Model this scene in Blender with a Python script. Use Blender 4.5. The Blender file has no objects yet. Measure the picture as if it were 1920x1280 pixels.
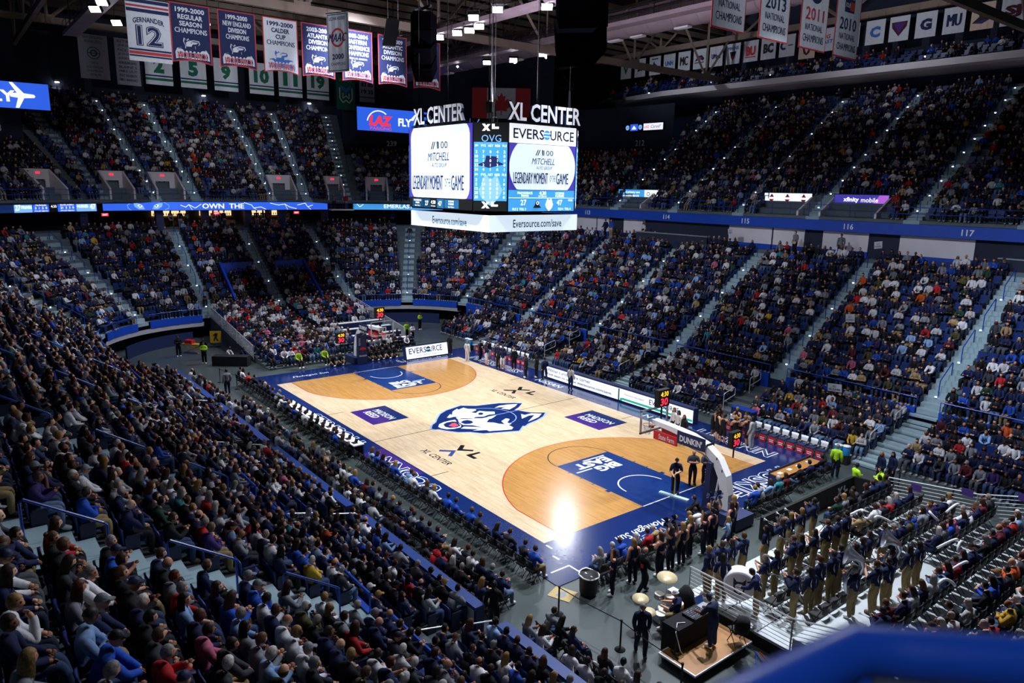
import bpy, bmesh, math, random
import numpy as np
from mathutils import Vector, Matrix
R = random.Random(7)
SC = bpy.context.scene
COL = SC.collection
PI = math.pi
def lin(c):
    if isinstance(c, str):
        c = c.lstrip('#'); c = [int(c[i:i+2], 16)/255 for i in (0, 2, 4)]
    return tuple(x/12.92 if x <= .04045 else ((x+.055)/1.055)**2.4 for x in c[:3])+(1.,)
# ------------------------------------------------------------------ camera
cam = bpy.data.cameras.new('camera'); camo = bpy.data.objects.new('camera', cam); COL.objects.link(camo)
CAM = (34.32, -25.22, 13.808); yaw, pit, rol, FPX = 2.47301879, -.208849132, .0178626457, 1367.109
dv = Vector((math.cos(yaw)*math.cos(pit), math.sin(yaw)*math.cos(pit), math.sin(pit)))
rv = Vector((math.sin(yaw), -math.cos(yaw), 0)); uv = rv.cross(dv)
r2 = rv*math.cos(rol)+uv*math.sin(rol); u2 = -rv*math.sin(rol)+uv*math.cos(rol)
camo.matrix_world = Matrix(((r2.x, u2.x, -dv.x, CAM[0]), (r2.y, u2.y, -dv.y, CAM[1]), (r2.z, u2.z, -dv.z, CAM[2]), (0, 0, 0, 1)))
cam.sensor_width = 36; cam.lens = FPX/1920*36; cam.clip_start = .1; cam.clip_end = 400
cam.dof.use_dof = True; cam.dof.focus_distance = 40; cam.dof.aperture_fstop = 2.0
SC.camera = camo
SC.view_settings.view_transform = 'Standard'; SC.view_settings.look = 'None'
SC.view_settings.gamma = 1; SC.view_settings.use_curve_mapping = False
SC.view_settings.exposure = 0.0
def project(x, y, z):
    v = Vector((x-CAM[0], y-CAM[1], z-CAM[2])); w = v.dot(dv)
    if w < .5: return None
    return 960+FPX*v.dot(r2)/w, 640-FPX*v.dot(u2)/w, w
def in_frame(x, y, z, m=40):
    p = project(x, y, z)
    return p and -m < p[0] < 1920+m and -m < p[1] < 1280+m and p[2]
# ------------------------------------------------------------------ world, the hall's lights and some added spots
W = bpy.data.worlds.new('hall_ambient'); SC.world = W; W.use_nodes = True
W.node_tree.nodes['Background'].inputs[0].default_value = lin('#5a78c8'); W.node_tree.nodes['Background'].inputs[1].default_value = .008
def spot(x, y, z, tx, ty, power, size, blend=.9, col='#f2f6ff', rad=.35, tz=0.):
    l = bpy.data.lights.new('floodlight', 'SPOT'); l.energy = power; l.spot_size = math.radians(size); l.spot_blend = blend  # name shared by the hall's floodlights and the added spots below
    l.color = lin(col)[:3]; l.shadow_soft_size = rad
    o = bpy.data.objects.new('floodlight', l); COL.objects.link(o); o.location = (x, y, z)
    o.rotation_euler = (Vector((tx, ty, tz))-Vector((x, y, z))).to_track_quat('-Z', 'Y').to_euler()
for x in (-20, -11, -2, 7, 16):
    for y in (-12, 12): spot(x, y, 26, x*.72, y*.15, 15000, 62)
for x in (-22, -7, 8, 22):      # stands: far side, near side
    spot(x, -4, 27, x*1.1, 21, 17500, 70, 1., '#e6edff')
for x in (-22, -8, 6, 17): spot(x, 7, 27, x+3, -19, 18500, 72, 1., '#e9efff')
spot(24, -6, 27, 22, -21, 5500, 50, 1., '#eef2ff', .35, 5)
spot(-12, 0, 27, -38, 0, 16500, 70, 1., '#dfe8ff'); spot(14, 3, 27, 26, -2, 40000, 62, 1., '#eef2ff')
spot(-20, 10, 27, -36, 22, 9500, 66, 1., '#dfe8ff'); spot(-18, -10, 27, -36, -20, 10500, 66, 1., '#dfe8ff')
spot(18, 10, 27, 30, 26, 12000, 66, 1., '#dfe8ff'); spot(20, -10, 27, 34.2, -24, 3500, 26, 1., '#f2f5ff', .35, 13)  # second spot is added to light the rail by the camera
for x, y, tx, ty, p, sz in ((4, -12, -17, -9, 11000, 52), (2, 10, -17, 4, 2600, 40), (30, 6, 11.8, 10, 3800, 50), (-30, -2, -50, 2, 4500, 70), (-20, 32, -20, 44, 1300, 120), (2, 32, 2, 44, 1300, 120)): spot(x, y, 22.5 if y != 32 else 28, tx, ty, p, sz, 1., '#eef2ff', .2, 23.5 if y != 32 else 28.6)  # added spots that brighten the banners, without fixtures of their own
spot(0, .2, 18.4, 0.1, 3, 13000, 165, .6, '#e6dcf4', .3, 40)  # unseen uplight added over the scoreboard to brighten the roof steel
spot(-24, 29.2, 25.2, 12, -3, 4200, 30, .9, '#f2f6ff', .6)
spot(36, -27.5, 18.5, 34.1, -24.4, 900, 50, 1., '#f2f5ff', .2, 13.2)  # unseen lamp added above the walkway to brighten the blue rail
# ------------------------------------------------------------------ materials
MATS = {}
def mat(name, col='#808080', rough=.6, metal=0., emit=0., noise=.0, nscale=6., src='value', spec=.5, coat=0., bump=0.):
    """procedural material; src: 'value' fixed colour, 'object' the object's colour, or the name of an instance attribute"""
    if name in MATS: return MATS[name]
    m = bpy.data.materials.new(name); m.use_nodes = True; MATS[name] = m
    nt = m.node_tree; N = nt.nodes; L = nt.links; b = N['Principled BSDF']
    b.inputs['Roughness'].default_value = rough; b.inputs['Metallic'].default_value = metal
    b.inputs['Specular IOR Level'].default_value = spec; b.inputs['Coat Weight'].default_value = coat; b.inputs['Coat Roughness'].default_value = .12
    if src == 'value':
        rgb = N.new('ShaderNodeRGB'); rgb.outputs[0].default_value = lin(col); out = rgb.outputs[0]
    elif src == 'object':
        oi = N.new('ShaderNodeObjectInfo'); out = oi.outputs['Color']
    else:
        at = N.new('ShaderNodeAttribute'); at.attribute_type = 'INSTANCER'; at.attribute_name = src; out = at.outputs['Color']
    if noise > 0 or bump > 0:
        tc = N.new('ShaderNodeTexCoord'); nz = N.new('ShaderNodeTexNoise'); nz.inputs['Scale'].default_value = nscale; nz.inputs['Detail'].default_value = 3
        L.new(tc.outputs['Object'], nz.inputs['Vector'])
        if noise > 0:
            mr = N.new('ShaderNodeMapRange'); mr.inputs['From Min'].default_value = .3; mr.inputs['From Max'].default_value = .7
            mr.inputs['To Min'].default_value = 1-noise; mr.inputs['To Max'].default_value = 1+noise
            mx = N.new('ShaderNodeVectorMath'); mx.operation = 'SCALE'
            L.new(nz.outputs['Fac'], mr.inputs['Value']); L.new(out, mx.inputs[0]); L.new(mr.outputs[0], mx.inputs['Scale']); out = mx.outputs[0]
        if bump > 0:
            bp = N.new('ShaderNodeBump'); bp.inputs['Strength'].default_value = bump; bp.inputs['Distance'].default_value = .02
            L.new(nz.outputs['Fac'], bp.inputs['Height']); L.new(bp.outputs[0], b.inputs['Normal'])
    L.new(out, b.inputs['Base Color'])
    if emit > 0:
        L.new(out, b.inputs['Emission Color']); b.inputs['Emission Strength'].default_value = emit
    return m
M = lambda n: MATS[n]
mat('concrete', '#59656b', .85, noise=.12, nscale=.8)
mat('step', '#8fa6ad', .8, noise=.1, nscale=2)
mat('step_edge', '#c9c98a', .7, noise=.05)
mat('floor', '#47504f', .28, noise=.22, nscale=.35, spec=.6)
mat('blue_paint', '#1748b8', .4, noise=.06, nscale=2)
mat('blue_rail', '#123c9c', .32, noise=.05, nscale=3)
mat('navy', '#16254f', .6, noise=.1)
mat('dark_wall', '#232a3e', .9, noise=.15, nscale=.5)
mat('speaker_black', '#020203', 1., spec=0.)
mat('black', '#08090b', .7, noise=.2)
mat('black_cloth', '#101116', .95, noise=.25, nscale=3, bump=.4)
mat('white_panel', '#dad5d9', .7, noise=.05, nscale=.6)
mat('white', '#e8e8ea', .55, noise=.03)
mat('grey', '#8b9094', .6, noise=.08)
mat('steel', '#b9bec4', .3, .9, noise=.06)
mat('white_rail', '#cfd2d4', .35, .2, noise=.05)
mat('beam', '#86776a', .8, noise=.14, nscale=.7)
mat('duct', '#96858c', .6, .1, noise=.1, nscale=.8)
mat('roof', '#15161c', .95, noise=.2, nscale=.3)
mat('seat_blue', '#17306c', .42, noise=.08, nscale=4)
mat('seat_dark', '#1c2340', .5, noise=.08)
mat('wood_light', '#a8763c', .4, noise=.12, nscale=3)
mat('red', '#c8202c', .5, noise=.06)
mat('lamp', '#f4f8ff', .5, emit=28.)
mat('step_lamp', '#dfeaff', .5, emit=14.)
mat('warm_lamp', '#ffc890', .5, emit=1.6)
mat('led_white', '#e9eef8', .5, emit=1.0)
mat('led_sky', '#d3e4f3', .5, emit=.95)
mat('led_blue', '#2f63e6', .5, emit=.95)
mat('led_cyan', '#3f97dc', .5, emit=.95)
mat('led_pale', '#7fb4ee', .5, emit=.9)
mat('led_navy', '#17306e', .5, emit=.6)
mat('led_purple', '#4a3fb4', .5, emit=.6)
mat('led_magenta', '#b462d8', .5, emit=.8)
mat('led_red', '#f0304c', .5, emit=1.2)
mat('led_amber', '#ffc830', .5, emit=1.3)
mat('led_green', '#2aa88a', .5, emit=.8)
mat('led_text', '#ffffff', .5, emit=1.3)
mat('ink', '#161b33', .6); mat('ink_blue', '#1c2f72', .6); mat('ink_teal', '#2b7f96', .6)
mat('skin', src='object', rough=.55, noise=.06, nscale=18, spec=.4)
mat('cloth', src='object', rough=.85, noise=.16, nscale=14, bump=.35, spec=.25)
mat('hair', src='object', rough=.6, noise=.3, nscale=30, bump=.4, spec=.35)
mat('shoe', src='object', rough=.5, noise=.08)
mat('eye', '#17110f', .3); mat('lip', '#8a4a42', .5)
for k in ('skin', 'hair', 'top', 'bot', 'shoe'): mat('crowd_'+k, src='c_'+k, rough=.75, noise=.15, nscale=12, spec=.25)
# ------------------------------------------------------------------ mesh builder
TG = {}
def tgeo(s, bold=0., sp=1.):
    k = (s, bold, sp)
    if k not in TG:
        cu = bpy.data.curves.new('t', 'FONT'); cu.body = s; cu.size = 1; cu.offset = bold; cu.space_character = sp; cu.resolution_u = 2; cu.fill_mode = 'FRONT'
        o = bpy.data.objects.new('t', cu); me = bpy.data.meshes.new_from_object(o)
        V = np.array([v.co[:2] for v in me.vertices]).reshape(-1, 2); F = [tuple(p.vertices) for p in me.polygons]
        bpy.data.objects.remove(o); bpy.data.curves.remove(cu); bpy.data.meshes.remove(me)
        if len(V): V = V-V.min(0)
        TG[k] = (V, F)
    return TG[k]
class Fr:
    """a plane in the hall: origin, right, up; normal = right x up"""
    def __init__(s, o, x, y): s.o = Vector(o); s.x = Vector(x).normalized(); s.y = Vector(y).normalized(); s.n = s.x.cross(s.y)
    def p(s, a, b, c=0.): return s.o+s.x*a+s.y*b+s.n*c
    def at(s, a, b, c=0., rot=0.):
        x = s.x*math.cos(rot)+s.y*math.sin(rot); y = s.y*math.cos(rot)-s.x*math.sin(rot)
        return Fr(s.p(a, b, c), x, y)
FLOOR = Fr((0, 0, 0), (1, 0, 0), (0, 1, 0))
class MB:
    def __init__(s): s.v = []; s.f = []; s.m = []
    def add(s, V, F, m=0):
        n = len(s.v); s.v += [tuple(v) for v in V]; s.f += [tuple(i+n for i in f) for f in F]; s.m += [m]*len(F); return s
    def box(s, c, d, fr=None, m=0):
        fr = fr or FLOOR; x, y, z = (t/2 for t in d)
        V = [fr.p(c[0]+i*x, c[1]+j*y, c[2]+k*z) for i in (-1, 1) for j in (-1, 1) for k in (-1, 1)]
        return s.add(V, [(0, 1, 3, 2), (4, 6, 7, 5), (0, 4, 5, 1), (2, 3, 7, 6), (0, 2, 6, 4), (1, 5, 7, 3)], m)
    def poly(s, P, fr, z=0., t=0., m=0):
        """flat polygon (list of a,b) on a frame; t gives it a thickness behind"""
        a = sum(P[i][0]*P[(i+1) % len(P)][1]-P[(i+1) % len(P)][0]*P[i][1] for i in range(len(P)))
        if a < 0: P = P[::-1]
        n = len(P)
        if t <= 0: return s.add([fr.p(a, b, z) for a, b in P], [tuple(range(n))], m)
        V = [fr.p(a, b, z) for a, b in P]+[fr.p(a, b, z-t) for a, b in P]
        return s.add(V, [tuple(range(n)), tuple(range(2*n-1, n-1, -1))]+[(i, i+n, (i+1) % n+n, (i+1) % n) for i in range(n)], m)
    def rect(s, a, b, w, h, fr, z=0., t=0., m=0): return s.poly([(a, b), (a+w, b), (a+w, b+h), (a, b+h)], fr, z, t, m)
    def ring(s, r0, r1, a0, a1, fr, z=0., n=32, m=0, cx=0., cy=0.):
        V = []
        for i in range(n+1):
            a = a0+(a1-a0)*i/n; V += [fr.p(cx+r0*math.cos(a), cy+r0*math.sin(a), z), fr.p(cx+r1*math.cos(a), cy+r1*math.sin(a), z)]
        return s.add(V, [(2*i, 2*i+1, 2*i+3, 2*i+2) for i in range(n)], m)
    def line(s, P, w, fr, z=0., m=0):
        for (a, b), (c, d) in zip(P, P[1:]):
            l = math.hypot(c-a, d-b) or 1; nx, ny = -(d-b)/l*w/2, (c-a)/l*w/2
            s.poly([(a-nx, b-ny), (c-nx, d-ny), (c+nx, d+ny), (a+nx, b+ny)], fr, z, 0, m)
        return s
    def tube(s, P, r, n=6, m=0, closed=False, caps=True):
        P = [Vector(p) for p in P]; k = len(P); rr = r if isinstance(r, (list, tuple)) else [r]*k
        V = []; up = None
        for i in range(k):
            a = P[i-1] if i else (P[-1] if closed else P[0]); b = P[(i+1) % k] if i < k-1 or closed else P[i]
            t = (b-a).normalized()
            if up is None: up = Vector((0, 0, 1)) if abs(t.z) < .9 else Vector((1, 0, 0))
            x = t.cross(up).normalized(); y = x.cross(t); up = y
            V += [P[i]+x*rr[i]*math.cos(2*PI*j/n)+y*rr[i]*math.sin(2*PI*j/n) for j in range(n)]
        F = []
        for i in range(k if closed else k-1):
            i2 = (i+1) % k
            F += [(i*n+j, i*n+(j+1) % n, i2*n+(j+1) % n, i2*n+j) for j in range(n)]
        if caps and not closed: F += [tuple(range(n-1, -1, -1)), tuple((k-1)*n+j for j in range(n))]
        return s.add(V, F, m)
    def lathe(s, prof, o, axis=(0, 0, 1), n=16, m=0):
        z = Vector(axis).normalized(); x = z.orthogonal().normalized(); y = z.cross(x); o = Vector(o)
        V = [o+z*h+x*r*math.cos(2*PI*j/n)+y*r*math.sin(2*PI*j/n) for r, h in prof for j in range(n)]
        F = [(i*n+j, i*n+(j+1) % n, (i+1)*n+(j+1) % n, (i+1)*n+j) for i in range(len(prof)-1) for j in range(n)]
        F += [tuple(range(n-1, -1, -1)), tuple((len(prof)-1)*n+j for j in range(n))]
        return s.add(V, F, m)
    def text(s, t, fr, a, b, h, z=.01, m=0, bold=.0, w=None, al='c', shear=0., depth=0., sp=1., bend=0.):
        """a line of writing; (a,b) is the anchor (centre or left) of its box, h its height, w the width to fit"""
        if bold > 0 and set(t) & set('MW'):     # heavy M and W: three passes side by side
            for i in (-1, 0, 1): s.text(t, fr, a+i*bold*h*.8, b, h, z+.0008*i, m, 0., w and w-1.6*bold*h, al, shear, depth, sp, bend)
            return s
        V, F = tgeo(t, bold, sp)
        if not len(V): return s
        V = V*(h/max(V[:, 1].max(), 1e-6)) if any(c.isalnum() for c in t) else V*h
        if w: V = V*np.array([w/V[:, 0].max(), 1])
        V = V-np.array([V[:, 0].max()/2 if al == 'c' else (V[:, 0].max() if al == 'r' else 0), h/2])
        V = V+np.stack([V[:, 1]*shear, -bend*V[:, 0]**2], 1)
        P = [fr.p(a+x, b+y, z+depth) for x, y in V]
        if depth <= 0: return s.add(P, F, m)
        n = len(P); E = {}
        for f in F:
            for i in range(len(f)):
                e = (f[i], f[(i+1) % len(f)])
                if (e[1], e[0]) in E: del E[(e[1], e[0])]
                else: E[e] = 1
        return s.add(P+[fr.p(a+x, b+y, z) for x, y in V], F+[(q, p, p+n, q+n) for p, q in E], m)
    def mesh(s, name, mats, smooth=False):
        me = bpy.data.meshes.new(name); me.from_pydata(s.v, [], s.f)
        for m in (mats if isinstance(mats, (list, tuple)) else [mats]): me.materials.append(M(m) if isinstance(m, str) else m)
        if any(s.m): me.polygons.foreach_set('material_index', s.m)
        if smooth: me.polygons.foreach_set('use_smooth', [True]*len(s.f))
        me.update(); return me
    def build(s, name, mats, parent=None, smooth=False):
        return link(name, s.mesh(name, mats, smooth), parent)
def link(name, me, parent=None):
    o = bpy.data.objects.new(name, me); COL.objects.link(o)
    if parent is not None:
        o.parent = parent
        if parent.type == 'EMPTY':
            loc, rot = Matrix.Translation(parent.location), parent.rotation_euler.to_matrix().to_4x4()
            o.matrix_parent_inverse = (loc @ rot).inverted()
    return o
def tag(o, label=None, cat=None, group=None, kind=None):
    if label: o['label'] = label
    if cat: o['category'] = cat
    if group: o['group'] = group
    if kind: o['kind'] = kind
    return o
def thing(name, label, cat, loc=(0, 0, 0), group=None, rz=0.):
    o = bpy.data.objects.new(name, None); COL.objects.link(o); o.location = loc; o.rotation_euler = (0, 0, rz); o.empty_display_size = .2
    return tag(o, label, cat, group)
def struct(mb, name, mats, smooth=False): return tag(mb.build(name, mats, None, smooth), kind='structure')
CH = {}
def dup(root, loc=None, rz=None, label=None, group=None, mw=None):
    """a copy of a thing and of each of its parts and sub-parts"""
    r = root.copy(); COL.objects.link(r)
    if loc is not None: r.location = loc
    if rz is not None: r.rotation_euler = (0, 0, rz)
    tag(r, label, None, group)
    def rec(a, b):
        if a.name not in CH: CH[a.name] = list(a.children)
        for ch in CH[a.name]:
            c = ch.copy(); COL.objects.link(c); c.parent = b; rec(ch, c)
    rec(root, r); return r
ORD = 'first second third fourth fifth sixth seventh eighth ninth tenth eleventh twelfth thirteenth fourteenth fifteenth sixteenth seventeenth eighteenth nineteenth'.split()
for _t, _w in (('twenty', 'twentieth'), ('thirty', 'thirtieth'), ('forty', 'fortieth'), ('fifty', 'fiftieth'), ('sixty', 'sixtieth'), ('seventy', 'seventieth'), ('eighty', 'eightieth')): ORD += [_w]+[_t+'-'+q for q in ORD[:9]]
# ------------------------------------------------------------------ plan of the bowl
class Contour:
    """closed run of straights and arcs; at(s, d) is the point a distance d outside it, with its outward normal and stretch"""
    def __init__(s, segs): s.segs = segs; s.L = sum(g[0] for g in segs)
    def at(s, t, d=0.):
        t %= s.L
        for L, c, r, a0 in s.segs:      # r None: straight starting at point c with normal angle a0
            if t <= L+1e-9:
                if r is None:
                    n = (math.cos(a0), math.sin(a0)); return c[0]-n[1]*t+n[0]*d, c[1]+n[0]*t+n[1]*d, n[0], n[1], 1.
                a = a0+t/r; return c[0]+(r+d)*math.cos(a), c[1]+(r+d)*math.sin(a), math.cos(a), math.sin(a), (r+d)/r
            t -= L
    def fr(s, t, d, z):
        """frame on a vertical face looking to the court: right, up, normal towards the court"""
        x, y, nx, ny, k = s.at(t, d)
        return Fr((x, y, z), (ny, -nx, 0), (0, 0, 1))
def rounded(a, b, r):
    A, B, q = a-r, b-r, r*PI/2; H = PI/2
    return Contour([(2*A, (A, b), None, H), (q, (-A, B), r, H), (2*B, (-a, B), None, 2*H), (q, (-A, -B), r, 2*H), (2*A, (-A, -b), None, 3*H), (q, (A, -B), r, 3*H), (2*B, (a, -B), None, 0.), (q, (A, B), r, 0.)])
LOW = rounded(33, 16.9, 9)
def upper():
    H = PI/2; al = .15; Re = 60.; xe = Re-44.9; Rc = 22.96; cx = xe-(Re-Rc)*math.cos(al); cy = (Re-Rc)*math.sin(al); X = -cx; b = cy+Rc
    q = Rc*(H-al)
    return Contour([(2*X, (X, b), None, H), (q, (-X, cy), Rc, H), (2*al*Re, (xe, 0), Re, PI-al), (q, (-X, -cy), Rc, PI+al), (2*X, (-X, -b), None, 3*H), (q, (X, -cy), Rc, 3*H), (2*al*Re, (-xe, 0), Re, -al), (q, (X, cy), Rc, al)])
UP = upper()
def ss(c, s0, s1, step=1.2):
    n = max(2, int((s1-s0)/step)+1); return [s0+(s1-s0)*i/(n-1) for i in range(n)]
def strip(mb, c, S, prof, m=0):
    """sweep a profile of (d, z) along the contour at the stations S"""
    k = len(prof); V = []
    for t in S:
        for d, z in prof:
            x, y, nx, ny, _ = c.at(t, d); V.append((x, y, z))
    return mb.add(V, [(i*k+j, i*k+j+1, (i+1)*k+j+1, (i+1)*k+j) for i in range(len(S)-1) for j in range(k-1)], m)
TR, RI, Z0, NR = .843, .54, 2.1, 13            # lower bowl: tread, riser, first floor, rows
UT, UR, UZ, UN = .80, .53, 12.0, 20            # upper bowl
LS = (-4., 176.)                                # stretch of the lower bowl that is built (far side, far end, near side)
# floor and roof
mb = MB(); mb.rect(-60, -40, 120, 80, FLOOR, 0); fl = struct(mb, 'floor', 'floor')
mb = MB(); strip(mb, LOW, ss(LOW, *LS), [(0, Z0)]+[p for k in range(NR) for p in ((k*TR, Z0+k*RI), ((k+1)*TR, Z0+k*RI))]+[(NR*TR, Z0+NR*RI), (NR*TR+.6, Z0+NR*RI), (19, Z0+NR*RI)])
struct(mb, 'lower_stand', 'concrete')
# upper bowl: full depth on side and ends, cut short in the corners
def us_side(x): return UP.segs[0][0]/2-x
SIDE0, SIDE1 = us_side(34), us_side(-19.2)
q = UP.segs[1][0]; ENDC = UP.segs[0][0]+q+UP.segs[2][0]/2
END0, END1 = ENDC-13.1, ENDC+14.2
UPSECT = [(SIDE0, SIDE1, UN), (SIDE1, END0, 10), (END0, END1, UN), (END1, END1+15, 9)]
for a, b, n in UPSECT:
    mb = MB(); S = ss(UP, a, b)
    strip(mb, UP, S, [(.25, UZ-.4), (.0, UZ-.22), (.0, UZ)]+[p for k in range(n) for p in ((k*UT, UZ+k*UR), ((k+1)*UT, UZ+k*UR))]+[(n*UT, UZ+n*UR), (n*UT+2.2, UZ+n*UR)])
    struct(mb, 'upper_stand', 'concrete')
    if n == UN and a > SIDE1:      # the exposed flanks of a full stand beside a short one
        for t in (a, b):
            mb = MB(); P = [UP.at(t, 5)[:2]+(UZ+3,), UP.at(t, n*UT+2)[:2]+(UZ+3,), UP.at(t, n*UT+2)[:2]+(UZ+n*UR,), UP.at(t, n*UT)[:2]+(UZ+n*UR,), UP.at(t, 6*UT)[:2]+(UZ+6*UR,)]
            mb.add(P, [tuple(range(5))]); struct(mb, 'wall_flank', 'dark_wall')
    d = n*UT+2.2
    for S_, top in ([(S, 33)] if n != 10 else [(ss(UP, a, 53), 22.9), (ss(UP, 53, b), 33)]): mb = MB(); strip(mb, UP, S_, [(d, UZ+n*UR-1), (d, top)]+([(d+9, top)] if top < 30 else [])); w = struct(mb, 'wall_upper', 'dark_wall')
# corner walls carry the section numbers
def corner_sign(t, n, txt, where):
    f = UP.fr(t, n*UT+2.1, UZ+n*UR+1.6); mb = MB(); mb.text(txt, f, 0, 0, .62, .02, 0, .01)
    tag(mb.build('section_number', 'white'), 'white section number %s on the dark upper corner wall %s' % (txt, where), 'sign')
corner_sign(44.6, 10, '212', 'behind the scoreboard corner, right'); corner_sign(67.4, 10, '239', 'below the parking company board'); corner_sign(100.7, 9, '233', 'below the airline board')
# ring between the bowls: blue band with section numbers, white and dark wall panels under it on the side
FD, FZ0, FZ1 = 11.55, 10.95, 11.75
def band(s0, s1, m='blue_paint'):
    mb = MB(); strip(mb, LOW, ss(LOW, s0, s1, .8), [(FD+1.2, FZ0), (FD, FZ0), (FD, FZ1), (FD+.3, FZ1+.02)]); return struct(mb, 'trim_1', m)
s_of = lambda x: 24-x
band(-4, 52)
cw = MB(); strip(cw, LOW, ss(LOW, -4, 52), [(FD+.5, 8.8), (FD+.5, FZ0)]); cwall = struct(cw, 'wall_concourse', 'dark_wall')
for x0, x1, col in ((-25, -20.4, 'white_panel'), (-20.3, -18.6, 'white_panel'), (-16.6, -13.8, 'white_panel'), (-4.2, 0, 'white_panel'), (0.1, 2.9, 'white_panel'), (4.4, 8.0, 'white_panel'), (10.2, 15.1, 'white_panel'), (15.2, 18.6, 'dark_wall')):
    f = LOW.fr(s_of(x1), FD+.5, 9.55); mb = MB(); mb.box((-(x1-x0)/2, .68, .03), (x1-x0-.04, 1.36, .06), f)
    mb.build('wall_panel', col, cwall)
    mb = MB(); mb.box((-(x1-x0)/2, -.38, .05), (x1-x0-.02, .74, .1), f); mb.build('kick_panel', 'blue_paint', cwall)
for i, (x, t) in enumerate(((-21.3, '113'), (-10.8, '114'), (-2.3, '115'), (6.6, '116'), (14.7, '117'))):
    f = LOW.fr(s_of(x), FD, (FZ0+FZ1)/2); mb = MB(); mb.text(t, f, 0, 0, .42, .02, 0, .02)
    tag(mb.build('section_number', 'white'), 'white number %s, %s from left on the blue band of the far side' % (t, ORD[i]), 'sign')
# press boxes with counters in front of the dark panels
for x0, x1, lab in ((-13.4, -5.2, 'dark press counter between the pale wall panels, nearer the scoreboard'), (15.6, 25, 'dark press counter with pale top at the right edge')):
    t = thing('press_counter', lab, 'counter', (x1, 28.6, 0)); f = LOW.fr(s_of(x1), 10.4, 9.0)
    mb = MB(); mb.box((-(x1-x0)/2, .1, 0), (x1-x0, 1.5, .1), f); mb.build('front', 'dark_wall', t)
    mb = MB(); mb.box((-(x1-x0)/2, .88, -.15), (x1-x0+.1, .07, .5), f); mb.build('counter_top', 'led_pale' if 0 else 'grey', t)
# far end concourse: open, dark, with warm bar fronts
mb = MB(); strip(mb, LOW, ss(LOW, 52, 92), [(17.5, 8.5), (17.5, 12)]); struct(mb, 'wall_end', 'dark_wall')
mb = MB(); strip(mb, LOW, ss(LOW, -4, 160), [(FD+.6, 10.94), (19, 10.94)]); struct(mb, 'ceiling_concourse', 'dark_wall')
for i, (s, w) in enumerate(((63.5, 1.6), (66.2, 2.2), (70.6, 3.4), (75.4, 3.4))):
    f = LOW.fr(s, 17.2, 9.2); t = thing('bar_front', ['narrow warm lit bar counter', 'warm lit bar counter beside the pillar', 'long warm lit concession counter', 'warm lit concession counter with shelves'][i]+' in the far end concourse', 'bar', f.o)
    mb = MB(); mb.rect(-w/2, .95, w, .55, f, .1); mb.build('lit_back', 'warm_lamp', t)
    mb = MB(); mb.box((0, .4, .5), (w+.4, .9, .5), f); mb.build('counter', 'wood_light', t)
    mb = MB()
    for k in range(int(w*4)): mb.lathe([(.05, 0), (.05, .18), (.02, .24), (.02, .32)], f.p(-w/2+.15+k*.25, 1.0, .25), n=6)
    tag(mb.build('bottles', 'black', t), kind='stuff')
for i, s in enumerate((61.2, 64.9, 68.6, 73.0, 77.4, 80.6, 84)):
    f = LOW.fr(s, 12.6, 9.1); mb = MB(); mb.box((0, .9, 0), (.7, 1.85, .7), f); struct(mb, 'pillar', 'navy')
# exit signs glowing red
for i, (s, d, z) in enumerate(((70.2+1.7, 12.2, 10.6), (79.8, 12.2, 10.55), (63.3, 12.2, 10.6), (84.2, 12.2, 10.5))):
    f = LOW.fr(s, d, z); mb = MB(); mb.rect(-.3, -.14, .6, .28, f, 0, .08, 0); mb.text('EXIT', f, 0, 0, .15, .01, 1, .01)
    tag(mb.build('exit_sign', ['led_red', 'led_text']), 'small red lit exit sign under the ribbon board, '+['second from right', 'second from left', 'rightmost', 'leftmost'][i], 'sign', 'exit signs under the ribbon board')
# blue wall in front of the lower bowl, with its rail
def bluewall(s0, s1, z0=.55, posts=True, rail=True, lab=None):
    mb = MB(); S = ss(LOW, s0, s1, .9); e = -.13; strip(mb, LOW, S, [(.02, z0), (e, z0), (e, Z0+.06), (.05, Z0+.06)]); w = struct(mb, 'wall_parapet', 'blue_paint')
    if rail:
        mb = MB(); mb.tube([LOW.at(t, -.02)[:2]+(Z0+.62,) for t in S], .05 if s0 > 88 else .035, 6)
        for t in S[::2]: mb.tube([LOW.at(t, -.02)[:2]+(Z0,), LOW.at(t, -.02)[:2]+(Z0+.62,)], .022, 5)
        mb.build('guard_rail', 'blue_paint' if s0 > 88 else 'blue_rail', w)
    return w
AISL = [-3.4, 5.8, 15, 24, 32.2, 41.1, 50.8, 57.0, 62.7, 70.0, 76.7, 82.6, 88.0, 97.5, 107., 116.1, 125.2, 134.3, 143.6]
AW = .62
NOGO = ((50.8, 57.0), (57., 62.7), (76.7, 88.))
for a, b in zip(AISL, AISL[1:]):
    if a == 62.7 or a == 70.0: continue
    corner = 50 < a < 62 or 76 < a < 87.5
    bluewall(a+AW, b-AW, 1.55 if corner else .5)
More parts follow.
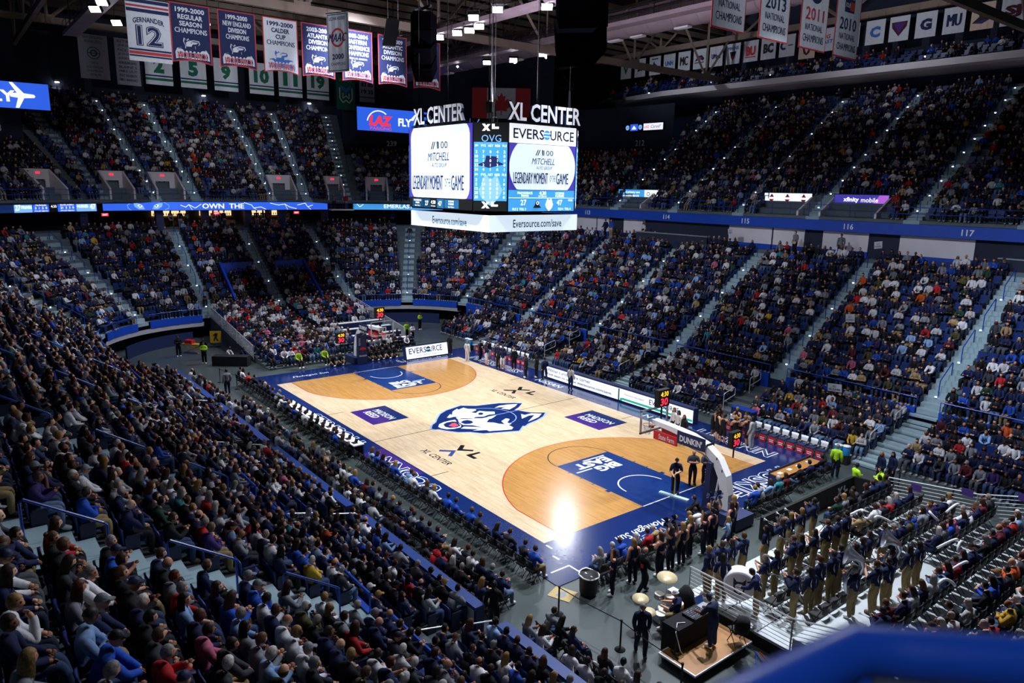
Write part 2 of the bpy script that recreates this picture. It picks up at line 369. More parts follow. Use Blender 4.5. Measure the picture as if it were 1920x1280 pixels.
# corner tunnels: white soffit edge, black curtains, boards at the back
for a, b in ((51.4, 62.3), (77.2, 87.6)):
    mb = MB(); strip(mb, LOW, ss(LOW, a, b, .7), [(-.1, 1.55), (.0, 1.15), (1.2, 1.1)]); struct(mb, 'trim_2', 'white_panel')
    mb = MB(); S = ss(LOW, a, b, .12)
    V = []
    for i, t in enumerate(S):
        x, y, nx, ny, _ = LOW.at(t, 1.0+.05*math.sin(i*1.9))
        V += [(x, y, 0.02), (x, y, 1.2)]
    mb.add(V, [(2*i, 2*i+1, 2*i+3, 2*i+2) for i in range(len(S)-1)])
    tag(mb.build('black_curtain', 'black_cloth'), 'black curtain closing the tunnel under the far %s corner stand' % ('right' if a < 60 else 'left'), 'curtain')
    mb = MB(); strip(mb, LOW, ss(LOW, a+1.5, b-.3, .7), [(-1.3, 0), (-1.3, 1.0), (-1.42, 1.02), (-1.42, 0)]); struct(mb, 'trim_3', 'navy')
mb = MB(); strip(mb, LOW, ss(LOW, 62.7, 76.7), [(0, 0), (0, Z0)]); struct(mb, 'wall_end_front', 'navy')
mb = MB(); strip(mb, LOW, ss(LOW, -4, 50), [(.03, 0), (.03, Z0)]); strip(mb, LOW, ss(LOW, 88, 176), [(.03, 0), (.03, Z0)]); struct(mb, 'wall_stand_front', 'navy')
# ------------------------------------------------------------------ stairs in the aisles: every step a piece, with its lamps and rails
def mesh_box(name, d, mats, edge=None):
    mb = MB(); mb.box((0, 0, 0), d)
    if edge: mb.box((0, d[1]/2-.03, d[2]/2+.003), (d[0], .05, .006), m=1)
    return mb.mesh(name, mats)
ST1 = mesh_box('step', (1.16, .43, .28), ['step', 'step_edge']); ST3 = mesh_box('step', (2.0, .43, .28), ['step', 'step_edge']); ST2 = mesh_box('step', (1.1, .41, .27), ['step', 'step_edge'])
LAMP = MB(); LAMP.box((0, 0, 0), (.09, .05, .05)); LAMP.box((0, .0, -.035), (.12, .08, .02), m=1); LAMP = LAMP.mesh('step_light', ['step_lamp', 'white'])
def put(me, name, x, y, z, a, parent):
    o = bpy.data.objects.new(name, me); COL.objects.link(o); o.parent = parent; o.location = (x, y, z); o.rotation_euler = (0, 0, a); return o
def handrail_mesh(rise, run, h=.85):
    mb = MB(); mb.tube([(0, 0, 0), (0, 0, h), (0, .06, h+.06), (0, run-.06, h+rise), (0, run, h+rise-.06), (0, run, rise)], .028, 6); return mb.mesh('handrail', 'blue_rail')
HR1 = handrail_mesh(RI*1.7, TR*1.7); HR2 = handrail_mesh(UR*1.7, UT*1.7)
def stairs(c, t, n, TRd, RIs, z0, me, low, name, near=False):
    x, y, nx, ny, _ = c.at(t, 0); a = math.atan2(ny, nx)-PI/2
    root = thing('stairs', 'grey concrete stairs of the %s' % name, 'stairs', (0, 0, 0)); root['kind'] = 'structure'
    for k in range(n):
        for h in (0, 1):
            X, Y, _, _, _ = c.at(t, (k+h*.5+.25)*TRd); put(me, 'step', X, Y, z0+k*RIs+h*RIs/2-.12, a, root)
        if k % (3 if low else 2) == 1 and t < 95:
            X, Y, _, _, _ = c.at(t, k*TRd-.02); put(LAMP, 'step_light', X, Y, z0+k*RIs+.12, a, root)
    for i, k in enumerate(range(1, n-1, 3)):
        X, Y, _, _, _ = c.at(t, k*TRd+.3); o = put(HR1 if low else HR2, 'handrail', X, Y, z0+k*RIs+.1, a, None)
        tag(o, 'blue tubular handrail, %s from bottom, on the %s' % (ORD[i], name), 'handrail', 'aisle handrails')
SIDE_N = {5.8: 'rightmost far side stairs', 15: 'second far side stairs from right', 24: 'third far side stairs from right', 32.2: 'fourth far side stairs from right', 41.1: 'fifth far side stairs from right', 50.8: 'far corner stairs right of tunnel', 57.0: 'stairs over the right tunnel', 62.7: 'rightmost far end stairs', 70.: 'middle far end stairs', 76.7: 'leftmost far end stairs', 82.6: 'stairs over the left tunnel', 88.: 'corner stairs left of tunnel'}
NEAR_N = {134.3: 'nearest stairs of near stand', 125.2: 'second nearest stairs of near stand', 116.1: 'third nearest stairs of near stand', 107.: 'fourth nearest stairs of near stand', 97.5: 'fifth nearest stairs of near stand'}
for t in AISL[1:18]: stairs(LOW, t, NR, TR, RI, Z0, ST3 if t > 95 else ST1, True, SIDE_N.get(t) or NEAR_N.get(t))
UAIS = [(us_side(25), 'rightmost upper far side stairs'), (us_side(18), 'second upper far side stairs from right'), (us_side(11), 'upper stairs right of the purple sign'), (us_side(3.6), 'upper stairs left of the purple sign'), (us_side(-3.2), 'upper stairs left of the white sign'), (us_side(-10.2), 'upper stairs right of the teal sign'),
        (us_side(-17.6), 'upper stairs left of the teal sign'), (ENDC-7.8, 'upper far end stairs second from right'), (ENDC-12.2, 'rightmost upper far end stairs'), (ENDC-3.9, 'upper far end stairs third from right'), (ENDC+3.8, 'upper far end stairs third from left'), (ENDC+7.7, 'upper far end stairs second from left'), (ENDC+12.4, 'leftmost upper far end stairs')]
for t, nme in UAIS: stairs(UP, t, UN, UT, UR, UZ, ST2, False, nme)
# guard rail of the upper bowl front
for a, b in ((SIDE0, SIDE1), (END0, END1), (SIDE1, END0), (END1, END1+12)):
    mb = MB(); S = ss(UP, a, b, 1.6)
    for h in (.45, .9): mb.tube([UP.at(t, -.12)[:2]+(UZ+h,) for t in S], .022, 5)
    for t in S: mb.tube([UP.at(t, -.12)[:2]+(UZ,), UP.at(t, -.12)[:2]+(UZ+.9,)], .02, 5)
    tag(mb.build('guard_rail', 'blue_rail'), 'thin blue guard rail along the front of the upper %s' % ('side stand' if a == SIDE0 else 'far end stand' if a == END0 else 'right corner stand' if a == SIDE1 else 'left corner stand'), 'railing')
# portals of the upper bowl
PORT = []
def portal(t, w, kind, lab, h=2.5):
    PORT.append((t, w/2+.25, 2.4)); f = UP.fr(t, 2.2, UZ); root = thing('portal', lab, 'doorway', f.o); root['kind'] = 'structure'
    mb = MB()
    if kind == 'end':
        mb.box((0, h-.3, 0), (w, .9, .12), f); mb.build('lintel', 'white_panel', root)
        for sgn in (-1, 1):
            mb = MB(); x = sgn*w/2; P = [(2.2, 0), (2.2, 1.0), (0, h+.15), (-.6, h+.15), (-.6, 0)]
            V = [f.p(x+e, z, d) for e in (-.09, .09) for d, z in P]; n = 5
            mb.add(V, [tuple(range(n)), tuple(range(2*n-1, n-1, -1))]+[(i, (i+1) % n, (i+1) % n+n, i+n) for i in range(n)]); mb.build('side_wall', 'white_panel', root)
        for sgn in (-1, 1): mb = MB(); mb.box((sgn*(w/4+.32), 1.0, -.02), (w/2-.7, 2.0, .1), f); mb.build('jamb_panel', 'white_panel', root)
        mb = MB(); mb.box((0, 1.02, -.25), (1.35, 2.05, .06), f); dr = mb.build('door_leaf', 'navy', root)
        mb = MB(); mb.text('U', f, -.2, 1.2, .34, -.2, 0, .02); mb.text('C', f, .2, 1.2, .34, -.2, 0, .02); mb.build('lettering', 'led_pale', dr)
        mb = MB(); mb.rect(-.2, 2.22, .4, .2, f, .09, .05); mb.build('exit_sign', 'led_red', root)
    else:
        mb.box((0, .55, -.2), (w, .42, .3), f); mb.build('lintel', 'white_panel', root)
        for sgn in (-1, 1):
            mb = MB(); x = sgn*w/2; P = [(2.1, -.1), (2.1, .35), (0, 1.55), (-.4, 1.55), (-.4, -.1)]
            V = [f.p(x+e, z, d) for e in (-.08, .08) for d, z in P]; n = 5
            mb.add(V, [tuple(range(n)), tuple(range(2*n-1, n-1, -1))]+[(i, (i+1) % n, (i+1) % n+n, i+n) for i in range(n)]); mb.build('side_wall', 'white_panel', root)
        mb = MB(); mb.box((0, -.1, -.35), (w, .9, .05), f); mb.build('opening', 'navy', root)  # dark panel stands in for the shade inside the portal
        mb = MB(); mb.rect(-.2, .45, .4, .2, f, .02, .05); mb.build('exit_sign', 'led_red', root)
portal(ENDC+6.3, 2.6, 'end', 'white framed doorway left of middle in the upper far end')
portal(ENDC-5.3, 2.6, 'end', 'white framed doorway right of middle in the upper far end')
portal(ENDC-11., 1.8, 'end', 'narrow white framed doorway beside the short corner stand')
portal(ENDC+10.8, 2.2, 'end', 'white framed doorway toward the left corner of the far end')
portal(ENDC+16.9, 2.2, 'end', 'leftmost white framed doorway by the upper left corner')
portal(ENDC-15.6, 2.4, 'end', 'white framed doorway behind the scoreboard')
for x, lab in ((6.25, 'portal below the purple phone company sign'), (.1, 'portal below the white sign with three crests'), (-16.4, 'portal below the teal lit sign')): portal(us_side(x), 4.3, 'side', lab)
def ledsign(f, w, h, base, label, draw, name='led_sign'):
    t = thing(name, label, 'sign', f.o); mb = MB(); mb.rect(-w/2-.06, -h/2-.06, w+.12, h+.12, f, -.02, .16); mb.build('housing', 'black', t)
    mb = MB(); mb.rect(-w/2, -h/2, w, h, f, .0, .01); mb.build('screen', base, t)
    if draw: draw(f, t)
    return t
def wr(parent, mats, *items, name='lettering'):
    mb = MB()
    for fn in items: fn(mb)
    return mb.build(name, mats, parent)
f = UP.fr(us_side(6.25), 2.0, UZ+1.3)
def d(f, t):
    wr(t, ['led_text'], lambda m: m.text('xfinity', f, -.75, -.02, .42, .02, 0, .02, 1.2), lambda m: m.text('mobile', f, .68, -.0, .34, .02, 0, 0, 1.3))
    mb = MB(); mb.poly([(.9, -.36), (2.08, -.36), (2.08, .36), (1.4, .36)], f, .008); mb.build('tint', 'led_magenta', t)
ledsign(f, 4.2, .75, 'led_magenta' if 0 else 'led_purple', 'purple lit sign reading xfinity mobile over a portal', d)
f = UP.fr(us_side(.1), 2.0, UZ+1.3)
def d(f, t):
    for x in (-1.45, 0, 1.45):
        mb = MB(); mb.ring(0, .24, 0, 2*PI, f, .02, 16, 0, x, -.03); mb.rect(x-.34, -.1, .68, .16, f, .03, 0, 1); mb.poly([(x-.12, .2), (x+.12, .2), (x, .34)], f, .025, 0, 2); mb.build('crest', ['red', 'led_text', 'ink_blue'], t)
ledsign(f, 4.3, .78, 'led_white', 'white lit sign with three round red crests over a portal', d)
f = UP.fr(us_side(-16.4), 2.0, UZ+1.35)
def d(f, t):
    wr(t, ['led_text'], lambda m: m.text('United primary care', f, -1.0, .14, .26, .02, 0, .01, 2.6), lambda m: m.text('Next available 860-555', f, -1.0, -.2, .2, .02, 0, 0, 2.4))
    mb = MB(); mb.rect(.9, -.39, 1.7, .78, f, .01); mb.build('logo_field', 'led_white', t)
    mb = MB(); mb.ring(.14, .2, 0, 2*PI, f, .02, 14, 0, 1.4, 0); mb.text('CARE', f, 2.0, 0, .2, .02, 0, .01); mb.build('logo', 'ink_teal', t)
ledsign(f, 5.2, .8, 'led_cyan', 'teal and white lit health care sign over a portal', d)
# upper balcony over the far side: pale fascia, underside, rows of dark seats
BX0, BX1 = -36, 44
mb = MB(); P = [(BX1, 42.), (-24, 42.), (-31, 43.4), (-35.6, 46.5), (-37, 51)]
V = []
for x, y in P:
    n = (0, -1)
    for dy, z in ((9.5, 24.3), (.5, 24.1), (0, 24.25), (0, 24.8), (.3, 24.85)): V.append((x+(dy*.0), y+dy, z))
mb.add(V, [(i*5+j, i*5+j+1, (i+1)*5+j+1, (i+1)*5+j) for i in range(4) for j in range(4)])
struct(mb, 'balcony_front', 'white_panel')
mb = MB(); mb.add([(BX1, 42.2, 24.3), (BX0, 43, 24.3), (BX0, 52, 28), (BX1, 52, 28)], [(0, 1, 2, 3)]); struct(mb, 'balcony_floor', 'concrete')
for i, x in enumerate((-27, -19.5, -12, -4.5, 3, 10.5, 18)):
    mb = MB(); mb.box((x, 43.2, 24.9), (.16, .1, .12)); mb.box((x+.5, 44.2, 25.5), (.16, .1, .1)); tag(mb.build('step_lights', 'step_lamp'), 'pair of small bright step lights on the upper balcony, %s from its left end' % ORD[i], 'light', 'balcony step lights')
mb = MB(); mb.rect(-70, 23, 140, 11, Fr((0, 52, 0), (1, 0, 0), (0, 0, 1)), 0); struct(mb, 'wall_far', 'roof')
mb = MB(); mb.rect(-80, -80, 160, 160, Fr((0, 0, 34), (1, 0, 0), (0, -1, 0)), 0); struct(mb, 'ceiling', 'roof')
# small wall lamps above the far end stand
for i, y in enumerate((-17, -7.2, 1.5, 8.3, 15.5)):
    f = UP.fr(ENDC-y*1.35, UN*UT+1.95, UZ+UN*UR+1.6); t = thing('wall_lamp', 'small wall lamp above the upper far end stand, %s from left' % ORD[i], 'lamp', f.o)
    mb = MB(); mb.box((0, 0, .1), (.4, .22, .2), f); mb.build('housing', 'white', t); mb = MB(); mb.rect(-.2, -.2, .4, .08, f, .18, .1); mb.build('lens', 'lamp', t)
    l = bpy.data.lights.new('wall_lamp_light', 'SPOT'); l.energy = 60; l.spot_size = 1.9; l.color = (1, .9, .85); l.shadow_soft_size = .1; o = bpy.data.objects.new('wall_lamp_light', l); COL.objects.link(o); o.location = f.p(0, -.25, .35); o.rotation_euler = (Vector(f.p(0, -3, .1))-o.location).to_track_quat('-Z', 'Y').to_euler()
# ------------------------------------------------------------------ the court
def wood(name, c1, c2, c3):
    m = bpy.data.materials.new(name); m.use_nodes = True; MATS[name] = m; nt = m.node_tree; N = nt.nodes; L = nt.links; b = N['Principled BSDF']
    tc = N.new('ShaderNodeTexCoord'); br = N.new('ShaderNodeTexBrick'); mp = N.new('ShaderNodeMapping')
    L.new(tc.outputs['Object'], mp.inputs[0]); L.new(mp.outputs[0], br.inputs['Vector'])
    br.inputs['Scale'].default_value = 1; br.inputs['Brick Width'].default_value = 1.1; br.inputs['Row Height'].default_value = .085; br.inputs['Mortar Size'].default_value = .0016
    br.inputs['Color1'].default_value = lin(c1); br.inputs['Color2'].default_value = lin(c2); br.inputs['Mortar'].default_value = lin(c3); br.offset = .37; br.inputs['Bias'].default_value = -.15
    nz = N.new('ShaderNodeTexNoise'); mp2 = N.new('ShaderNodeMapping'); mp2.inputs['Scale'].default_value = (.7, 13, 1); nz.inputs['Scale'].default_value = 1.6; nz.inputs['Detail'].default_value = 4
    L.new(tc.outputs['Object'], mp2.inputs[0]); L.new(mp2.outputs[0], nz.inputs['Vector'])
    mr = N.new('ShaderNodeMapRange'); mr.inputs['From Min'].default_value = .35; mr.inputs['From Max'].default_value = .7; mr.inputs['To Min'].default_value = .87; mr.inputs['To Max'].default_value = 1.1
    vm = N.new('ShaderNodeVectorMath'); vm.operation = 'SCALE'; L.new(nz.outputs['Fac'], mr.inputs[0]); L.new(br.outputs['Color'], vm.inputs[0]); L.new(mr.outputs[0], vm.inputs['Scale'])
    L.new(vm.outputs[0], b.inputs['Base Color']); b.inputs['Roughness'].default_value = .2; b.inputs['Specular IOR Level'].default_value = .55
wood('maple', '#d2bc9a', '#c4ab86', '#8a6c48')
wood('stained', '#ba8a4c', '#aa7a3e', '#6a4620')
def paint(name, col): mat(name, col, .17, noise=.05, nscale=3, spec=.6)
paint('court_blue', '#15326f'); paint('court_navy', '#0e2459'); paint('court_purple', '#3a2372'); paint('court_white', '#dfe2e6'); paint('court_black', '#191b22'); paint('court_red', '#b8352c'); paint('court_pale', '#8ea5d2'); paint('court_violet', '#5b5aa8'); paint('court_tongue', '#d04a5c')
Z = .03
court = tag(MB().box((0, .45, Z/2), (34.1, 19.5, Z)).build('basketball_court', 'court_navy'), 'glossy maple basketball court with navy apron and a husky head at centre', 'court')
LX, WY, HX = 14.325, 7.62, 12.75
def layer(name, mats, *fns):
    mb = MB()
    for fn in fns: fn(mb)
    return mb.build(name, mats, court)
layer('maple_field', 'maple', lambda m: m.rect(-LX, -WY, 2*LX, 2*WY, FLOOR, Z+.002))
lay = [Z+.002*i for i in range(1, 9)]
def zone(sg, r=6.75, n=40):
    yc = 6.6 if r > 6 else r; a = math.asin(min(1, yc/r)); P = [(sg*LX, -yc), ]
    for i in range(n+1):
        t = -a+2*a*i/n; P.append((sg*(HX-r*math.cos(t)), r*math.sin(t)))
    return P+[(sg*LX, yc)]
for sg in (-1, 1):
    P = zone(sg); layer('stained_zone', 'stained', lambda m: m.poly(P, FLOOR, lay[1]))
    Q = P[1:-1]; layer('three_point_line', 'court_red', lambda m: m.line([P[0]]+Q+[P[-1]], .05, FLOOR, lay[2]))
    layer('lane', 'court_blue', lambda m: m.rect(sg*LX if sg < 0 else LX-5.8, -1.83, 5.8, 3.66, FLOOR, lay[2]), *[(lambda m, x=x, s=s: m.rect(sg*(LX-x)-.15 if 0 else sg*(LX-x)-.12, s*1.83-(.18 if s < 0 else 0), .24, .18, FLOOR, lay[2])) for x in (2.1, ) for s in (-1, 1)], *[(lambda m, x=x, s=s: m.rect(sg*(LX-x)-.03, s*1.83-(.15 if s < 0 else 0), .06, .15, FLOOR, lay[2])) for x in (3.1, 3.95, 4.8) for s in (-1, 1)])
    a0 = PI/2 if sg > 0 else -PI/2
    layer('key_circle', 'court_black', lambda m: m.ring(1.8, 1.85, a0, a0+PI, FLOOR, lay[2], 30, 0, sg*(LX-5.8)))
    layer('restricted_arc', 'court_white', lambda m: m.ring(1.2, 1.27, a0, a0+PI, FLOOR, lay[3], 24, 0, sg*HX), lambda m: m.rect(sg*LX-.03, -1.83, .06, 3.66, FLOOR, lay[3]))
    fr = Fr((sg*9.6, 0, 0), (0, -sg, 0), (sg, 0, 0))
    layer('conference_lettering', 'court_white', lambda m: m.text('BIG', fr, -.32 if sg > 0 else -.32, .42, .68, lay[3], 0, .05, 1.5), lambda m: m.text('EAST', fr, 0, -.36, .68, lay[3], 0, .05, 2.3), lambda m: m.rect(.55, .12, 1.05, .1, fr, lay[3]), lambda m: m.rect(-1.25, -.86, 1.5, .1, fr, lay[3]))
layer('centre_line', 'court_black', lambda m: m.rect(-.025, -WY, .05, 2*WY, FLOOR, lay[1]))
for sx, sy in ((5, 7.62), (-6.1, 7.62), (5.9, -7.62), (-5.9, -7.62)): layer('coach_mark', 'court_black', lambda m: m.rect(sx-.025, sy-(1.0 if sy > 0 else 0), .05, 1.0, FLOOR, lay[1]))
HUSK = {'outer':[(-0.15,-3.82),(-0.66,-3.42),(-0.92,-3.02),(-1.45,-2.59),(-2.14,-1.94),(-2.55,-1.24),(-2.71,-0.59),(-2.88,0.07),(-2.27,0.85),(-2.09,1.66),(-1.9,2.39),(-1.42,3.19),(-1.04,3.63),(-0.46,2.87),(-0.21,2.34),(0.24,2.55),(0.77,2.79),(1.35,3.57),(1.85,2.95),(2.18,2.19),(2.4,1.32),(2.64,0.89),(2.53,0.8),(3.11,0.07),(2.8,-0.65),(2.53,-1.3),(2.29,-1.89),(1.66,-2.35),(1.3,-2.93),(0.7,-3.35),(0.25,-3.55),(0.13,-3.8)],
'white':[(-1.32,-2.0),(-1.77,-1.48),(-1.58,-1.46),(-2.12,-1.06),(-2.47,-0.5),(-2.24,-0.53),(-2.42,-0.04),(-2.04,0.06),(-1.78,0.43),(-1.5,0.32),(-1.33,-0.22),(-1.06,-0.05),(-1.3,0.39),(-0.9,0.7),(-0.62,1.09),(-0.22,0.82),(-0.33,0.41),(-0.2,-0.04),(-0.42,-0.51),(-0.24,-0.86),(-0.53,-1.36),(-0.66,-1.66),(-1.01,-1.55),(-0.95,-1.31),(-1.21,-1.55),(-1.18,-1.92)],
'cheek':[(-0.71,-1.62),(-0.64,-1.28),(-0.31,-0.8),(0.02,-0.33),(0.03,0.75),(0.32,0.26),(0.52,-0.25),(0.81,-0.55),(1.09,-0.23),(1.43,-0.13),(1.71,0.1),(1.13,0.29),(0.85,0.85),(1.09,0.96),(1.55,0.42),(1.88,0.5),(1.94,0.21),(2.45,0.17),(2.7,-0.14),(2.46,-0.74),(2.18,-1.39),(1.95,-1.39),(1.56,-2.12),(1.6,-1.64),(1.19,-2.11),(0.86,-2.47),(0.69,-2.11),(1.05,-1.67),(1.47,-1.29),(0.76,-1.56),(0.4,-1.99),(-0.11,-1.94)],
'jaw':[(-0.14,-3.37),(-0.53,-3.05),(-0.69,-2.62),(-0.73,-2.17),(-0.69,-1.83),(-0.09,-2.04),(0.34,-2.08),(0.68,-2.35),(0.67,-2.84),(0.49,-3.21),(0.17,-3.37)],
'mouth':[(-0.34,-2.89),(-0.53,-2.55),(-0.5,-2.15),(-0.32,-1.97),(0.09,-2.08),(0.43,-2.18),(0.56,-2.52),(0.41,-2.92),(0.09,-3.04)],
'tongue':[(0.05,-2.78),(-0.24,-2.36),(-0.17,-2.15),(0.37,-2.26),(0.42,-2.64)],'nose':[(-0.08,-1.83),(-0.25,-1.55),(-0.23,-1.25),(0.07,-1.14),(0.39,-1.24),(0.48,-1.53),(0.33,-1.82)],
'eye1':[(-0.88,0.0),(-1.0,0.2),(-0.91,0.34),(-0.66,0.27),(-0.52,0.05),(-0.62,-0.09)],'eye2':[(0.72,-0.49),(0.38,-0.06),(0.53,0.23),(0.69,-0.02),(0.96,0.36),(1.14,0.31),(1.12,-0.03),(0.79,-0.19)],
'ear1':[(-1.27,1.57),(-1.46,2.1),(-1.34,2.74),(-1.09,3.29),(-0.77,2.87),(-0.44,2.13),(-0.91,1.82),(-1.04,2.35)],'ear2':[(0.71,2.15),(1.0,2.22),(0.95,2.74),(1.39,3.25),(1.8,2.66),(1.94,2.25),(2.14,1.53),(1.34,2.71),(1.24,2.36),(1.48,1.6)]}
def husky(mb, fr, s=1., z=0., flat=True):
    dz = .002 if flat else .003
    for k, m, i in (('halo', 3, 0), ('outer', 0, 1), ('white', 1, 2), ('cheek', 1, 2), ('jaw', 1, 2), ('ear1', 1, 2), ('ear2', 1, 2), ('mouth', 0, 3), ('nose', 0, 3), ('eye1', 0, 3), ('eye2', 0, 3), ('tongue', 2, 4)):
        P = [(x*1.045*s, (y*1.035-.0)*s) for x, y in HUSK['outer']] if k == 'halo' else [(x*s, y*s) for x, y in HUSK[k]]
        mb.poly(P, fr, z+dz*i, 0, m)
layer('husky_emblem', ['court_navy', 'court_white', 'court_tongue', 'court_pale'], lambda m: husky(m, FLOOR, 1., lay[1]))
layer('centre_circle', 'court_pale', lambda m: m.ring(1.79, 1.85, -.5, PI*.98, FLOOR, lay[7], 40), lambda m: m.rect(-.03, .1, .06, 2.3, FLOOR, lay[7]))
for cx, cy in ((3.8, -4.9), (-3.6, 5.1)):
    fr = Fr((cx, cy, 0), (1, 0, 0), (0, 1, 0))
    layer('arena_logo', ['court_black', 'ink_blue'], *[(lambda m, P=P, k=k: m.poly(P, fr, lay[2], 0, k)) for P, k in (([(-.53, -.6), (-.71, -.44), (-.11, .22), (.49, -.46), (.28, -.57), (-.08, -.11)], 1 if cx > 0 else 0), ([(-.09, .24), (-.67, .89), (-.49, 1.04), (-.07, .61), (.37, 1.02), (.51, .88)], 0), ([(.74, .25), (.77, 1.09), (.95, 1.06), (.98, .48), (1.5, .47), (1.44, .26)], 0))],
          lambda m: m.text('XL CENTER', fr, .1, -1.15, .4, lay[2], 0, .01, 2.6, shear=.15))
for cx, cy in ((-4.15, -5.08), (4.2, 5.15)):
    fr = Fr((cx, cy, 0), (1, 0, 0), (0, 1, 0))
    layer('sponsor_square', ['court_navy', 'court_purple', 'court_white'], lambda m: m.rect(-1.52, -1.2, 3.04, 1.2, fr, lay[1], 0, 1), lambda m: m.rect(-1.52, 0, 3.04, 1.2, fr, lay[1], 0, 0), lambda m: m.text('MADISON', fr, .05, .3, .5, lay[2], 2, .02, 2.2), lambda m: m.text('REED', fr, -.3, -.35, .5, lay[2], 2, .02, 1.4))
# apron lettering
def outl(fr, t, a, b, h, w): return [lambda m: m.text(t, fr, a, b, h, lay[1], 0, .055, w), lambda m: m.text(t, fr, a, b, h*.93, lay[2], 1, .012, w*.975)]
layer('apron_band', 'court_purple', lambda m: m.rect(1.2, -9.22, 4.2, 1.5, FLOOR, lay[0]))
for o_, ax_, up_, t_, h_, w_ in (((-3.4, -8.4, 0), (-1, 0, 0), (0, -1, 0), 'HUSKIES', .95, 6.4), ((5, -8.4, 0), (-1, 0, 0), (0, -1, 0), 'UCONN', .95, 5.2), ((11.6, 8.65, 0), (1, 0, 0), (0, 1, 0), 'UCONN', 1.1, 5.0), ((-10.6, 8.6, 0), (1, 0, 0), (0, 1, 0), 'HUSKIES', 1.0, 6.2), ((15.7, 4.7, 0), (0, -1, 0), (1, 0, 0), 'HUSKIES', 1.25, 5.6), ((-15.6, 4.9, 0), (0, 1, 0), (-1, 0, 0), 'UCONN', .9, 4.4)):
    layer('apron_lettering', ['court_white', 'court_navy'], *outl(Fr(o_, ax_, up_), t_, 0, 0, h_, w_))
for fr_, t_, b_, h_, w_, sh_ in ((Fr((15.6, -3.6, 0), (0, -1, 0), (1, 0, 0)), 'Mohegan Sun', .2, .62, 2.9, .3), (Fr((-15.55, -4.6, 0), (0, 1, 0), (-1, 0, 0)), 'Mohegan Sun', 0, .55, 2.7, .3), (Fr((6.6, 8.35, 0), (1, 0, 0), (0, 1, 0)), 'NISSAN', 0, .55, 2.6, 0), (Fr((-3.8, 8.35, 0), (1, 0, 0), (0, 1, 0)), 'NISSAN', 0, .55, 2.6, 0)):
    layer('sponsor_lettering', 'court_white', lambda m: m.text(t_, fr_, 0, b_, h_, lay[1], 0, .012, w_, shear=sh_))
layer('sun_mark', 'court_white', *[(lambda m, k=k: m.poly([(16.25+.12*math.cos(k), -4.15+.12*math.sin(k)), (16.25+.12*math.cos(k+.3), -4.15+.12*math.sin(k+.3)), (16.25+.42*math.cos(k+.15), -4.15+.42*math.sin(k+.15))], FLOOR, lay[1])) for k in np.arange(0, 6.2, .785)])
layer('corner_mark', 'court_white', lambda m: m.line([(16.2, -8.9), (16.2, -8.0), (17.0, -8.0)], .07, FLOOR, lay[1]), lambda m: m.rect(15.3, -8.05, .35, .08, FLOOR, lay[1]), lambda m: m.rect(14.5, -7.7, .35, .08, FLOOR, lay[1]))
# ------------------------------------------------------------------ centre-hung scoreboard
SA, SB, SCH, SZ0, SZ1, SY = 4.42, 3.57, 1.26, 12.53, 16.95, .25
sb = thing('scoreboard', 'large eight sided video scoreboard hanging over centre court', 'scoreboard', (0, SY, SZ0))
O8 = [(SA-SCH, -SB), (SA, -SB+SCH), (SA, SB-SCH), (SA-SCH, SB), (-SA+SCH, SB), (-SA, SB-SCH), (-SA, -SB+SCH), (-SA+SCH, -SB)]
O8 = [(x, y+SY) for x, y in O8]
mb = MB(); k = .985; mb.poly([(x*k, (y-SY)*k+SY) for x, y in O8], Fr((0, 0, SZ1), (1, 0, 0), (0, 1, 0)), 0, SZ1-SZ0); mb.build('housing', 'black', sb)
def face(i, j, z):
    a, b = Vector(O8[i]+(z,)), Vector(O8[j]+(z,)); return Fr(a, b-a, (0, 0, 1)), (b-a).length
H = SZ1-SZ0
def panel(mb, fr, a, b, w, h, m, z=.03): mb.rect(a, b, w, h, fr, z, .02, m)
def ball(mb, fr, cx, cy, rx, ry, a0, a1, b0, b1, m, z=.045):
    P = [(min(max(cx+rx*math.cos(t), a0), a1), min(max(cy+ry*math.sin(t), b0), b1)) for t in [2*PI*k/64 for k in range(64)]]
    mb.poly(P, fr, z, 0, m)
SBM = ['led_purple', 'led_sky', 'led_white', 'ink', 'ink_blue', 'led_cyan', 'led_navy', 'led_text', 'grey', 'led_pale', 'black', 'led_green']
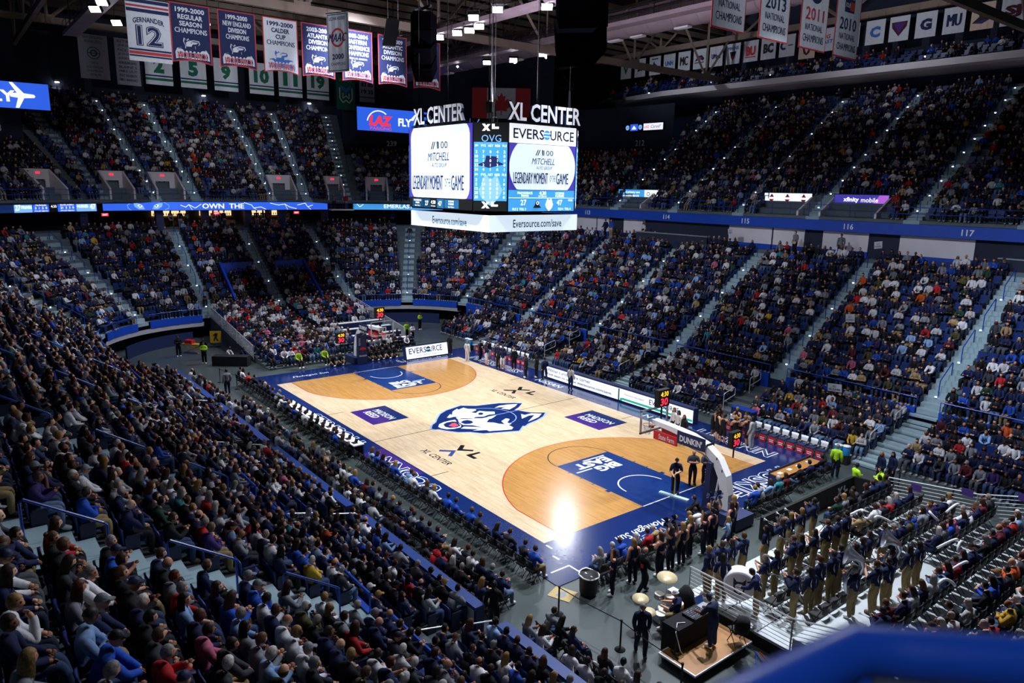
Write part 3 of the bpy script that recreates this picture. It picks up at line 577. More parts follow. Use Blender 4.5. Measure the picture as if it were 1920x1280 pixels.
def big(fr, w, small):
    t = tag(bpy.data.objects.new('video_face', None)); COL.objects.link(t); t.parent = sb; t.matrix_parent_inverse = Matrix.Translation(sb.location).inverted()
    lo, hi = (.62, H-.03) if not small else (1.15, H-.98)
    mb = MB(); panel(mb, fr, .05, lo, w-.1, hi-lo, 0); ball(mb, fr, w/2, (lo+hi)/2, w*.54 if not small else w*.49, (hi-lo)*.78, .25 if not small else .06, w-.25 if not small else w-.06, lo, hi, 1)
    cy = (lo+hi)/2+(.0 if not small else .08); k = w*.192; e = .88 if not small else .72
    for x in (-.52, -.38): mb.poly([(w/2+x*k-.12*k, cy+.58*k), (w/2+x*k-.05*k, cy+.58*k), (w/2+x*k+.12*k, cy+.9*k), (w/2+x*k+.05*k, cy+.9*k)], fr, .06, 0, 3)
    mb.poly([(w/2-.12*k, cy+.58*k), (w/2-.05*k, cy+.58*k), (w/2-.05*k, cy+.9*k), (w/2-.16*k, cy+.9*k)], fr, .06, 0, 3)
    mb.text('100', fr, w/2+.35*k, cy+.74*k, .3*k, .06, 3, 0, .75*k)
    mb.text('MITCHELL', fr, w/2, cy+.25*k, .36*k, .06, 4, .006, 1.75*k, shear=.22); mb.text('AUTO GROUP', fr, w/2+.05, cy-.12*k, .18*k, .06, 3, 0, 1.2*k, shear=.2)
    mb.text('LEGENDARY MOMENT', fr, w/2-.95*k, cy-e*k, .64*k, .06, 4, .02, 2.62*k); mb.text('OF THE', fr, w/2+.72*k, cy-e*k, .36*k, .06, 3, 0, .45*k); mb.text('GAME', fr, w/2+1.5*k, cy-e*k, .64*k, .06, 4, .02, .98*k)
    if small:
        panel(mb, fr, .05, H-.96, w-.1, .94, 2); mb.text('EVERS', fr, w*.28, H-.49, .5, .05, 3, .01, w*.44); mb.text('URCE', fr, w*.77, H-.49, .5, .05, 3, .01, w*.36)
        mb.ring(0, .24, 0, 2*PI, fr, .05, 20, 5, w*.54, H-.49)
        for q in (-.1, .06): mb.rect(w*.54-.25, H-.49+q, .5, .05, fr, .055, 0, 2)
        panel(mb, fr, .05, .05, w-.1, 1.08, 5); panel(mb, fr, .05, .72, w-.1, .02, 7, .04)
        for s, a, b, h in (('PROVIDENCE', .24, .98, .12), ('FRIARS', .24, .84, .12), ('UCONN', .76, .98, .12), ('HUSKIES', .76, .84, .12), ('4:30', .5, .98, .2), ('3rd Quarter', .5, .82, .1), ('27', .22, .5, .28), ('47', .76, .5, .28), ('FLS 2  TOL 3', .16, .16, .12), ('FLS 4  TOL 4', .84, .16, .12), ('POSS', .93, .62, .1)): mb.text(s, fr, a*w, b, h, .05, 7, .01)
        mb.poly([(w*.36, .22), (w*.48, .22), (w*.45, .36), (w*.44, .6), (w*.4, .58), (w*.39, .4)], fr, .05, 0, 3); mb.ring(.05, .1, 0, 2*PI, fr, .055, 10, 2, w*.425, .47)
        f2 = fr.at(w*.6, .4, 0, PI/2-1.57); husky(mb2 := MB(), f2, .085, .05, False); mb.add(mb2.v, mb2.f, 7)
    else:
        panel(mb, fr, .02, .05, w-.04, .55, 10)
        panel(mb, fr, .35, .1, 1.15, .45, 5); panel(mb, fr, 1.55, .08, .68, .48, 5); panel(mb, fr, 2.28, .08, .6, .5, 10, .035); panel(mb, fr, 2.93, .08, .68, .48, 5); panel(mb, fr, 3.66, .1, 1.4, .45, 5)
        for s, a, b, h in (('PROVIDENCE', .92, .46, .1), ('FRIARS', .92, .32, .1), ('FLS 2 TOL 3', .92, .16, .08), ('27', 1.9, .32, .26), ('4:30', 2.58, .38, .2), ('3rd Quarter', 2.58, .17, .08), ('47', 3.26, .32, .26), ('UCONN', 4.36, .46, .1), ('HUSKIES', 4.36, .32, .1), ('FLS 4 TOL 4', 4.36, .16, .08)): mb.text(s, fr, a, b, h, .05, 7, .01)
    mb.build('screen', SBM, t); return t
def stats(fr, w):
    t = bpy.data.objects.new('stat_face', None); COL.objects.link(t); t.parent = sb; t.matrix_parent_inverse = Matrix.Translation(sb.location).inverted()
    mb = MB(); panel(mb, fr, .02, .05, w-.04, H-.08, 10); panel(mb, fr, .04, .56, w-.08, 2.9, 5, .045)
    for b, ls in ((3.28, ('JER', 'PTS', 'AST', 'REB', 'FLS')), (1.86, ('JER', 'PTS', 'AST', 'REB', 'FLS'))):
        for i, s in enumerate(ls): mb.text(s, fr, w*(.1+.2*i), b, .11, .06, 7, .005)
    rows = (('2', '7', '0', '4', '2'), ('10', '5', '1', '2', '0'), ('15', '1', '0', '1', '0'), ('22', '2', '1', '3', '0'), ('31', '4', '1', '6', '1')), (('2', '2', '0', '1', '1'), ('5', '21', '3', '3', '0'), ('12', '0', '0', '0', '1'), ('25', '0', '3', '3', '3'), ('35', '8', '1', '0', '0'))
    for b, rr in zip((2.98, 1.6), rows):
        for j, r in enumerate(rr):
            for i, s in enumerate(r): mb.text(s, fr, w*(.1+.2*i), b-j*.215, .14, .065, 7, .01)
    mb.poly([(w*.1, 2.35), (w*.45, 2.2), (w*.9, 2.38), (w*.72, 2.52), (w*.7, 2.75), (w*.38, 2.8), (w*.34, 2.5)], fr, .055, 0, 4)
    husky(m2 := MB(), fr.at(w*.5, 1.12, 0, 0), .2, .05, False); mb.add(m2.v[:len(HUSK['outer'])*2], m2.f[:2], 9)
    mb.text('OVG', fr, w*.52, H-.78, .34, .06, 9, .0, 1.0); mb.text('OAK VIEW GROUP', fr, w*.5, H-1.05, .1, .06, 9, 0, w*.8)
    for b in (H-.3, .3):
        for P in ([(-.3, .22), (-.16, .22), (.12, -.12), (-.02, -.12)], [(-.02, .2), (.12, .2), (-.16, -.12), (-.3, -.12)], [(.2, .22), (.34, .22), (.34, -.02), (.2, -.02)], [(.2, -.02), (.55, -.02), (.55, .08), (.2, .08)]): mb.poly([(w*.42+x, b+y) for x, y in P], fr, .06, 0, 7)
    mb.build('screen', SBM, t)
for (i, j, kind) in ((7, 0, 'b'), (0, 1, 'c'), (1, 2, 's'), (2, 3, 'c'), (3, 4, 'b'), (4, 5, 'c'), (5, 6, 's'), (6, 7, 'c')):
    fr, w = face(i, j, SZ0)
    if kind == 'c': stats(fr, w)
    else: big(fr, w, kind == 's')
mb = MB(); Q = [(SA-.55, -SB+.5), (SA-.55, SB-.5), (-SA+.55, SB-.5), (-SA+.55, -SB+.5)]; Q = [(x, y+SY) for x, y in Q]
for i in range(4):
    a, b = Vector(Q[i-1]+(11.5,)), Vector(Q[i]+(11.5,)); fr = Fr(a, b-a, (0, 0, 1)); w = (b-a).length
    mb.rect(0, 0, w, .86, fr, .02, .05, 0); mb.text('Eversource.com/save', fr, w*.53, .42, .42, .04, 1, .012, min(w*.62, 3.4))
mb.add([p+(11.5,) for p in Q]+[p+(12.36,) for p in Q], [(0, 3, 2, 1), (4, 5, 6, 7)], 2); mb.build('lower_ring', ['led_sky', 'ink_teal', 'black'], sb)
mb = MB(); mb.poly([(x*.6, (y-SY)*.6+SY) for x, y in O8], Fr((0, 0, 12.55), (1, 0, 0), (0, 1, 0)), 0, .3); mb.build('neck', 'black', sb)
mat('sign_letter', '#e8ebf2', .5, emit=.35)
for i, j in ((7, 0), (1, 2), (3, 4), (5, 6)):
    fr, w = face(i, j, SZ1); mb = MB(); mb.text('XL CENTER', fr, w/2, .55, .88, .0, 2, .028, 4.9, depth=.14); mb.text('XL CENTER', fr, w/2, .55, .88, .145, 0, .022, 4.88); mb.box((w/2, .05, .05), (w*.9, .05, .05), fr, 1); mb.build('arena_name', ['sign_letter', 'black', 'navy'], sb)
mb = MB()
for x, y in ((3.4, -2.5), (3.4, 2.9), (-3.4, -2.5), (-3.4, 2.9)): mb = MB(); mb.lathe([(.2, 0), (.2, .5), (.08, .6), (.05, 1.5)], (x, y, SZ1+.5), n=8); mb.build('hoist_motor', 'black', sb)
mb = MB()
for x, y in ((3.4, -2.5), (3.4, 2.9), (-3.4, -2.5), (-3.4, 2.9), (0, .2), (1.8, -1.4), (-2, 1.6), (2.2, 1.7), (-1.2, -2.), (1.0, 2.6)): mb.tube([(x, y, SZ1), (x, y, 31)], .022, 4)
mb.build('hoist_cables', 'black', sb)
for (x, y) in ((-2.0, -2.3), (7.0, .2)) if 0 else (): pass
# ------------------------------------------------------------------ baskets
def basket(sg, lab):
    t = thing('basketball_hoop', lab, 'basketball hoop', (sg*17.2, 0, 0)); X = lambda x: sg*x
    B = lambda *a, **k: MB().box(*a, **k)
    mb = MB(); bx = 13.1
    for y in (-.9, .9): mb.box((X(bx), y, 3.42), (.07, .07, 1.1))
    for z in (2.9, 3.95): mb.box((X(bx), 0, z), (.07, 1.87, .07))
    mb.build('backboard_frame', 'steel', t)
    g = bpy.data.materials.get('board_glass')
    if not g:
        g = mat('board_glass', '#dfe8ee', .05); p = g.node_tree.nodes['Principled BSDF']; p.inputs['Transmission Weight'].default_value = 1; p.inputs['IOR'].default_value = 1.02
    mb = MB(); mb.box((X(bx-.02), 0, 3.42), (.012, 1.75, 1.0)); mb.build('glass_board', 'board_glass', t)
    mb = MB(); fr = Fr((X(bx-.035), 0, 0), (0, -sg, 0), (0, 0, 1))
    for a, b, w, h in ((-.31, 3.05, .05, .46), (.26, 3.05, .05, .46), (-.31, 3.05, .62, .05), (-.31, 3.46, .62, .05)): mb.rect(a, b, w, h, fr, 0, .004)
    mb.build('target_square', 'white', t)
    mb = MB(); rx = HX-.0
    mb.tube([(X(rx)+.23*math.cos(k*PI/10), .23*math.sin(k*PI/10), 3.05) for k in range(20)], .012, 6, 0, True); mb.box((X(bx-.13), 0, 3.03), (.2, .14, .1)); mb.build('rim', 'red', t)
    mb = MB()
    for k in range(12):
        a = k*PI/6; b = a+PI/12
        for e in (0, 1): c = b if e == 0 else a-PI/12; mb.tube([(X(rx)+.22*math.cos(a), .22*math.sin(a), 3.04), (X(rx)+.15*math.cos(c), .15*math.sin(c), 2.8), (X(rx)+.11*math.cos(a), .11*math.sin(a), 2.6)], .007, 3)
    tag(mb.build('net', 'white', t), kind='stuff')
    P = [(13.15, 3.35, .1), (14.2, 3.3, .12), (15.3, 3.2, .14), (16.1, 2.98, .17), (16.75, 2.55, .2), (17.12, 1.95, .22), (17.3, 1.2, .2), (17.36, .45, .18)]
    mb = MB(); V = []
    for i, (x, z, h) in enumerate(P):
        x0, z0, _ = P[max(i-1, 0)]; x1, z1, _ = P[min(i+1, len(P)-1)]; l = math.hypot(x1-x0, z1-z0); nx, nz = -(z1-z0)/l, (x1-x0)/l
        V += [(X(x+nx*h*e), y, z+nz*h*e) for y, e in ((-.19, -1), (-.19, 1), (.19, 1), (.19, -1))]
    n = len(P); mb.add(V, [(4*i+j, 4*i+(j+1) % 4, 4*i+4+(j+1) % 4, 4*i+4+j) for i in range(n-1) for j in range(4)]+[(0, 1, 2, 3), (4*n-1, 4*n-2, 4*n-3, 4*n-4)]); arm = mb.build('arm', 'white', t)
    for x, z in ((16.25, 3.08), (16.8, 2.66), (17.1, 2.2)): MB().box((X(x), 0, z+.02), (.05, .392, .12)).build('slot_mark', 'black', arm)
    mb = MB(); mb.tube([(X(16.75), -.14, .4), (X(16.95), -.14, 1.9)], .045, 6); mb.tube([(X(16.75), .14, .4), (X(16.95), .14, 1.9)], .045, 6); mb.tube([(X(13.3), 0, 2.95), (X(15.9), 0, 2.6), (X(16.7), 0, 2.2)], .035, 6); mb.build('struts', 'white', t)
    mb = MB(); mb.box((X(17.45), 0, .3), (1.7, 1.2, .5)); mb.build('base', 'navy', t)
    mb = MB(); mb.add([(X(x), y, z) for y in (-.36, .36) for x, z in ((16.3, .05), (16.42, 2.45), (16.66, 2.45), (16.66, .05))], [(0, 1, 2, 3), (7, 6, 5, 4), (0, 4, 5, 1), (1, 5, 6, 2), (2, 6, 7, 3), (3, 7, 4, 0)]); pad = mb.build('front_pad', 'navy', t)
    fr = Fr((X(16.29), 0, 0), (0, -sg, 0), (sg*.05, 0, 1)); mb = MB()
    mb.poly([(-.28+.28*(1-math.cos(k*PI/8)), 1.2+.2*math.sin(k*PI/8)) for k in range(9)], fr, .01, 0, 0); mb.rect(-.012, .9, .024, .32, fr, .01, 0, 0); mb.text('TRAVELERS', fr, 0, .72, .13, .012, 1, .01, .66)
    mb.build('umbrella_logo', ['red', 'white'], pad)
    for k in range(5): MB().box((X(16.36), -.25, 1.6+k*.12), (.02, .14, .035)).build('vent_mark', 'white', pad)
    for s in (-1, 1):
        fr = Fr((X(14.05), s*.3, 2.82), (-s, 0, 0), (0, 0, 1)); mb = MB(); mb.rect(-.68, -.2, 1.36, .4, fr, 0, .05, 0); mb.text('State Farm', fr, .08, .0, .24, .01, 1, .01, .9); mb.build('red_ad_pad', ['red', 'white'], t)
        fr = Fr((X(15.5), s*.34, 3.08), (-s, 0, 0), (0, 0, 1)); mb = MB(); mb.rect(-.75, -.26, 1.5, .58, fr, 0, .05, 0); mb.text("DUNKIN'", fr, 0, .02, .3, .01, 1, .035, 1.2); mb.build('sponsor_pad', ['navy', 'white'], t)
    shotclock('shot_clock', (X(13.5), 0, 4.55), sg, t)
    return t
def shotclock(name, c, sg, parent, label=None):
    root = parent
    mb = MB(); mb.box(c, (.25, .75, .8)); mb.tube([(c[0], c[1], c[2]-.4), (c[0], c[1], c[2]-1.0)], .04, 6); clk = mb.build(name, 'black', parent)
    for s in (-1, 1):
        fr = Fr((c[0]+s*.13, c[1], c[2]), (0, s, 0), (0, 0, 1)); mb = MB(); mb.text('4:30', fr, 0, .2, .24, .01, 0, .02, .52); mb.text('30', fr, 0, -.16, .36, .01, 1, .03, .5)
        (mb.build('digits', ['led_amber', 'led_red'], clk))
    return clk
basket(1, 'basketball hoop at the near end with white arm, seen from behind')
basket(-1, 'basketball hoop at the far end with a navy umbrella pad')
o = shotclock('shot_clock', (13.9, 5.3, 1.6), 1, None); tag(o, 'low shot clock on a stand behind the near hoop', 'clock')
o = shotclock('shot_clock', (-16.2, -1.9, 2.4), -1, None); tag(o, 'small low shot clock beside the far hoop', 'clock')
# ------------------------------------------------------------------ lit boards round the floor
def floorboard(name, lab, fr, w, h, draw):
    t = thing(name, lab, 'board', fr.o); mb = MB(); mb.box((w/2, h/2, -.25), (w+.05, h+.05, .45), fr); mb.build('table_front', 'navy', t)
    mb = MB(); mb.rect(0, .12, w, h-.2, fr, .02, .02); mb.build('screen', 'led_white', t); wr(t, ['ink_blue', 'led_green', 'ink_teal', 'led_white'], *draw); return t
fr = Fr((-5.3, 9.2, 0.03), (1, 0, 0), (0, 0, 1))
def evers(fr, a, b, h, k=1.): return [lambda m: m.text('EVERS', fr, a, b, h, .04, 0, .01, 5.0*h*.72*k), lambda m: m.text('URCE', fr, a+h*3.75*k, b, h, .04, 0, .01, 4.0*h*.7*k), lambda m: m.ring(0, h*.5, 0, 2*PI, fr, .04, 14, 2, a+h*2.2*k, b), lambda m: m.rect(a+h*1.7*k, b-.05*h, h, .12*h, fr, .045, 0, 3)]
floorboard('courtside_board', 'long white lit board along the far sideline about winter savings', fr, 7.4, .98, [lambda m: m.text("Winter's around the corner.", fr, .35, .72, .26, .04, 0, .012, 4.6, 'l'), lambda m: m.text('Find ways to save at eversource.com/save.', fr, .35, .36, .24, .04, 0, .012, 6.6, 'l')])
fr2 = Fr((2.12, 9.2, 0.03), (1, 0, 0), (0, 0, 1))
floorboard('courtside_board', 'white lit board with teal curve right of the winter savings board', fr2, 6.2, .98, [lambda m: m.poly([(.0, .12), (.25, .12), (.3, .3), (.5, .34), (6.2, .34), (6.2, .2), (.5, .2), (.42, .12), (.42, .12)], fr2, .04, 0, 1), lambda m: m.rect(.1, .12, .12, .78, fr2, .04, 0, 2), lambda m: m.text('Powered by New England', fr2, 1.5, .6, .16, .04, 0, 0, 1.7)]+evers(fr2, 3.4, .62, .34))
fr3 = Fr((-15.4, 3.4, 0.03), (0, 1, 0), (-.25, 0, 1)); fr3 = Fr(fr3.o, (0, 1, 0), (-.22, 0, 1))
floorboard('baseline_board', 'tilted white lit board at the far baseline reading Eversource', fr3, 3.9, 1.15, evers(fr3, 1.05, .72, .46, .98)+[lambda m: m.text('together with our neighbors', fr3, 1.95, .3, .12, .04, 0, 0, 2.4)])
# ------------------------------------------------------------------ ribbon boards and corner boards
def ribbon(name, lab, s0, s1, base, draw):
    t = thing(name, lab, 'sign', LOW.fr((s0+s1)/2, FD, FZ0).o); S = ss(LOW, s0, s1, .5)
    mb = MB(); strip(mb, LOW, S, [(FD-.02, FZ0-.06), (FD-.12, FZ0-.06), (FD-.12, FZ1+.06), (FD, FZ1+.06)]); mb.build('housing', 'black', t)
    mb = MB(); strip(mb, LOW, S, [(FD-.14, FZ0), (FD-.14, FZ1)]); mb.build('screen', base, t)
    mb = MB(); draw(mb); mb.build('lettering', ['led_text', 'led_cyan', 'led_navy', 'led_blue', 'led_pale', 'led_green', 'black'], t)
class CFr:
    """frame that follows the curve of the ribbon"""
    def __init__(s, t): s.t = t
    def p(s, a, b, c=0.):
        k = LOW.at(s.t-a*.5, FD)[4]; q = s.t; n = 6
        for i in range(n): q -= a/n/LOW.at(q, FD)[4]
        x, y, _, _, _ = LOW.at(q, FD-.15-c); return Vector((x, y, (FZ0+FZ1)/2+b))
R_ = CFr
def d(mb):
    f = R_(78.2)
    for s in (-1, 1):
        mb.poly([(s*.35, -.3), (s*.5, .1), (s*1.0, .3), (s*1.35, .3), (s*1.25, -.05), (s*.9, -.3)], f, .01, 0, 4); mb.poly([(s*.55, -.02), (s*.75, .16), (s*.98, .1), (s*.8, -.12)], f, .02, 0, 0); mb.ring(0, .08, 0, 2*PI, f, .03, 8, 2, s*.77, .03)
        mb.line([(s*1.5, .36), (s*1.9, .1), (s*1.85, -.2), (s*1.6, -.36)], .05, f, .01, 4)
    f = R_(71.4); mb.text('OWN  THE', f, 0, 0, .5, .01, 0, .03, 4.2)
    for s, L in ((74.6, [(-1, .1), (-.5, -.1), (-.2, .15), (.4, -.2), (1, .2)]), (67.3, [(-2, .35), (-1.2, .1), (-1.0, -.2), (-.2, -.1), (.3, -.35)]), (65.0, [(-1.5, .3), (-.6, .1), (.1, .2), (.6, -.1), (1.4, -.3)]), (62.6, [(-.9, .1), (0, .3), (.3, -.1), (.8, .1)])):
        f = R_(s); mb.line(L, .045, f, .012, 0); mb.line([L[2], (L[2][0]+.3, -.38)], .03, f, .012, 0)
ribbon('ribbon_board', 'long lit ribbon board on the far end with husky eyes reading own the', 61.2, 80.0, 'led_blue', d)
ribbon('ribbon_board', 'lit cyan ribbon board beside the scoreboard reading everlast', 52.2, 59.9, 'led_cyan', lambda mb: (mb.text('EMERLAST', R_(57.6), 0, 0, .42, .01, 0, .02, 3.4), mb.line([(-2.6, .3), (-2.2, -.1), (-1.8, .2)], .05, R_(58.6), .01, 0)))
def d(mb):
    for s, a, b, w, m, t in ((83.4, 0, 0, 2.9, 4, None), (82.3, .6, 0, 2.6, 3, None), (81.8, 1.45, 0, 1.0, 6, None)): pass
    f = R_(82.05); L = 6.8
    for x, w, m in ((-3.3, 1.65, 4), (-1.6, 1.45, 3), (-.1, .7, 6), (.65, 1.6, 3), (2.3, 1.8, 4)): mb.rect(x, -.42, w, .84, f, .02, 0, m)
    for s, x, y, h, w in (('27', -3.0, 0, .5, .48), ('FRIARS', -2.2, .02, .26, .95), ('MORALES', -.9, .22, .2, 1.0), ('5  1  2  0', -.9, -.06, .2, 1.1), ('PTS AST REB FLS', -.9, -.32, .1, 1.2), ('4:30', .25, .06, .24, .5), ('BUECKERS', 1.45, .22, .2, 1.2), ('21  3  3  0', 1.45, -.06, .2, 1.2), ('PTS AST REB FLS', 1.45, -.32, .1, 1.2), ('HUSKIES', 2.85, .05, .26, .95), ('47', 3.75, 0, .5, .48)): mb.text(s, f, x, y, h, .1, 0, .01, w)
ribbon('ribbon_board', 'lit score ribbon at the far left showing the points of both teams', 80.4, 87, 'led_navy', d)
t = thing('camera_balcony', 'small white edged balcony between the two ribbon boards', 'balcony', LOW.fr(60.55, FD, FZ0).o); f = LOW.fr(60.55, FD-.6, FZ0)
mb = MB(); mb.box((0, 0, 0), (2.6, .14, 1.3), f); mb.build('floor_slab', 'white', t)
mb = MB()
for z in (.4, .8): mb.tube([f.p(-1.3, z, -.5), f.p(-1.3, z, .6), f.p(1.3, z, .6), f.p(1.3, z, -.5)], .02, 5)
for x in (-1.3, 0, 1.3): mb.tube([f.p(x, 0, .6), f.p(x, .8, .6)], .02, 5)
mb.build('railing', 'blue_rail', t)
fr = Fr((-46, 14.8, 19.95), (0, 1, 0), (0, 0, 1))
def d(f, t):
    wr(t, ['led_red', 'led_text', 'led_pale'], lambda m: m.text('LAZ', f, -1.75, -.1, 1.15, .02, 0, .06, 2.9, shear=.15), lambda m: m.text('PARKING', f, -1.75, -.98, .34, .02, 0, .0, 2.8), lambda m: m.ring(1.5, 1.62, .9, 2.9, Fr(f.p(-2.0, -.55), f.x, f.y), .02, 16, 1), lambda m: m.text('FLY', f, 1.5, -.1, .9, .02, 1, .03, 1.8), lambda m: m.poly([(2.2, .2), (2.9, .9), (3.1, .9), (2.7, .2)], f, .02, 0, 1))
ledsign(fr.at(4.8, 1.32), 9.6, 2.6, 'led_blue', 'large blue lit board behind the scoreboard with a red parking company name', d)
fr = Fr((-45, -15.75, 19.75), (0, 1, 0), (0, 0, 1))
def d(f, t):
    wr(t, ['led_text'], lambda m: m.text('FLY', f, .35, -.1, .95, .02, 0, .03, 2.4), lambda m: m.poly([(1.2, .16), (1.7, .2), (1.2, 1.05), (1.45, 1.05), (2.2, .2), (2.95, .13), (3.05, 0), (2.95, -.13), (2.2, -.2), (1.75, -1.05), (1.5, -1.05), (1.75, -.2), (1.2, -.14)], f, .02))
ledsign(fr.at(-4.1, 1.13, 0, -.0), 8.2, 2.2, 'led_blue', 'large blue lit board at the left edge with a white aeroplane', d)
f = UP.fr(44.2, 10.0, 20.6)
def d(f, t):
    for x in (-2.4, -.55): mb = MB(); mb.ring(.1, .27, 0, 2*PI, f, .02, 14, 0, x, 0); mb.rect(x-.05, -.2, .1, .4, f, .03, 0, 0); mb.build('badge', ['led_pale'], t)
    mb = MB(); mb.rect(-2.0, -.36, 1.1, .72, f, .01, 0, 0); mb.poly([(-1.8, -.2), (-1.45, .2), (-1.1, -.2)], f, .02, 0, 1); mb.build('badge', ['led_blue', 'led_text'], t)
    mb = MB(); mb.rect(-.1, -.36, 2.7, .72, f, .01, 0, 0); mb.text('LAZ', f, .35, 0, .28, .02, 1, .02); mb.text('Cared?', f, 1.6, .02, .34, .02, 2, 0, shear=.3); mb.build('score_strip', ['led_white', 'led_red', 'ink'], t)
ledsign(f, 5.4, .85, 'dark_wall', 'short lit strip with round badges on the dark wall right of the scoreboard', d)
# ------------------------------------------------------------------ hanging banners
mat('cloth_white', '#c9ced6', .9, noise=.05); mat('cloth_navy', '#1c2650', .9, noise=.08); mat('cloth_red', '#b93a3e', .9, noise=.05); mat('cloth_green', '#14614a', .9, noise=.06); mat('cloth_grey', '#a9aab8', .9, noise=.05); mat('cloth_tan', '#d8bfae', .9); mat('cloth_maroon', '#4a1a2c', .9); mat('cloth_sky', '#3a6ab4', .9); mat('cloth_gold', '#b08a3a', .9); mat('cloth_purple', '#4b2c7e', .9)
CLM = ['cloth_white', 'cloth_navy', 'cloth_red', 'cloth_green', 'cloth_grey', 'cloth_maroon', 'cloth_sky', 'cloth_gold', 'cloth_tan', 'cloth_purple', 'black']
def banner(lab, fr, w, h, base, draw, notch=False, border=None, grp=None, name='banner', hang=None):
    """fr: middle of the lower edge"""
    t = thing(name, lab, 'banner', fr.o, grp); n = 10
    def cloth(k, z, m, th):
        mb = MB(); V = []; F = []
        W, H0 = w/2-k, k
        lo = lambda x: (k+(.22 if not notch else 0)*0)+(.16*(1-abs(2*x/w)**2) if notch and abs(x) < w*.42 else 0)
        for i in range(n+1):
            x = -W+2*W*i/n; r = .015*math.sin(i*2.1)
            V += [fr.p(x, lo(x), z+r), fr.p(x, h-k, z+r), fr.p(x, lo(x), z+r-th), fr.p(x, h-k, z+r-th)]
        for i in range(n):
            a, b = 4*i, 4*i+4; F += [(a, b, b+1, a+1), (a+2, a+3, b+3, b+2), (a, a+2, b+2, b), (a+1, b+1, b+3, a+3)]
        F += [(0, 1, 3, 2), (4*n, 4*n+2, 4*n+3, 4*n+1)]
        mb.add(V, F); return mb.build('border' if k == 0 and border else 'fabric', m, t)
    cloth(0, 0, border or base, .02)
    if border: cloth(.07, .012, base, .012)
    mb = MB(); mb.tube([fr.p(-w/2-.05, h+.02, 0), fr.p(w/2+.05, h+.02, 0)], .03, 6)
    for s in (-1, 1): mb.tube([fr.p(s*w*.45, h, 0), fr.p(s*w*.45, h+(hang or (1.2 if fr.o.y < 40 else .5)), 0)], .012, 4)
    mb.build('hanging_bar', 'black', t)
    mb = MB(); draw(mb, fr); mb.build('lettering', CLM, t); return t
def paw(mb, f, c, cb, cr):
    """wolf head over two arms with lettering below"""
    z = .04
    A = [(-1.0, .22), (-1.02, .62), (-.9, .86), (-.62, .94), (-.42, .86), (-.4, 1.05), (-.52, 1.3), (-.46, 1.52), (-.3, 1.38), (-.2, 1.5), (-.12, 1.36), (.12, 1.42), (.44, 1.4), (.5, 1.22), (.4, 1.12), (.2, 1.08), (.22, .88), (.5, .94), (.86, .88), (1.02, .64), (1.04, .24), (.86, .28), (-.84, .28)]
    mb.poly(A, f, z, 0, c); mb.poly([(x*.9, .12+y*.88) for x, y in A], f, z+.006, 0, cb)
    for x in (-.72, .7): mb.ring(.1, .26, .2, 2.9, f, z+.012, 10, c, x, .58)
    for x in (-.35, -.12, .12, .36): mb.ring(0, .075, 0, 2*PI, f, z+.012, 8, c, x, .68)
    mb.poly([(-.34, 1.0), (-.36, 1.22), (-.2, 1.34), (.1, 1.3), (.36, 1.3), (.3, 1.2), (.04, 1.16), (-.04, 1.02)], f, z+.012, 0, c); mb.poly([(-.12, 1.24), (.02, 1.26), (.0, 1.2)], f, z+.018, 0, cb)
    mb.text('WOLF PACK', f, 0, .46, .42, z+.03, c, .07, 1.9); mb.text('WOLF PACK', f, 0, .46, .4, z+.034, cr, .035, 1.84)
def wolf(i, y, lab, lines, base='cloth_navy', ink=0, small=None):
    fr = Fr((-17, y, 21.12), (0, 1, 0), (0, 0, 1))
    def d(mb, f):
        for k, (s, w) in enumerate(lines): mb.text(s, f, 0, 3.15-.4*k, .3, .035, ink, .035, w)
        if small: mb.text(small, f, 0, 3.15-.4*len(lines)+.06, .13, .035, ink, .01, 1.5)
        paw(mb, f, 0, 1 if base == 'cloth_navy' else 6, 2)
    banner(lab, fr, 2.42, 3.55, base, d, True, 'cloth_red', 'championship banners over the far court')
fr = Fr((-17, -13.45, 20.95), (0, 1, 0), (0, 0, 1))
def d(mb, f):
    for b, h, m in ((3.35, .2, 1), (3.2, .1, 0), (3.1, .12, 2), (3.02, .08, 0), (2.82, .2, 1), (.62, .1, 1), (.4, .17, 2), (.26, .09, 1)): mb.rect(-1.2, b, 2.4, h, f, .036, 0, m)
    mb.text('GERNANDER', f, 0, 2.42, .3, .036, 1, .02, 1.75, bend=.16); mb.text('12', f, 0, 1.5, 1.2, .036, 1, .06, 1.5); mb.text('12', f, 0, 1.5, 1.1, .04, 0, .035, 1.4); mb.text('12', f, 0, 1.5, 1.06, .044, 1, .01, 1.34)
banner('white jersey banner with a large navy number twelve', fr, 2.45, 3.6, 'cloth_white', d)
wolf(1, -11.0, 'navy wolf banner for regular season champions, red border', [('1999-2000', 1.75), ('REGULAR', 1.5), ('SEASON', 1.35), ('CHAMPIONS', 1.95)])
wolf(2, -8.1, 'navy wolf banner for New England division champions', [('1999-2000', 1.4), ('NEW ENGLAND', 1.8), ('DIVISION', 1.15), ('CHAMPIONS', 1.5)])
wolf(3, -5.2, 'pale wolf banner for cup champions with navy lettering', [('1999-2000', 1.8), ('CALDER', 1.25), ('CUP', .7), ('CHAMPIONS', 1.95)], 'cloth_white', 1)
wolf(4, -2.5, 'navy wolf banner for Atlantic division champions, left of white hockey banner', [('2003-2004', 1.7), ('ATLANTIC', 1.6), ('DIVISION', 1.4), ('CHAMPIONS', 1.8)])
wolf(5, .5, 'navy wolf banner for Eastern conference champions', [('2003-2004', 1.7), ('EASTERN', 1.5), ('CONFERENCE', 1.95), ('CHAMPIONS', 1.8)], small='REGULAR SEASON')
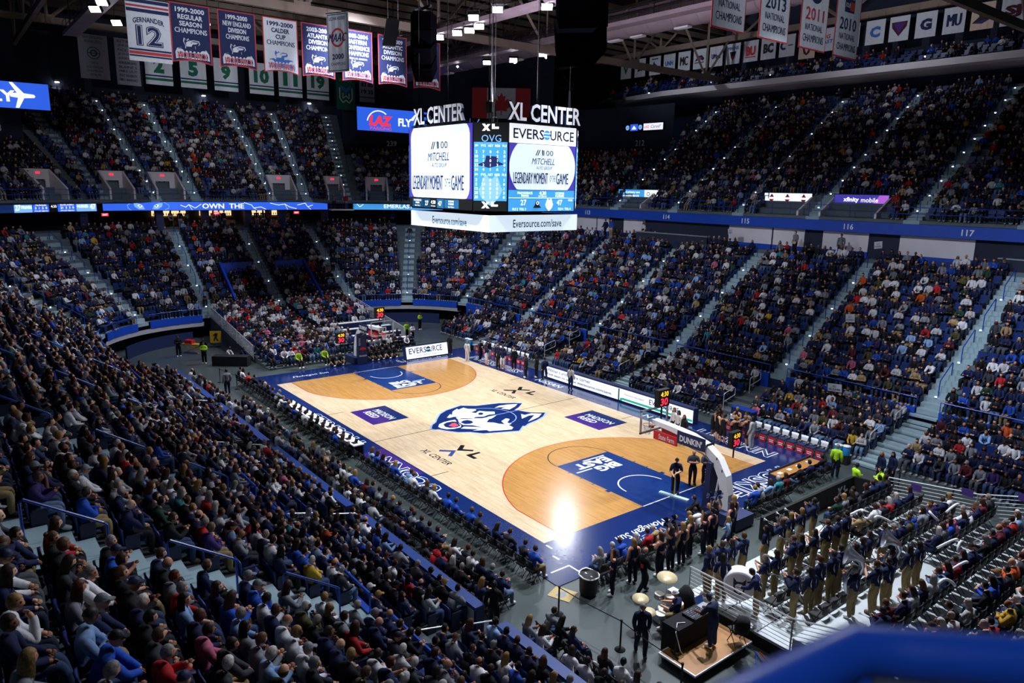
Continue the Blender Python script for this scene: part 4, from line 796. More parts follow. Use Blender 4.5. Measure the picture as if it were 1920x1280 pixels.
wolf(6, 3.4, 'navy wolf banner for Atlantic division champions, beside the hanging speakers', [('2008-2009', 1.7), ('ATLANTIC', 1.7), ('DIVISION', 1.5), ('CHAMPIONS', 1.9)])
wolf(7, 6.4, 'navy wolf banner partly hidden behind the hanging speakers, rightmost of its row', [('', 1), ('', 1), ('', 1), ('and', .6)])
fr = Fr((-12, -3.35, 20.9), (.93, .37, 0), (0, 0, 1))
def d(mb, f):
    mb.line([(-.82, .1), (.82, .1), (.82, 3.5), (-.82, 3.5), (-.82, .1)], .04, f, .036, 1)
    mb.text('UCONN HOCKEY', f, 0, 3.25, .2, .036, 1, .02, 1.4); mb.ring(.45, .58, 0, 2*PI, f, .036, 24, 2, 0, 2.1); mb.text('MAAC', f, 0, 2.1, .5, .045, 1, .05, 1.5, shear=.3)
    mb.text('2000', f, 0, .95, .34, .036, 1, .03, 1.0); mb.text('CHAMPIONS', f, 0, .5, .2, .036, 1, 0, 1.25)
banner('white hockey champions banner hung at an angle in front of the wolf banners', fr, 1.85, 3.6, 'cloth_white', d)
for i, (n, y, w) in enumerate((('2', -5.25, 2.6), ('5', -1.9, 2.6), ('9', 1.45, 2.5), ('10', 5.3, 2.7), ('11', 8.6, 2.75), ('19', 11.9, 2.7))):
    fr = Fr((-50, y, 23.4), (0, 1, 0), (0, 0, 1))
    def d(mb, f):
        for b, h, m in ((.8, .14, 1), (.42, .24, 3)): mb.rect(-w/2, b, w, h, f, .036, 0, m)
        mb.text(n, f, 0, 1.9, 1.5, .036, 3, .06, 1.0 if len(n) == 1 else 1.7)
    banner('pale retired jersey banner with green number %s above the far end' % {'2': 'two', '5': 'five', '9': 'nine', '10': 'ten', '11': 'eleven', '19': 'nineteen'}[n], fr, w, 3.3, 'cloth_white', d, grp='retired jersey banners', hang=1.6)
fr = Fr((-50, -11.05, 23.4), (0, 1, 0), (0, 0, 1))
def d(mb, f):
    mb.text('NEW ENGLAND', f, 0, 3.85, .26, .036, 3, 0, 1.7); mb.text('WHALERS', f, 0, 3.45, .26, .036, 3, 0, 1.5); mb.ring(.5, .57, 0, 2*PI, f, .036, 22, 3, 0, 2.4); mb.ring(.2, .32, 0, 2*PI, f, .036, 14, 3, 0, 2.4); mb.rect(-.5, 2.36, 1.0, .07, f, .036, 0, 3)
    for s, b in (('WHA', 1.5), ('EAST DIVISION', 1.1), ('CHAMPIONS', .75), ('1974-75', .4)): mb.text(s, f, 0, b, .2, .036, 3, 0, 1.4 if len(s) > 8 else None)
banner('dim grey hockey division champions banner, leftmost over the far end', fr, 2.55, 4.1, 'cloth_grey', d)
fr = Fr((-50, -8.1, 23.1), (0, 1, 0), (0, 0, 1))
banner('dim grey banner with a list of names over the far end', fr, 2.15, 4.4, 'cloth_grey', lambda mb, f: [mb.text(s, f, 0, 4.1-.4*k, .24, .036, 1, 0, 1.6) for k, s in enumerate(('RETIRED', 'JERSEYS', 'RICK LEY', 'JOHN M', 'JULIE ONE', 'KEN BERNARD', 'BLAINE S', 'MIKE LIUT', 'PAT VERBEEK', 'BILL BARNES'))])
fr = Fr((-50, 15.4, 22.5), (0, 1, 0), (0, 0, 1))
def d(mb, f):
    mb.text('CHAMPIONS', f, 0, 3.35, .3, .036, 4, .01, 1.6); mb.text('CUP', f, 0, 3.75, .24, .036, 4, 0)
    mb.poly([(-.75, 2.75), (-.3, 2.65), (0, 2.4), (.3, 2.65), (.75, 2.75), (.55, 2.3), (.12, 2.05), (.1, 1.8), (-.1, 1.8), (-.12, 2.05), (-.55, 2.3)], f, .036, 0, 6); mb.line([(-.8, 2.5), (-.8, 1.3), (-.4, .8), (0, 1.1), (.4, .8), (.8, 1.3), (.8, 2.5)], .14, f, .036, 0); mb.line([(-.4, 1.9), (-.4, 1.3), (0, 1.6), (.4, 1.3), (.4, 1.9)], .1, f, .04, 0)
banner('dark green hockey banner with a whale tail emblem', fr, 2.4, 4.0, 'cloth_green', d)
fr = Fr((-50, 18.2, 23.6), (0, 1, 0), (0, 0, 1))
banner('grey banner with square number blocks beside the green banner', fr, 2.0, 2.9, 'cloth_grey', lambda mb, f: [mb.text(s, f, x, y, .5, .036, 1, .04, .7) for s, x, y in (('83', -.45, 2.0), ('85', .45, 2.0), ('19', -.45, 1.2), ('35', .45, 1.2))]+[mb.rect(-1.0, .5, 2.0, .1, f, .036, 0, 1)])
for k, (yr, y) in enumerate((('2014', 5.1), ('2013', 8.8), ('2011', 12.4), ('2010', 15.8))):
    fr = Fr((11.8, y, 21.15), (0, 1, 0), (0, 0, 1))
    def d(mb, f):
        mb.text(yr, f, 0, 1.75, .62, .036, 2 if yr == '2011' else 1, .01, 1.75); mb.text('NATIONAL', f, 0, 1.1, .32, .036, 1, 0, 1.65); mb.text('CHAMPIONS', f, 0, .55, .36, .036, 1, 0, 2.0)
        if yr in ('2011', '2013'): mb.ring(0, .62, 0, 2*PI, f, .036, 24, 1 if yr == '2011' else 7, 0, 2.9); mb.text('FINAL', f, 0, 3.05, .24, .045, 0, .02, .7); mb.text('FOUR', f, 0, 2.72, .3, .045, 7 if yr == '2011' else 0, .03, .8)
        if yr == '2010': mb.rect(-.5, 2.35, 1.0, 1.1, f, .036, 0, 1); mb.rect(.0, 2.45, .5, .45, f, .045, 0, 2); mb.text('FINAL', f, 0, 3.15, .26, .045, 0, .02, .8); mb.text('FOUR', f, -.2, 2.7, .24, .045, 0, .02, .5); mb.text('Basketball', f, 0, 3.62, .2, .036, 1, 0, 1.4)
        if yr == '2014': mb.ring(0, .6, 0, 2*PI, f, .036, 20, 6, 0, 2.9)
    banner('white national champions banner for %s' % {'2014': 'twenty fourteen, leftmost', '2013': 'twenty thirteen, second', '2011': 'twenty eleven with red year', '2010': 'twenty ten, rightmost'}[yr], fr, 2.55, 4.3, 'cloth_white', d, border='cloth_red', grp='national champions banners')
CONF = [(-31.64, 'V', 'green V', 3), (-29.36, 'Wildcat', 'thin navy script', 1), (-27.02, 'dog', 'dog head outline', 1), (-24.85, 'UNH', 'blue block letters', 6), (-22.69, 'MC', 'slanted black letters', 10), (-20.54, 'hawk', 'red and blue hawk head', 2), (-18.33, 'UMass', 'outlined navy U', 1), (-16.14, 'MAINE', 'light blue name and bear', 6), (-13.97, 'BU', 'red block letters', 2), (-11.9, 'BC', 'black and maroon letters', 10), (-9.79, 'swirl', 'navy swirl', 1), (-7.6, 'bear', 'bear face on a tan ground', 5), (-5.6, 'BIG EAST', 'red and blue conference name', 2), (-3.3, 'ball', 'grey dog outline', 4), (-.99, 'C', 'blue script C', 6), (1.14, 'shield', 'dark purple shield', 5), (3.39, 'G', 'navy G', 1), (5.64, 'MU', 'navy and gold letters', 1), (7.79, 'friar', 'hooded friar on a tan ground', 5), (9.95, 'SJ', 'dark red letters', 5)]
for x, s, nm, m in CONF:
    fr = Fr((x, 44, 27.05 if s != 'bear' else 26.6), (1, 0, 0), (0, 0, 1)); tan = s in ('bear', 'friar')
    def d(mb, f):
        if s == 'shield': mb.poly([(-.68, 1.6), (.68, 1.6), (.62, 1.15), (0, .4), (-.62, 1.15)], f, .036, 0, m); mb.poly([(-.5, 1.5), (.5, 1.5), (0, .62)], f, .045, 0, 9)
        elif s == 'swirl': mb.ring(.2, .4, .6, 5.4, f, .036, 14, 1, -.35, 1.05); mb.rect(.1, 1.0, .55, .1, f, .036, 0, 1)
        elif s in ('dog', 'ball'): mb.poly([(-.25, .45), (-.3, 1.2), (-.15, 1.55), (.02, 1.25), (.3, 1.1), (.32, .95), (.15, .85), (.1, .5)], f, .036, 0, m); mb.poly([(-.13, .6), (-.18, 1.15), (.1, 1.05), (.15, .98), (.04, .9)], f, .045, 0, 0); mb.rect(-.5, 1.72, 1.0, .12, f, .036, 0, m)
        elif s == 'hawk': mb.poly([(-.65, .8), (-.2, 1.35), (.3, 1.4), (.65, 1.05), (.5, .8), (.2, .95)], f, .036, 0, 1); mb.poly([(-.45, .85), (0, 1.2), (.4, 1.15), (.1, .95)], f, .045, 0, 2); mb.rect(-.65, .6, 1.3, .09, f, .036, 0, 1)
        elif s == 'bear': mb.poly([(-.45, 1.0), (-.3, .5), (0, .3), (.3, .5), (.45, 1.0), (.2, 1.3), (-.2, 1.3)], f, .036, 0, 5); mb.poly([(-.2, .85), (0, .5), (.2, .85), (0, 1.05)], f, .045, 0, 8)
        elif s == 'friar': mb.poly([(-.75, .55), (.0, .45), (.6, .75), (.35, .85), (.35, 1.3), (.1, 1.6), (-.35, 1.5), (-.25, 1.0)], f, .036, 0, 10); mb.poly([(.08, 1.0), (.28, .95), (.3, 1.25), (.08, 1.42)], f, .045, 0, 8); mb.poly([(-.7, .55), (0, .5), (.5, .74), (0, .68)], f, .045, 0, 9)
        elif s == 'MAINE': mb.text('MAINE', f, 0, 1.6, .34, .036, 6, .04, 1.4); mb.poly([(-.4, 1.25), (.4, 1.25), (.25, .7), (0, .35), (-.25, .7)], f, .036, 0, 10); mb.poly([(-.2, .8), (.2, .8), (0, .45)], f, .045, 0, 2)
        elif s == 'BIG EAST': mb.text('BIG', f, -.1, 1.3, .36, .036, 2, .03, .9, shear=.2); mb.text('EAST', f, 0, .85, .36, .036, 6, .03, 1.3, shear=.2)
        elif s == 'Wildcat': mb.text('Huskies', f, 0, 1.5, .3, .036, 1, 0, 1.2); mb.poly([(-.4, .7), (-.1, 1.0), (.3, .95), (.4, .6), (.1, .75), (-.2, .6)], f, .036, 0, 10)
        else: mb.text(s, f, 0, 1.05, .95 if len(s) < 3 else .5, .036, m, .06, 1.15 if len(s) > 1 else .95); (s in ('BU', 'UNH')) and mb.rect(-.65, .4, 1.3, .1, f, .036, 0, m)
    banner('small square banner with %s, over the far side balcony' % nm, fr, 1.72, 2.08, 'cloth_tan' if tan else 'cloth_white', d, grp='school banners over the balcony')
fr = Fr((-36.5, 28.5, 21.6), (.62, .785, 0), (0, 0, 1))
def d(mb, f):
    mb.rect(-3.4, 0, 1.75, 3.4, f, .036, 0, 2); mb.rect(1.65, 0, 1.75, 3.4, f, .036, 0, 2)
    L = [(0, 2.9), (.22, 2.45), (.5, 2.6), (.4, 1.95), (.75, 2.25), (.85, 2.05), (1.25, 2.1), (1.1, 1.7), (1.3, 1.55), (.65, 1.05), (.7, .8), (.06, .9), (.04, .35)]
    mb.poly(L+[(-x, y) for x, y in L[::-1]][:-1], f, .036, 0, 2)
banner('red and white flag with a red maple leaf behind the scoreboard', fr, 6.8, 3.4, 'cloth_white', d, name='flag', hang=6.2)
# ------------------------------------------------------------------ roof steel, duct, catwalks, lamps, speakers
def truss(name, lab, p0, p1, h, n, r=.24):
    t = thing(name, lab, 'truss', p0); t['kind'] = 'structure'; a, b = Vector(p0), Vector(p1); u = Vector((0, 0, h)); ax = (b-a).normalized(); fr = Fr(a, ax, (0, 0, 1)); L = (b-a).length
    mb = MB(); mb.box((L/2, 0, 0), (L, r*2.4, r*1.8), fr); mb.build('bottom_chord', 'beam', t); mb = MB(); mb.box((L/2, h, 0), (L, r*2, r*1.6), fr); mb.build('top_chord', 'beam', t)
    for i in range(n):
        x0, x1 = L*i/n, L*(i+.5)/n
        mb = MB(); mb.tube([fr.p(x0, 0), fr.p(x0, h)], r*.6, 4); mb.tube([fr.p(x0, 0), fr.p(x1, h)], r*.62, 4); mb.tube([fr.p(x0+L/n, 0), fr.p(x1, h)], r*.62, 4); mb.build('web_member', 'beam', t)
        mb = MB(); mb.box((x0, .1, 0), (1.2, .8, .3), fr); mb.build('gusset', 'beam', t)
truss('roof_truss', 'roof truss above the wolf banners', (-17.1, -48, 25.5), (-17.1, 52, 25.5), 6.5, 9)
truss('roof_truss', 'roof truss above the national champions banners', (11.8, -20, 26.3), (11.8, 52, 26.3), 6.5, 7)
truss('roof_truss', 'roof truss over the far end', (-50, -48, 28.3), (-50, 52, 28.3), 5, 9)
truss('roof_truss', 'long roof truss behind the school banners', (-60, 44.4, 29.75), (40, 44.4, 29.75), 4, 9)
truss('roof_truss', 'roof truss along the duct', (-60, 24.5, 29.2), (30, 24.5, 29.2), 5, 9, .18)
truss('roof_truss', 'long roof truss over the near sideline', (-60, -16.5, 27.5), (10, -16.5, 27.5), 5, 8, .2)
for k in range(14):
    mb = MB(); mb.box((-20-k*2.9, 0, 31.2), (.22, 100, .5)); tag(mb.build('roof_joist', 'beam'), kind='structure')
t = thing('air_duct', 'large round ribbed air duct under the roof', 'duct', (-15, 21.3, 27)); mb = MB(); mb.tube([(-46, 21.3, 27), (24, 21.3, 27)], 1.12, 20); mb.build('pipe', 'duct', t, True)
for k in range(29): mb = MB(); mb.tube([(-45.6+k*2.4, 21.3, 27), (-45.5+k*2.4, 21.3, 27)], 1.17, 20); mb.build('joint_ring', 'duct', t, True)
for k, x in enumerate((-36, -24, -19, -15, -11, -8.5, -4)): mb = MB(); mb.box((x, 20.9, 25.75), (1.3, .5, .14)); mb.build('grille', 'white', t)
def catwalk(name, lab, y, z, x0, x1):
    t = thing(name, lab, 'catwalk', ((x0+x1)/2, y, z)); mb = MB(); mb.box(((x0+x1)/2, y, z), (x1-x0, 1.1, .12)); mb.box(((x0+x1)/2, y-.55, z+.05), (x1-x0, .1, .3)); mb.build('deck', 'duct', t); mb = MB()
    for s in (-1, 1):
        for h in (.5, 1.0): mb.tube([(x0, y+s*.55, z+h), (x1, y+s*.55, z+h)], .025, 4)
        for k in range(int((x1-x0)/2)+1): mb.tube([(x0+2*k, y+s*.55, z), (x0+2*k, y+s*.55, z+1)], .02, 4)
    mb.build('railing', 'black', t); mb = MB()
    for k in range(int((x1-x0)/6)+1): mb.tube([(x0+6*k, y, z), (x0+6*k, y, z+6)], .04, 5)
    mb.build('hangers', 'black', t)
catwalk('catwalk', 'lighting catwalk over the court nearer the scoreboard', 7.4, 25.3, -24, 14)
catwalk('catwalk', 'lighting catwalk beside the air duct', 17.6, 25.9, -40, 12)
catwalk('catwalk', 'lighting catwalk over the near sideline', -14.3, 25.6, -40, -14)
FIX = [(-22.1, -15, 25), (-24.6, -15, 25), (-28.4, -13, 25), (-14, 7.2, 24.95), (-9.6, 5.6, 25.1), (-11.2, 7.2, 25), (-6.6, 5.4, 25.1), (-3.5, 7, 25), (-13.2, 17.4, 25.3), (-15.3, 20, 25), (-16.7, 20.6, 24.8), (-17.5, 18.6, 25.2), (-21.7, 18.6, 25.2), (-25, 18, 25.3), (-12.4, 7.2, 24.9), (-16.5, 7.2, 25.0)]
WH = ['near the left edge of the roof', 'second from left under the roof', 'left of the jersey banner', 'on the catwalk by the speakers', 'above the catwalk beside a cable', 'third on the lit catwalk', 'upper one right of the cables', 'beside the big dark speaker', 'in the pair left of the duct truss', 'over the far corner, middle one', 'over the far corner, lowest one', 'over the far corner, left one', 'small one far left of that corner', 'smallest one in the far corner', 'beside the third catwalk lamp', 'leftmost on the lit catwalk']
for (x, y, z), w in zip(FIX, WH):
    t = thing('floodlight_fixture', 'bright white floodlight %s' % w, 'light', (x, y, z), 'roof floodlights'); fr = Fr((x, y, z), (.62, .785, 0), Vector((.5, -.4, .75)))
    mb = MB(); mb.box((0, 0, -.16), (.78, .5, .28), fr); mb.tube([fr.p(-.42, 0, -.1), fr.p(-.42, .5, -.1), fr.p(.42, .5, -.1), fr.p(.42, 0, -.1)], .025, 5); mb.build('housing', 'black', t)
    mb = MB(); mb.tube([fr.p(0, .5, -.1), (x, y+.2, 31.2)], .015, 4); mb.build('drop_rod', 'black', t)
    mb = MB(); mb.rect(-.34, -.2, .68, .4, fr, .0, .02); mb.build('lens', 'lamp', t)
for k, (x, y, z, r) in enumerate(((-30, 18, 25.5, .1), (-33, 17.5, 25.6, .1), (-29, 24.5, 26.5, .12), (-20, 24, 26.6, .12), (-12, -14, 24.2, .12), (-20, -9, 24.2, .12), (-20, -3, 24.4, .12), (-24, 24.5, 26.4, .1))):
    mb = MB(); mb.lathe([(.02, -r), (r, -r*.3), (r, r*.4), (.03, r)], (x, y, z), n=10); n0 = len(mb.f); mb.tube([(x, y, z+r), (x, y, 31.1)], .015, 4); mb.m[n0:] = [1]*(len(mb.f)-n0); tag(mb.build('pendant_lamp', ['lamp', 'black']), 'tiny round white lamp under the roof, %s' % ['by the far corner', 'farthest by the corner', 'left over the duct', 'right over the duct', 'right of the jersey banner', 'between the first wolf banners', 'left of the white hockey banner', 'middle over the duct'][k], 'lamp', 'small roof lamps')
def speakers(lab, o, s, n, yaw):
    t = thing('speaker_cluster', lab, 'speaker', o, None, yaw); L = Matrix.Translation(o) @ Matrix.Rotation(yaw, 4, 'Z')
    for k in range(n):
        a = -.5+k*.45; c = L @ Vector((0, -s*.35*math.cos(a)+(.2 if k % 2 else 0), -k*s*.55)); ax = (L.to_3x3() @ Vector((1, 0, 0))); up = L.to_3x3() @ Vector((0, math.sin(-.25*k), math.cos(.25*k)))
        mb = MB(); fr = Fr(c, ax, up); mb.add([fr.p(i*s*(.5 if d < 0 else .32), j*s*.3, d*s*.42) for i, j, d in ((-1, -1, -1), (1, -1, -1), (1, 1, -1), (-1, 1, -1), (-1, -1, 1), (1, -1, 1), (1, 1, 1), (-1, 1, 1))], [(0, 3, 2, 1), (4, 5, 6, 7), (0, 1, 5, 4), (1, 2, 6, 5), (2, 3, 7, 6), (3, 0, 4, 7)]); mb.build('speaker_box', 'speaker_black', t)
    mb = MB(); mb.box((o[0], o[1], o[2]+s*.55), (s*1.1, .12, .12)); mb.tube([(o[0]-.4, o[1], o[2]+s*.5), (o[0]-.4, o[1], 31)], .03, 4); mb.tube([(o[0]+.4, o[1], o[2]+s*.5), (o[0]+.4, o[1], 31)], .03, 4); mb.build('hanging_frame', 'black', t)
speakers('black speaker cluster hanging in front of the rightmost wolf banners', (-4.2, -1.7, 22.9), 1.5, 4, .95)
mb = MB(); fr = Fr((-5.5, -3.1, 22.4), (.3, .95, 0), (0, .2, 1)); mb.box((0, 0, 0), (.75, 1.5, .25), fr); mb.tube([fr.p(-.3, .7), fr.p(-.3, .7)+Vector((0, 0, 8))], .015, 4); mb.tube([fr.p(.3, .7), fr.p(.3, .7)+Vector((0, 0, 8))], .015, 4); tag(mb.build('reflector_panel', 'grey'), 'grey green flat panel hanging beside the speaker cluster', 'panel')
speakers('large black speaker cluster hanging above the scoreboard at top centre', (7.2, 0, 23.2), 2.5, 3, .7)
# ------------------------------------------------------------------ low front tiers, ledge, floor-level risers
def tiers(name, x0, x1, ys, zs, back):
    """steps along a side: ys the front edges, zs the floors"""
    mb = MB(); P = []; pz = 0
    for y, z in zip(ys, zs): P += [(y, pz), (y, z)]; pz = z
    P.append((back, pz)); n = len(P)
    V = [(x, y, z) for x in (x0, x1) for y, z in P]
    F = [(i, i+1, n+i+1, n+i) for i in range(n-1)]
    mb.add(V, F); mb.add([(x, P[0][0], 0) for x in (x0, x1)]+[(x, back, 0) for x in (x0, x1)], [(0, 1, 3, 2)])
    for x in (x0, x1): mb.add([(x, y, z) for y, z in P]+[(x, back, 0)], [tuple(range(n+1))])
    return struct(mb, name, 'concrete')
FY = [11.45+.9*j for j in range(6)]; FZ = [.2+.2*j for j in range(6)]
NY = [-13.45-.85*j for j in range(4)]; NZ = [.32+.24*j for j in range(4)]
tiers('front_tier', -23, 25, FY, FZ, 16.86); tiers('front_tier', -19, 25, NY, NZ, -16.86)
def tier_stairs(x, Y, Zs, sg, lab, w=1.15):
    root = thing('stairs', lab, 'stairs', (x, 0, 0)); root['kind'] = 'structure'; me = mesh_box('step', (w, .42, .12), ['step', 'step_edge'])
    for j, (y, z) in enumerate(zip(Y, Zs)):
        put(me, 'step', x, y-sg*.2, z-.1, 0 if sg < 0 else PI, root); put(me, 'step', x, y+sg*.35, z+.02, 0 if sg < 0 else PI, root)
    put(me, 'step', x, Y[-1]+sg*.8, Z0-.35, 0, root); put(me, 'step', x, Y[-1]+sg*.6, Z0-.7, 0, root)
for x, n in ((18.2, 'rightmost'), (9, 'second from right'), (0, 'third from right'), (-8.2, 'fourth from right'), (-17.1, 'fifth from right')): tier_stairs(x, FY, FZ, 1, 'grey front tier stairs of far side, %s' % n, 1.7)
for x, n in ((18.3, 'nearest'), (9.4, 'second nearest'), (0, 'third nearest'), (-9, 'fourth nearest')): tier_stairs(x, NY, NZ, -1, 'grey front tier stairs of near side, %s' % n)
mat('ledge_blue', '#1d3f86', .5, noise=.06)
# blue topped ledge in front of the near tier
for x0, x1, n in ((19.0, 25, 'nearest length'), (10.0, 17.8, 'second length from right'), (.6, 8.8, 'middle length'), (-8.4, -.6, 'fourth length'), (-18, -9.6, 'farthest length')):
    mb = MB(); mb.box(((x0+x1)/2, -13.3, .5), (x1-x0, .1, 1.0)); w = mb; o = struct(mb, 'wall_ledge', 'white_panel')
    mb = MB(); mb.box(((x0+x1)/2, -13.28, 1.07), (x1-x0+.1, .36, .12)); mb.build('ledge_top', 'ledge_blue', o)
    for e in (x0, x1): mb = MB(); mb.box((e, -13.28, .55), (.12, .3, 1.1)); mb.build('end_cap', 'navy', o)
def loop(pts, name, lab, m='white_rail', r=.028):
    mb = MB(); mb.tube(pts, r, 6, 0); return tag(mb.build(name, m), lab, 'handrail', 'silver tier handrails')
def tier_loop(x, Y, Zs, sg, j, lab):
    y0, z0 = Y[j]+sg*.1, Zs[j]; y1, z1 = y0+sg*1.15, z0+.26
    loop([(x, y0, z0), (x, y0, z0+.95), (x, y0+sg*.1, z0+1.03), (x, y1-sg*.1, z1+1.0), (x, y1, z1+.9), (x, y1, z1+.55), (x, y1-sg*.1, z1+.47), (x, y0+sg*.05, z0+.5)], 'handrail', lab)
for x, n in ((18.95, 'nearest stairs'), (10.05, 'second nearest stairs'), (.7, 'third nearest stairs'), (-8.3, 'fourth nearest stairs')):
    for j, q in ((0, 'lower'), (2, 'upper')): tier_loop(x, NY, NZ, -1, j, 'silver looped handrail, %s one beside the %s of the near tier' % (q, n))
for x, n in ((17.3, 'rightmost stairs'), (8.1, 'second stairs from right'), (-.9, 'third stairs from right'), (-9.1, 'fourth stairs from right')):
    for j, q in ((1, 'lower'), (4, 'upper')): tier_loop(x, FY, FZ, 1, j, 'silver looped handrail, %s one beside %s of the far tier' % (q, n))
# far end low riser
RX = [-18.6-.85*j for j in range(17)]; RZ = [.12*j+.12 for j in range(17)]
def riser(name, X, Zs, y0, y1, back, m='concrete'):
    mb = MB(); P = []; pz = 0
    for x, z in zip(X, Zs): P += [(x, pz), (x, z)]; pz = z
    P.append((back, pz)); n = len(P); V = [(x, y, z) for y in (y0, y1) for x, z in P]
    mb.add(V, [(i, i+1, n+i+1, n+i) for i in range(n-1)])
    for y in (y0, y1): mb.add([(x, y, z) for x, z in P]+[(back, y, 0)], [tuple(range(n+1))])
    return struct(mb, name, m)
riser('end_riser', RX, RZ, -6.6, 6.6, -33.2)
# near end band platform: three deep tiers then seat rows
BX = [20.45, 24.4, 26.0]+[27.4+.95*j for j in range(7)]; BZ = [.45, .9, 1.3]+[1.65+.32*j for j in range(7)]
mat('deck', '#b9c2c4', .5, noise=.07, nscale=1.2)
riser('band_platform', BX, BZ, -6.6, 6.7, 34.5, 'deck')
mb = MB(); mb.box((20.43, .05, .2), (.06, 13.3, .42)); mb.box((22.5, -6.62, .2), (4, .04, .4)); struct(mb, 'trim_4', 'black')
def seams():
    for k, x in enumerate((21.9, 23.2)): mb = MB(); mb.box((x, .05, .452), (.03, 13.2, .008)); tag(mb.build('deck_seam', 'black'), kind='structure')
    for k, y in enumerate((-4, -1.5, 1, 3.5)): mb = MB(); mb.box((22.4, y, .452), (3.9, .03, .008)); tag(mb.build('deck_seam', 'black'), kind='structure')
seams()
def guard(name, lab, P, h, nb, post=2.4, m='white_rail', signs=0):
    """railing of horizontal bars with posts along a slope P (list of points)"""
    t = thing(name, lab, 'railing', P[0]); A = [Vector(p) for p in P]
    for k in range(nb+1):
        mb = MB(); z = h*(.12+.88*k/nb); mb.tube([a+Vector((0, 0, z)) for a in A], .028 if k == nb else .014, 5); mb.build('top_rail' if k == nb else 'bar', m, t)
    for a, b in zip(A, A[1:]):
        n = max(1, int((b-a).length/post))
        for i in range(n+1): p = a.lerp(b, i/n); mb = MB(); mb.tube([p, p+Vector((0, 0, h))], .026, 6); mb.build('post', m, t)
    for i in range(signs): p = A[0].lerp(A[-1], (i+.6)/(signs+.2)); mb = MB(); mb.box((p.x, p.y-.04, p.z+h*.72), (.42, .02, .3)); s = mb.build('small_sign', 'cloth_purple', t)
    return t
guard('platform_railing', 'silver barred railing along the front edge of the band platform', [(20.6, -6.6, .45), (24.35, -6.6, .45), (26, -6.6, .9), (33, -6.6, 3.2)], 1.05, 7, 1.9)
guard('platform_railing', 'silver barred railing with small purple signs behind the student seats', [(20.9, 6.75, .3), (24.4, 6.75, .75), (33, 6.75, 3.2)], 1.25, 7, 2.3, signs=6)
guard('riser_railing', 'silver barred railing down the left side of the far end seats', [(-33, -6.75, 2.0), (-21.5, -6.75, .3)], 1.1, 9, 3, m='white_rail')
guard('riser_railing', 'silver barred railing down the right side of the far end seats', [(-33, 6.75, 2.0), (-21.5, 6.75, .3)], 1.1, 9, 3, m='white_rail')
# blue sloped parapets within the far end stand
for y, lab in ((-4.1, 'left'), (4.2, 'right')):
    mb = MB(); V = [(x, y+e, z) for e in (-.1, .1) for x, z in ((-33, 1.9), (-33, 3.0), (-37.6, 6.3), (-37.6, 4.9))]
    mb.add(V, [(0, 1, 2, 3), (7, 6, 5, 4), (0, 4, 5, 1), (1, 5, 6, 2), (2, 6, 7, 3), (3, 7, 4, 0)]); mb.box((-37.6, y-1.5 if y > 0 else y+1.5, 5.6), (.15, 3, 1.2)); struct(mb, 'wall_parapet', 'blue_paint')
# rail right in front of the camera, on the upper walkway
t = thing('guard_rail', 'thick blue tubular guard rail, out of focus, across the lower right corner', 'railing', (33.97, -24.44, 12.15))
c = Vector((33.975, -24.43, 13.285)); e = Vector((.70, .72, 0)); q = Vector((-.12, -.99, 0))
mb = MB(); mb.tube([c+q*1.6, c+q*.05, c, c+e*.05, c+e*1.7], .03, 12); mb.build('top_rail', 'blue_rail', t, True)
mb = MB(); mb.tube([c-Vector((0, 0, .02)), c-Vector((0, 0, 1.15))], .024, 10); mb.build('post', 'blue_rail', t, True)
mb = MB(); mb.tube([c+e*.62-Vector((0, 0, .02)), c+e*.62-Vector((0, 0, 1.15))], .018, 10); mb.build('post', 'blue_rail', t, True)
mb = MB(); mb.box((0, 0, 0), (2.6, 1.8, .2), Fr((34.75, -25.56, 12.05), (.62, .785, 0), (-.785, .62, 0))); struct(mb, 'walkway_slab', 'concrete')
# ------------------------------------------------------------------ seats
def seat_proto():
    r = thing('stadium_seat', '', 'seat'); mb = MB()
    V = [(x, y, z) for x in (-.22, -.08, .08, .22) for y, z in ((-.2, .41), (-.1, .395), (.12, .41), (.22, .44), (.24, .41))]
    V = [(x, y, z-(.015 if abs(x) < .1 else 0)) for x, y, z in V]
    mb.add(V, [(i*5+j, (i+1)*5+j, (i+1)*5+j+1, i*5+j+1) for i in range(3) for j in range(4)]); mb.box((0, 0, .385), (.42, .4, .03)); mb.build('seat_pan', 'seat_blue', r, True)
    mb = MB(); n = 6
    V = [(x, -.24-.05*(z-.42)+(.035*(x/.23)**2)-e, z-(.05*(abs(x)/.23)**3 if z > .8 else 0)) for e in (0, .035) for z in (.44, .62, .84) for x in (-.23, -.14, -.05, .05, .14, .23)]
    F = [(r_*n+i, r_*n+i+1, (r_+1)*n+i+1, (r_+1)*n+i) for r_ in (0, 1) for i in range(n-1)]
    F += [tuple(18+q for q in f[::-1]) for f in F]+[(12+i, 13+i, 31+i, 30+i) for i in range(n-1)]+[(0, 6, 24, 18), (6, 12, 30, 24), (5, 23, 29, 11), (11, 29, 35, 17)]
    mb.add(V, F); mb.build('backrest', 'seat_blue', r, True)
    for s in (-1, 1): mb = MB(); mb.box((s*.25, -.05, .3), (.03, .3, .6)); mb.box((s*.25, .0, .62), (.05, .34, .03)); mb.build('side_standard', 'seat_dark', r)
    return r
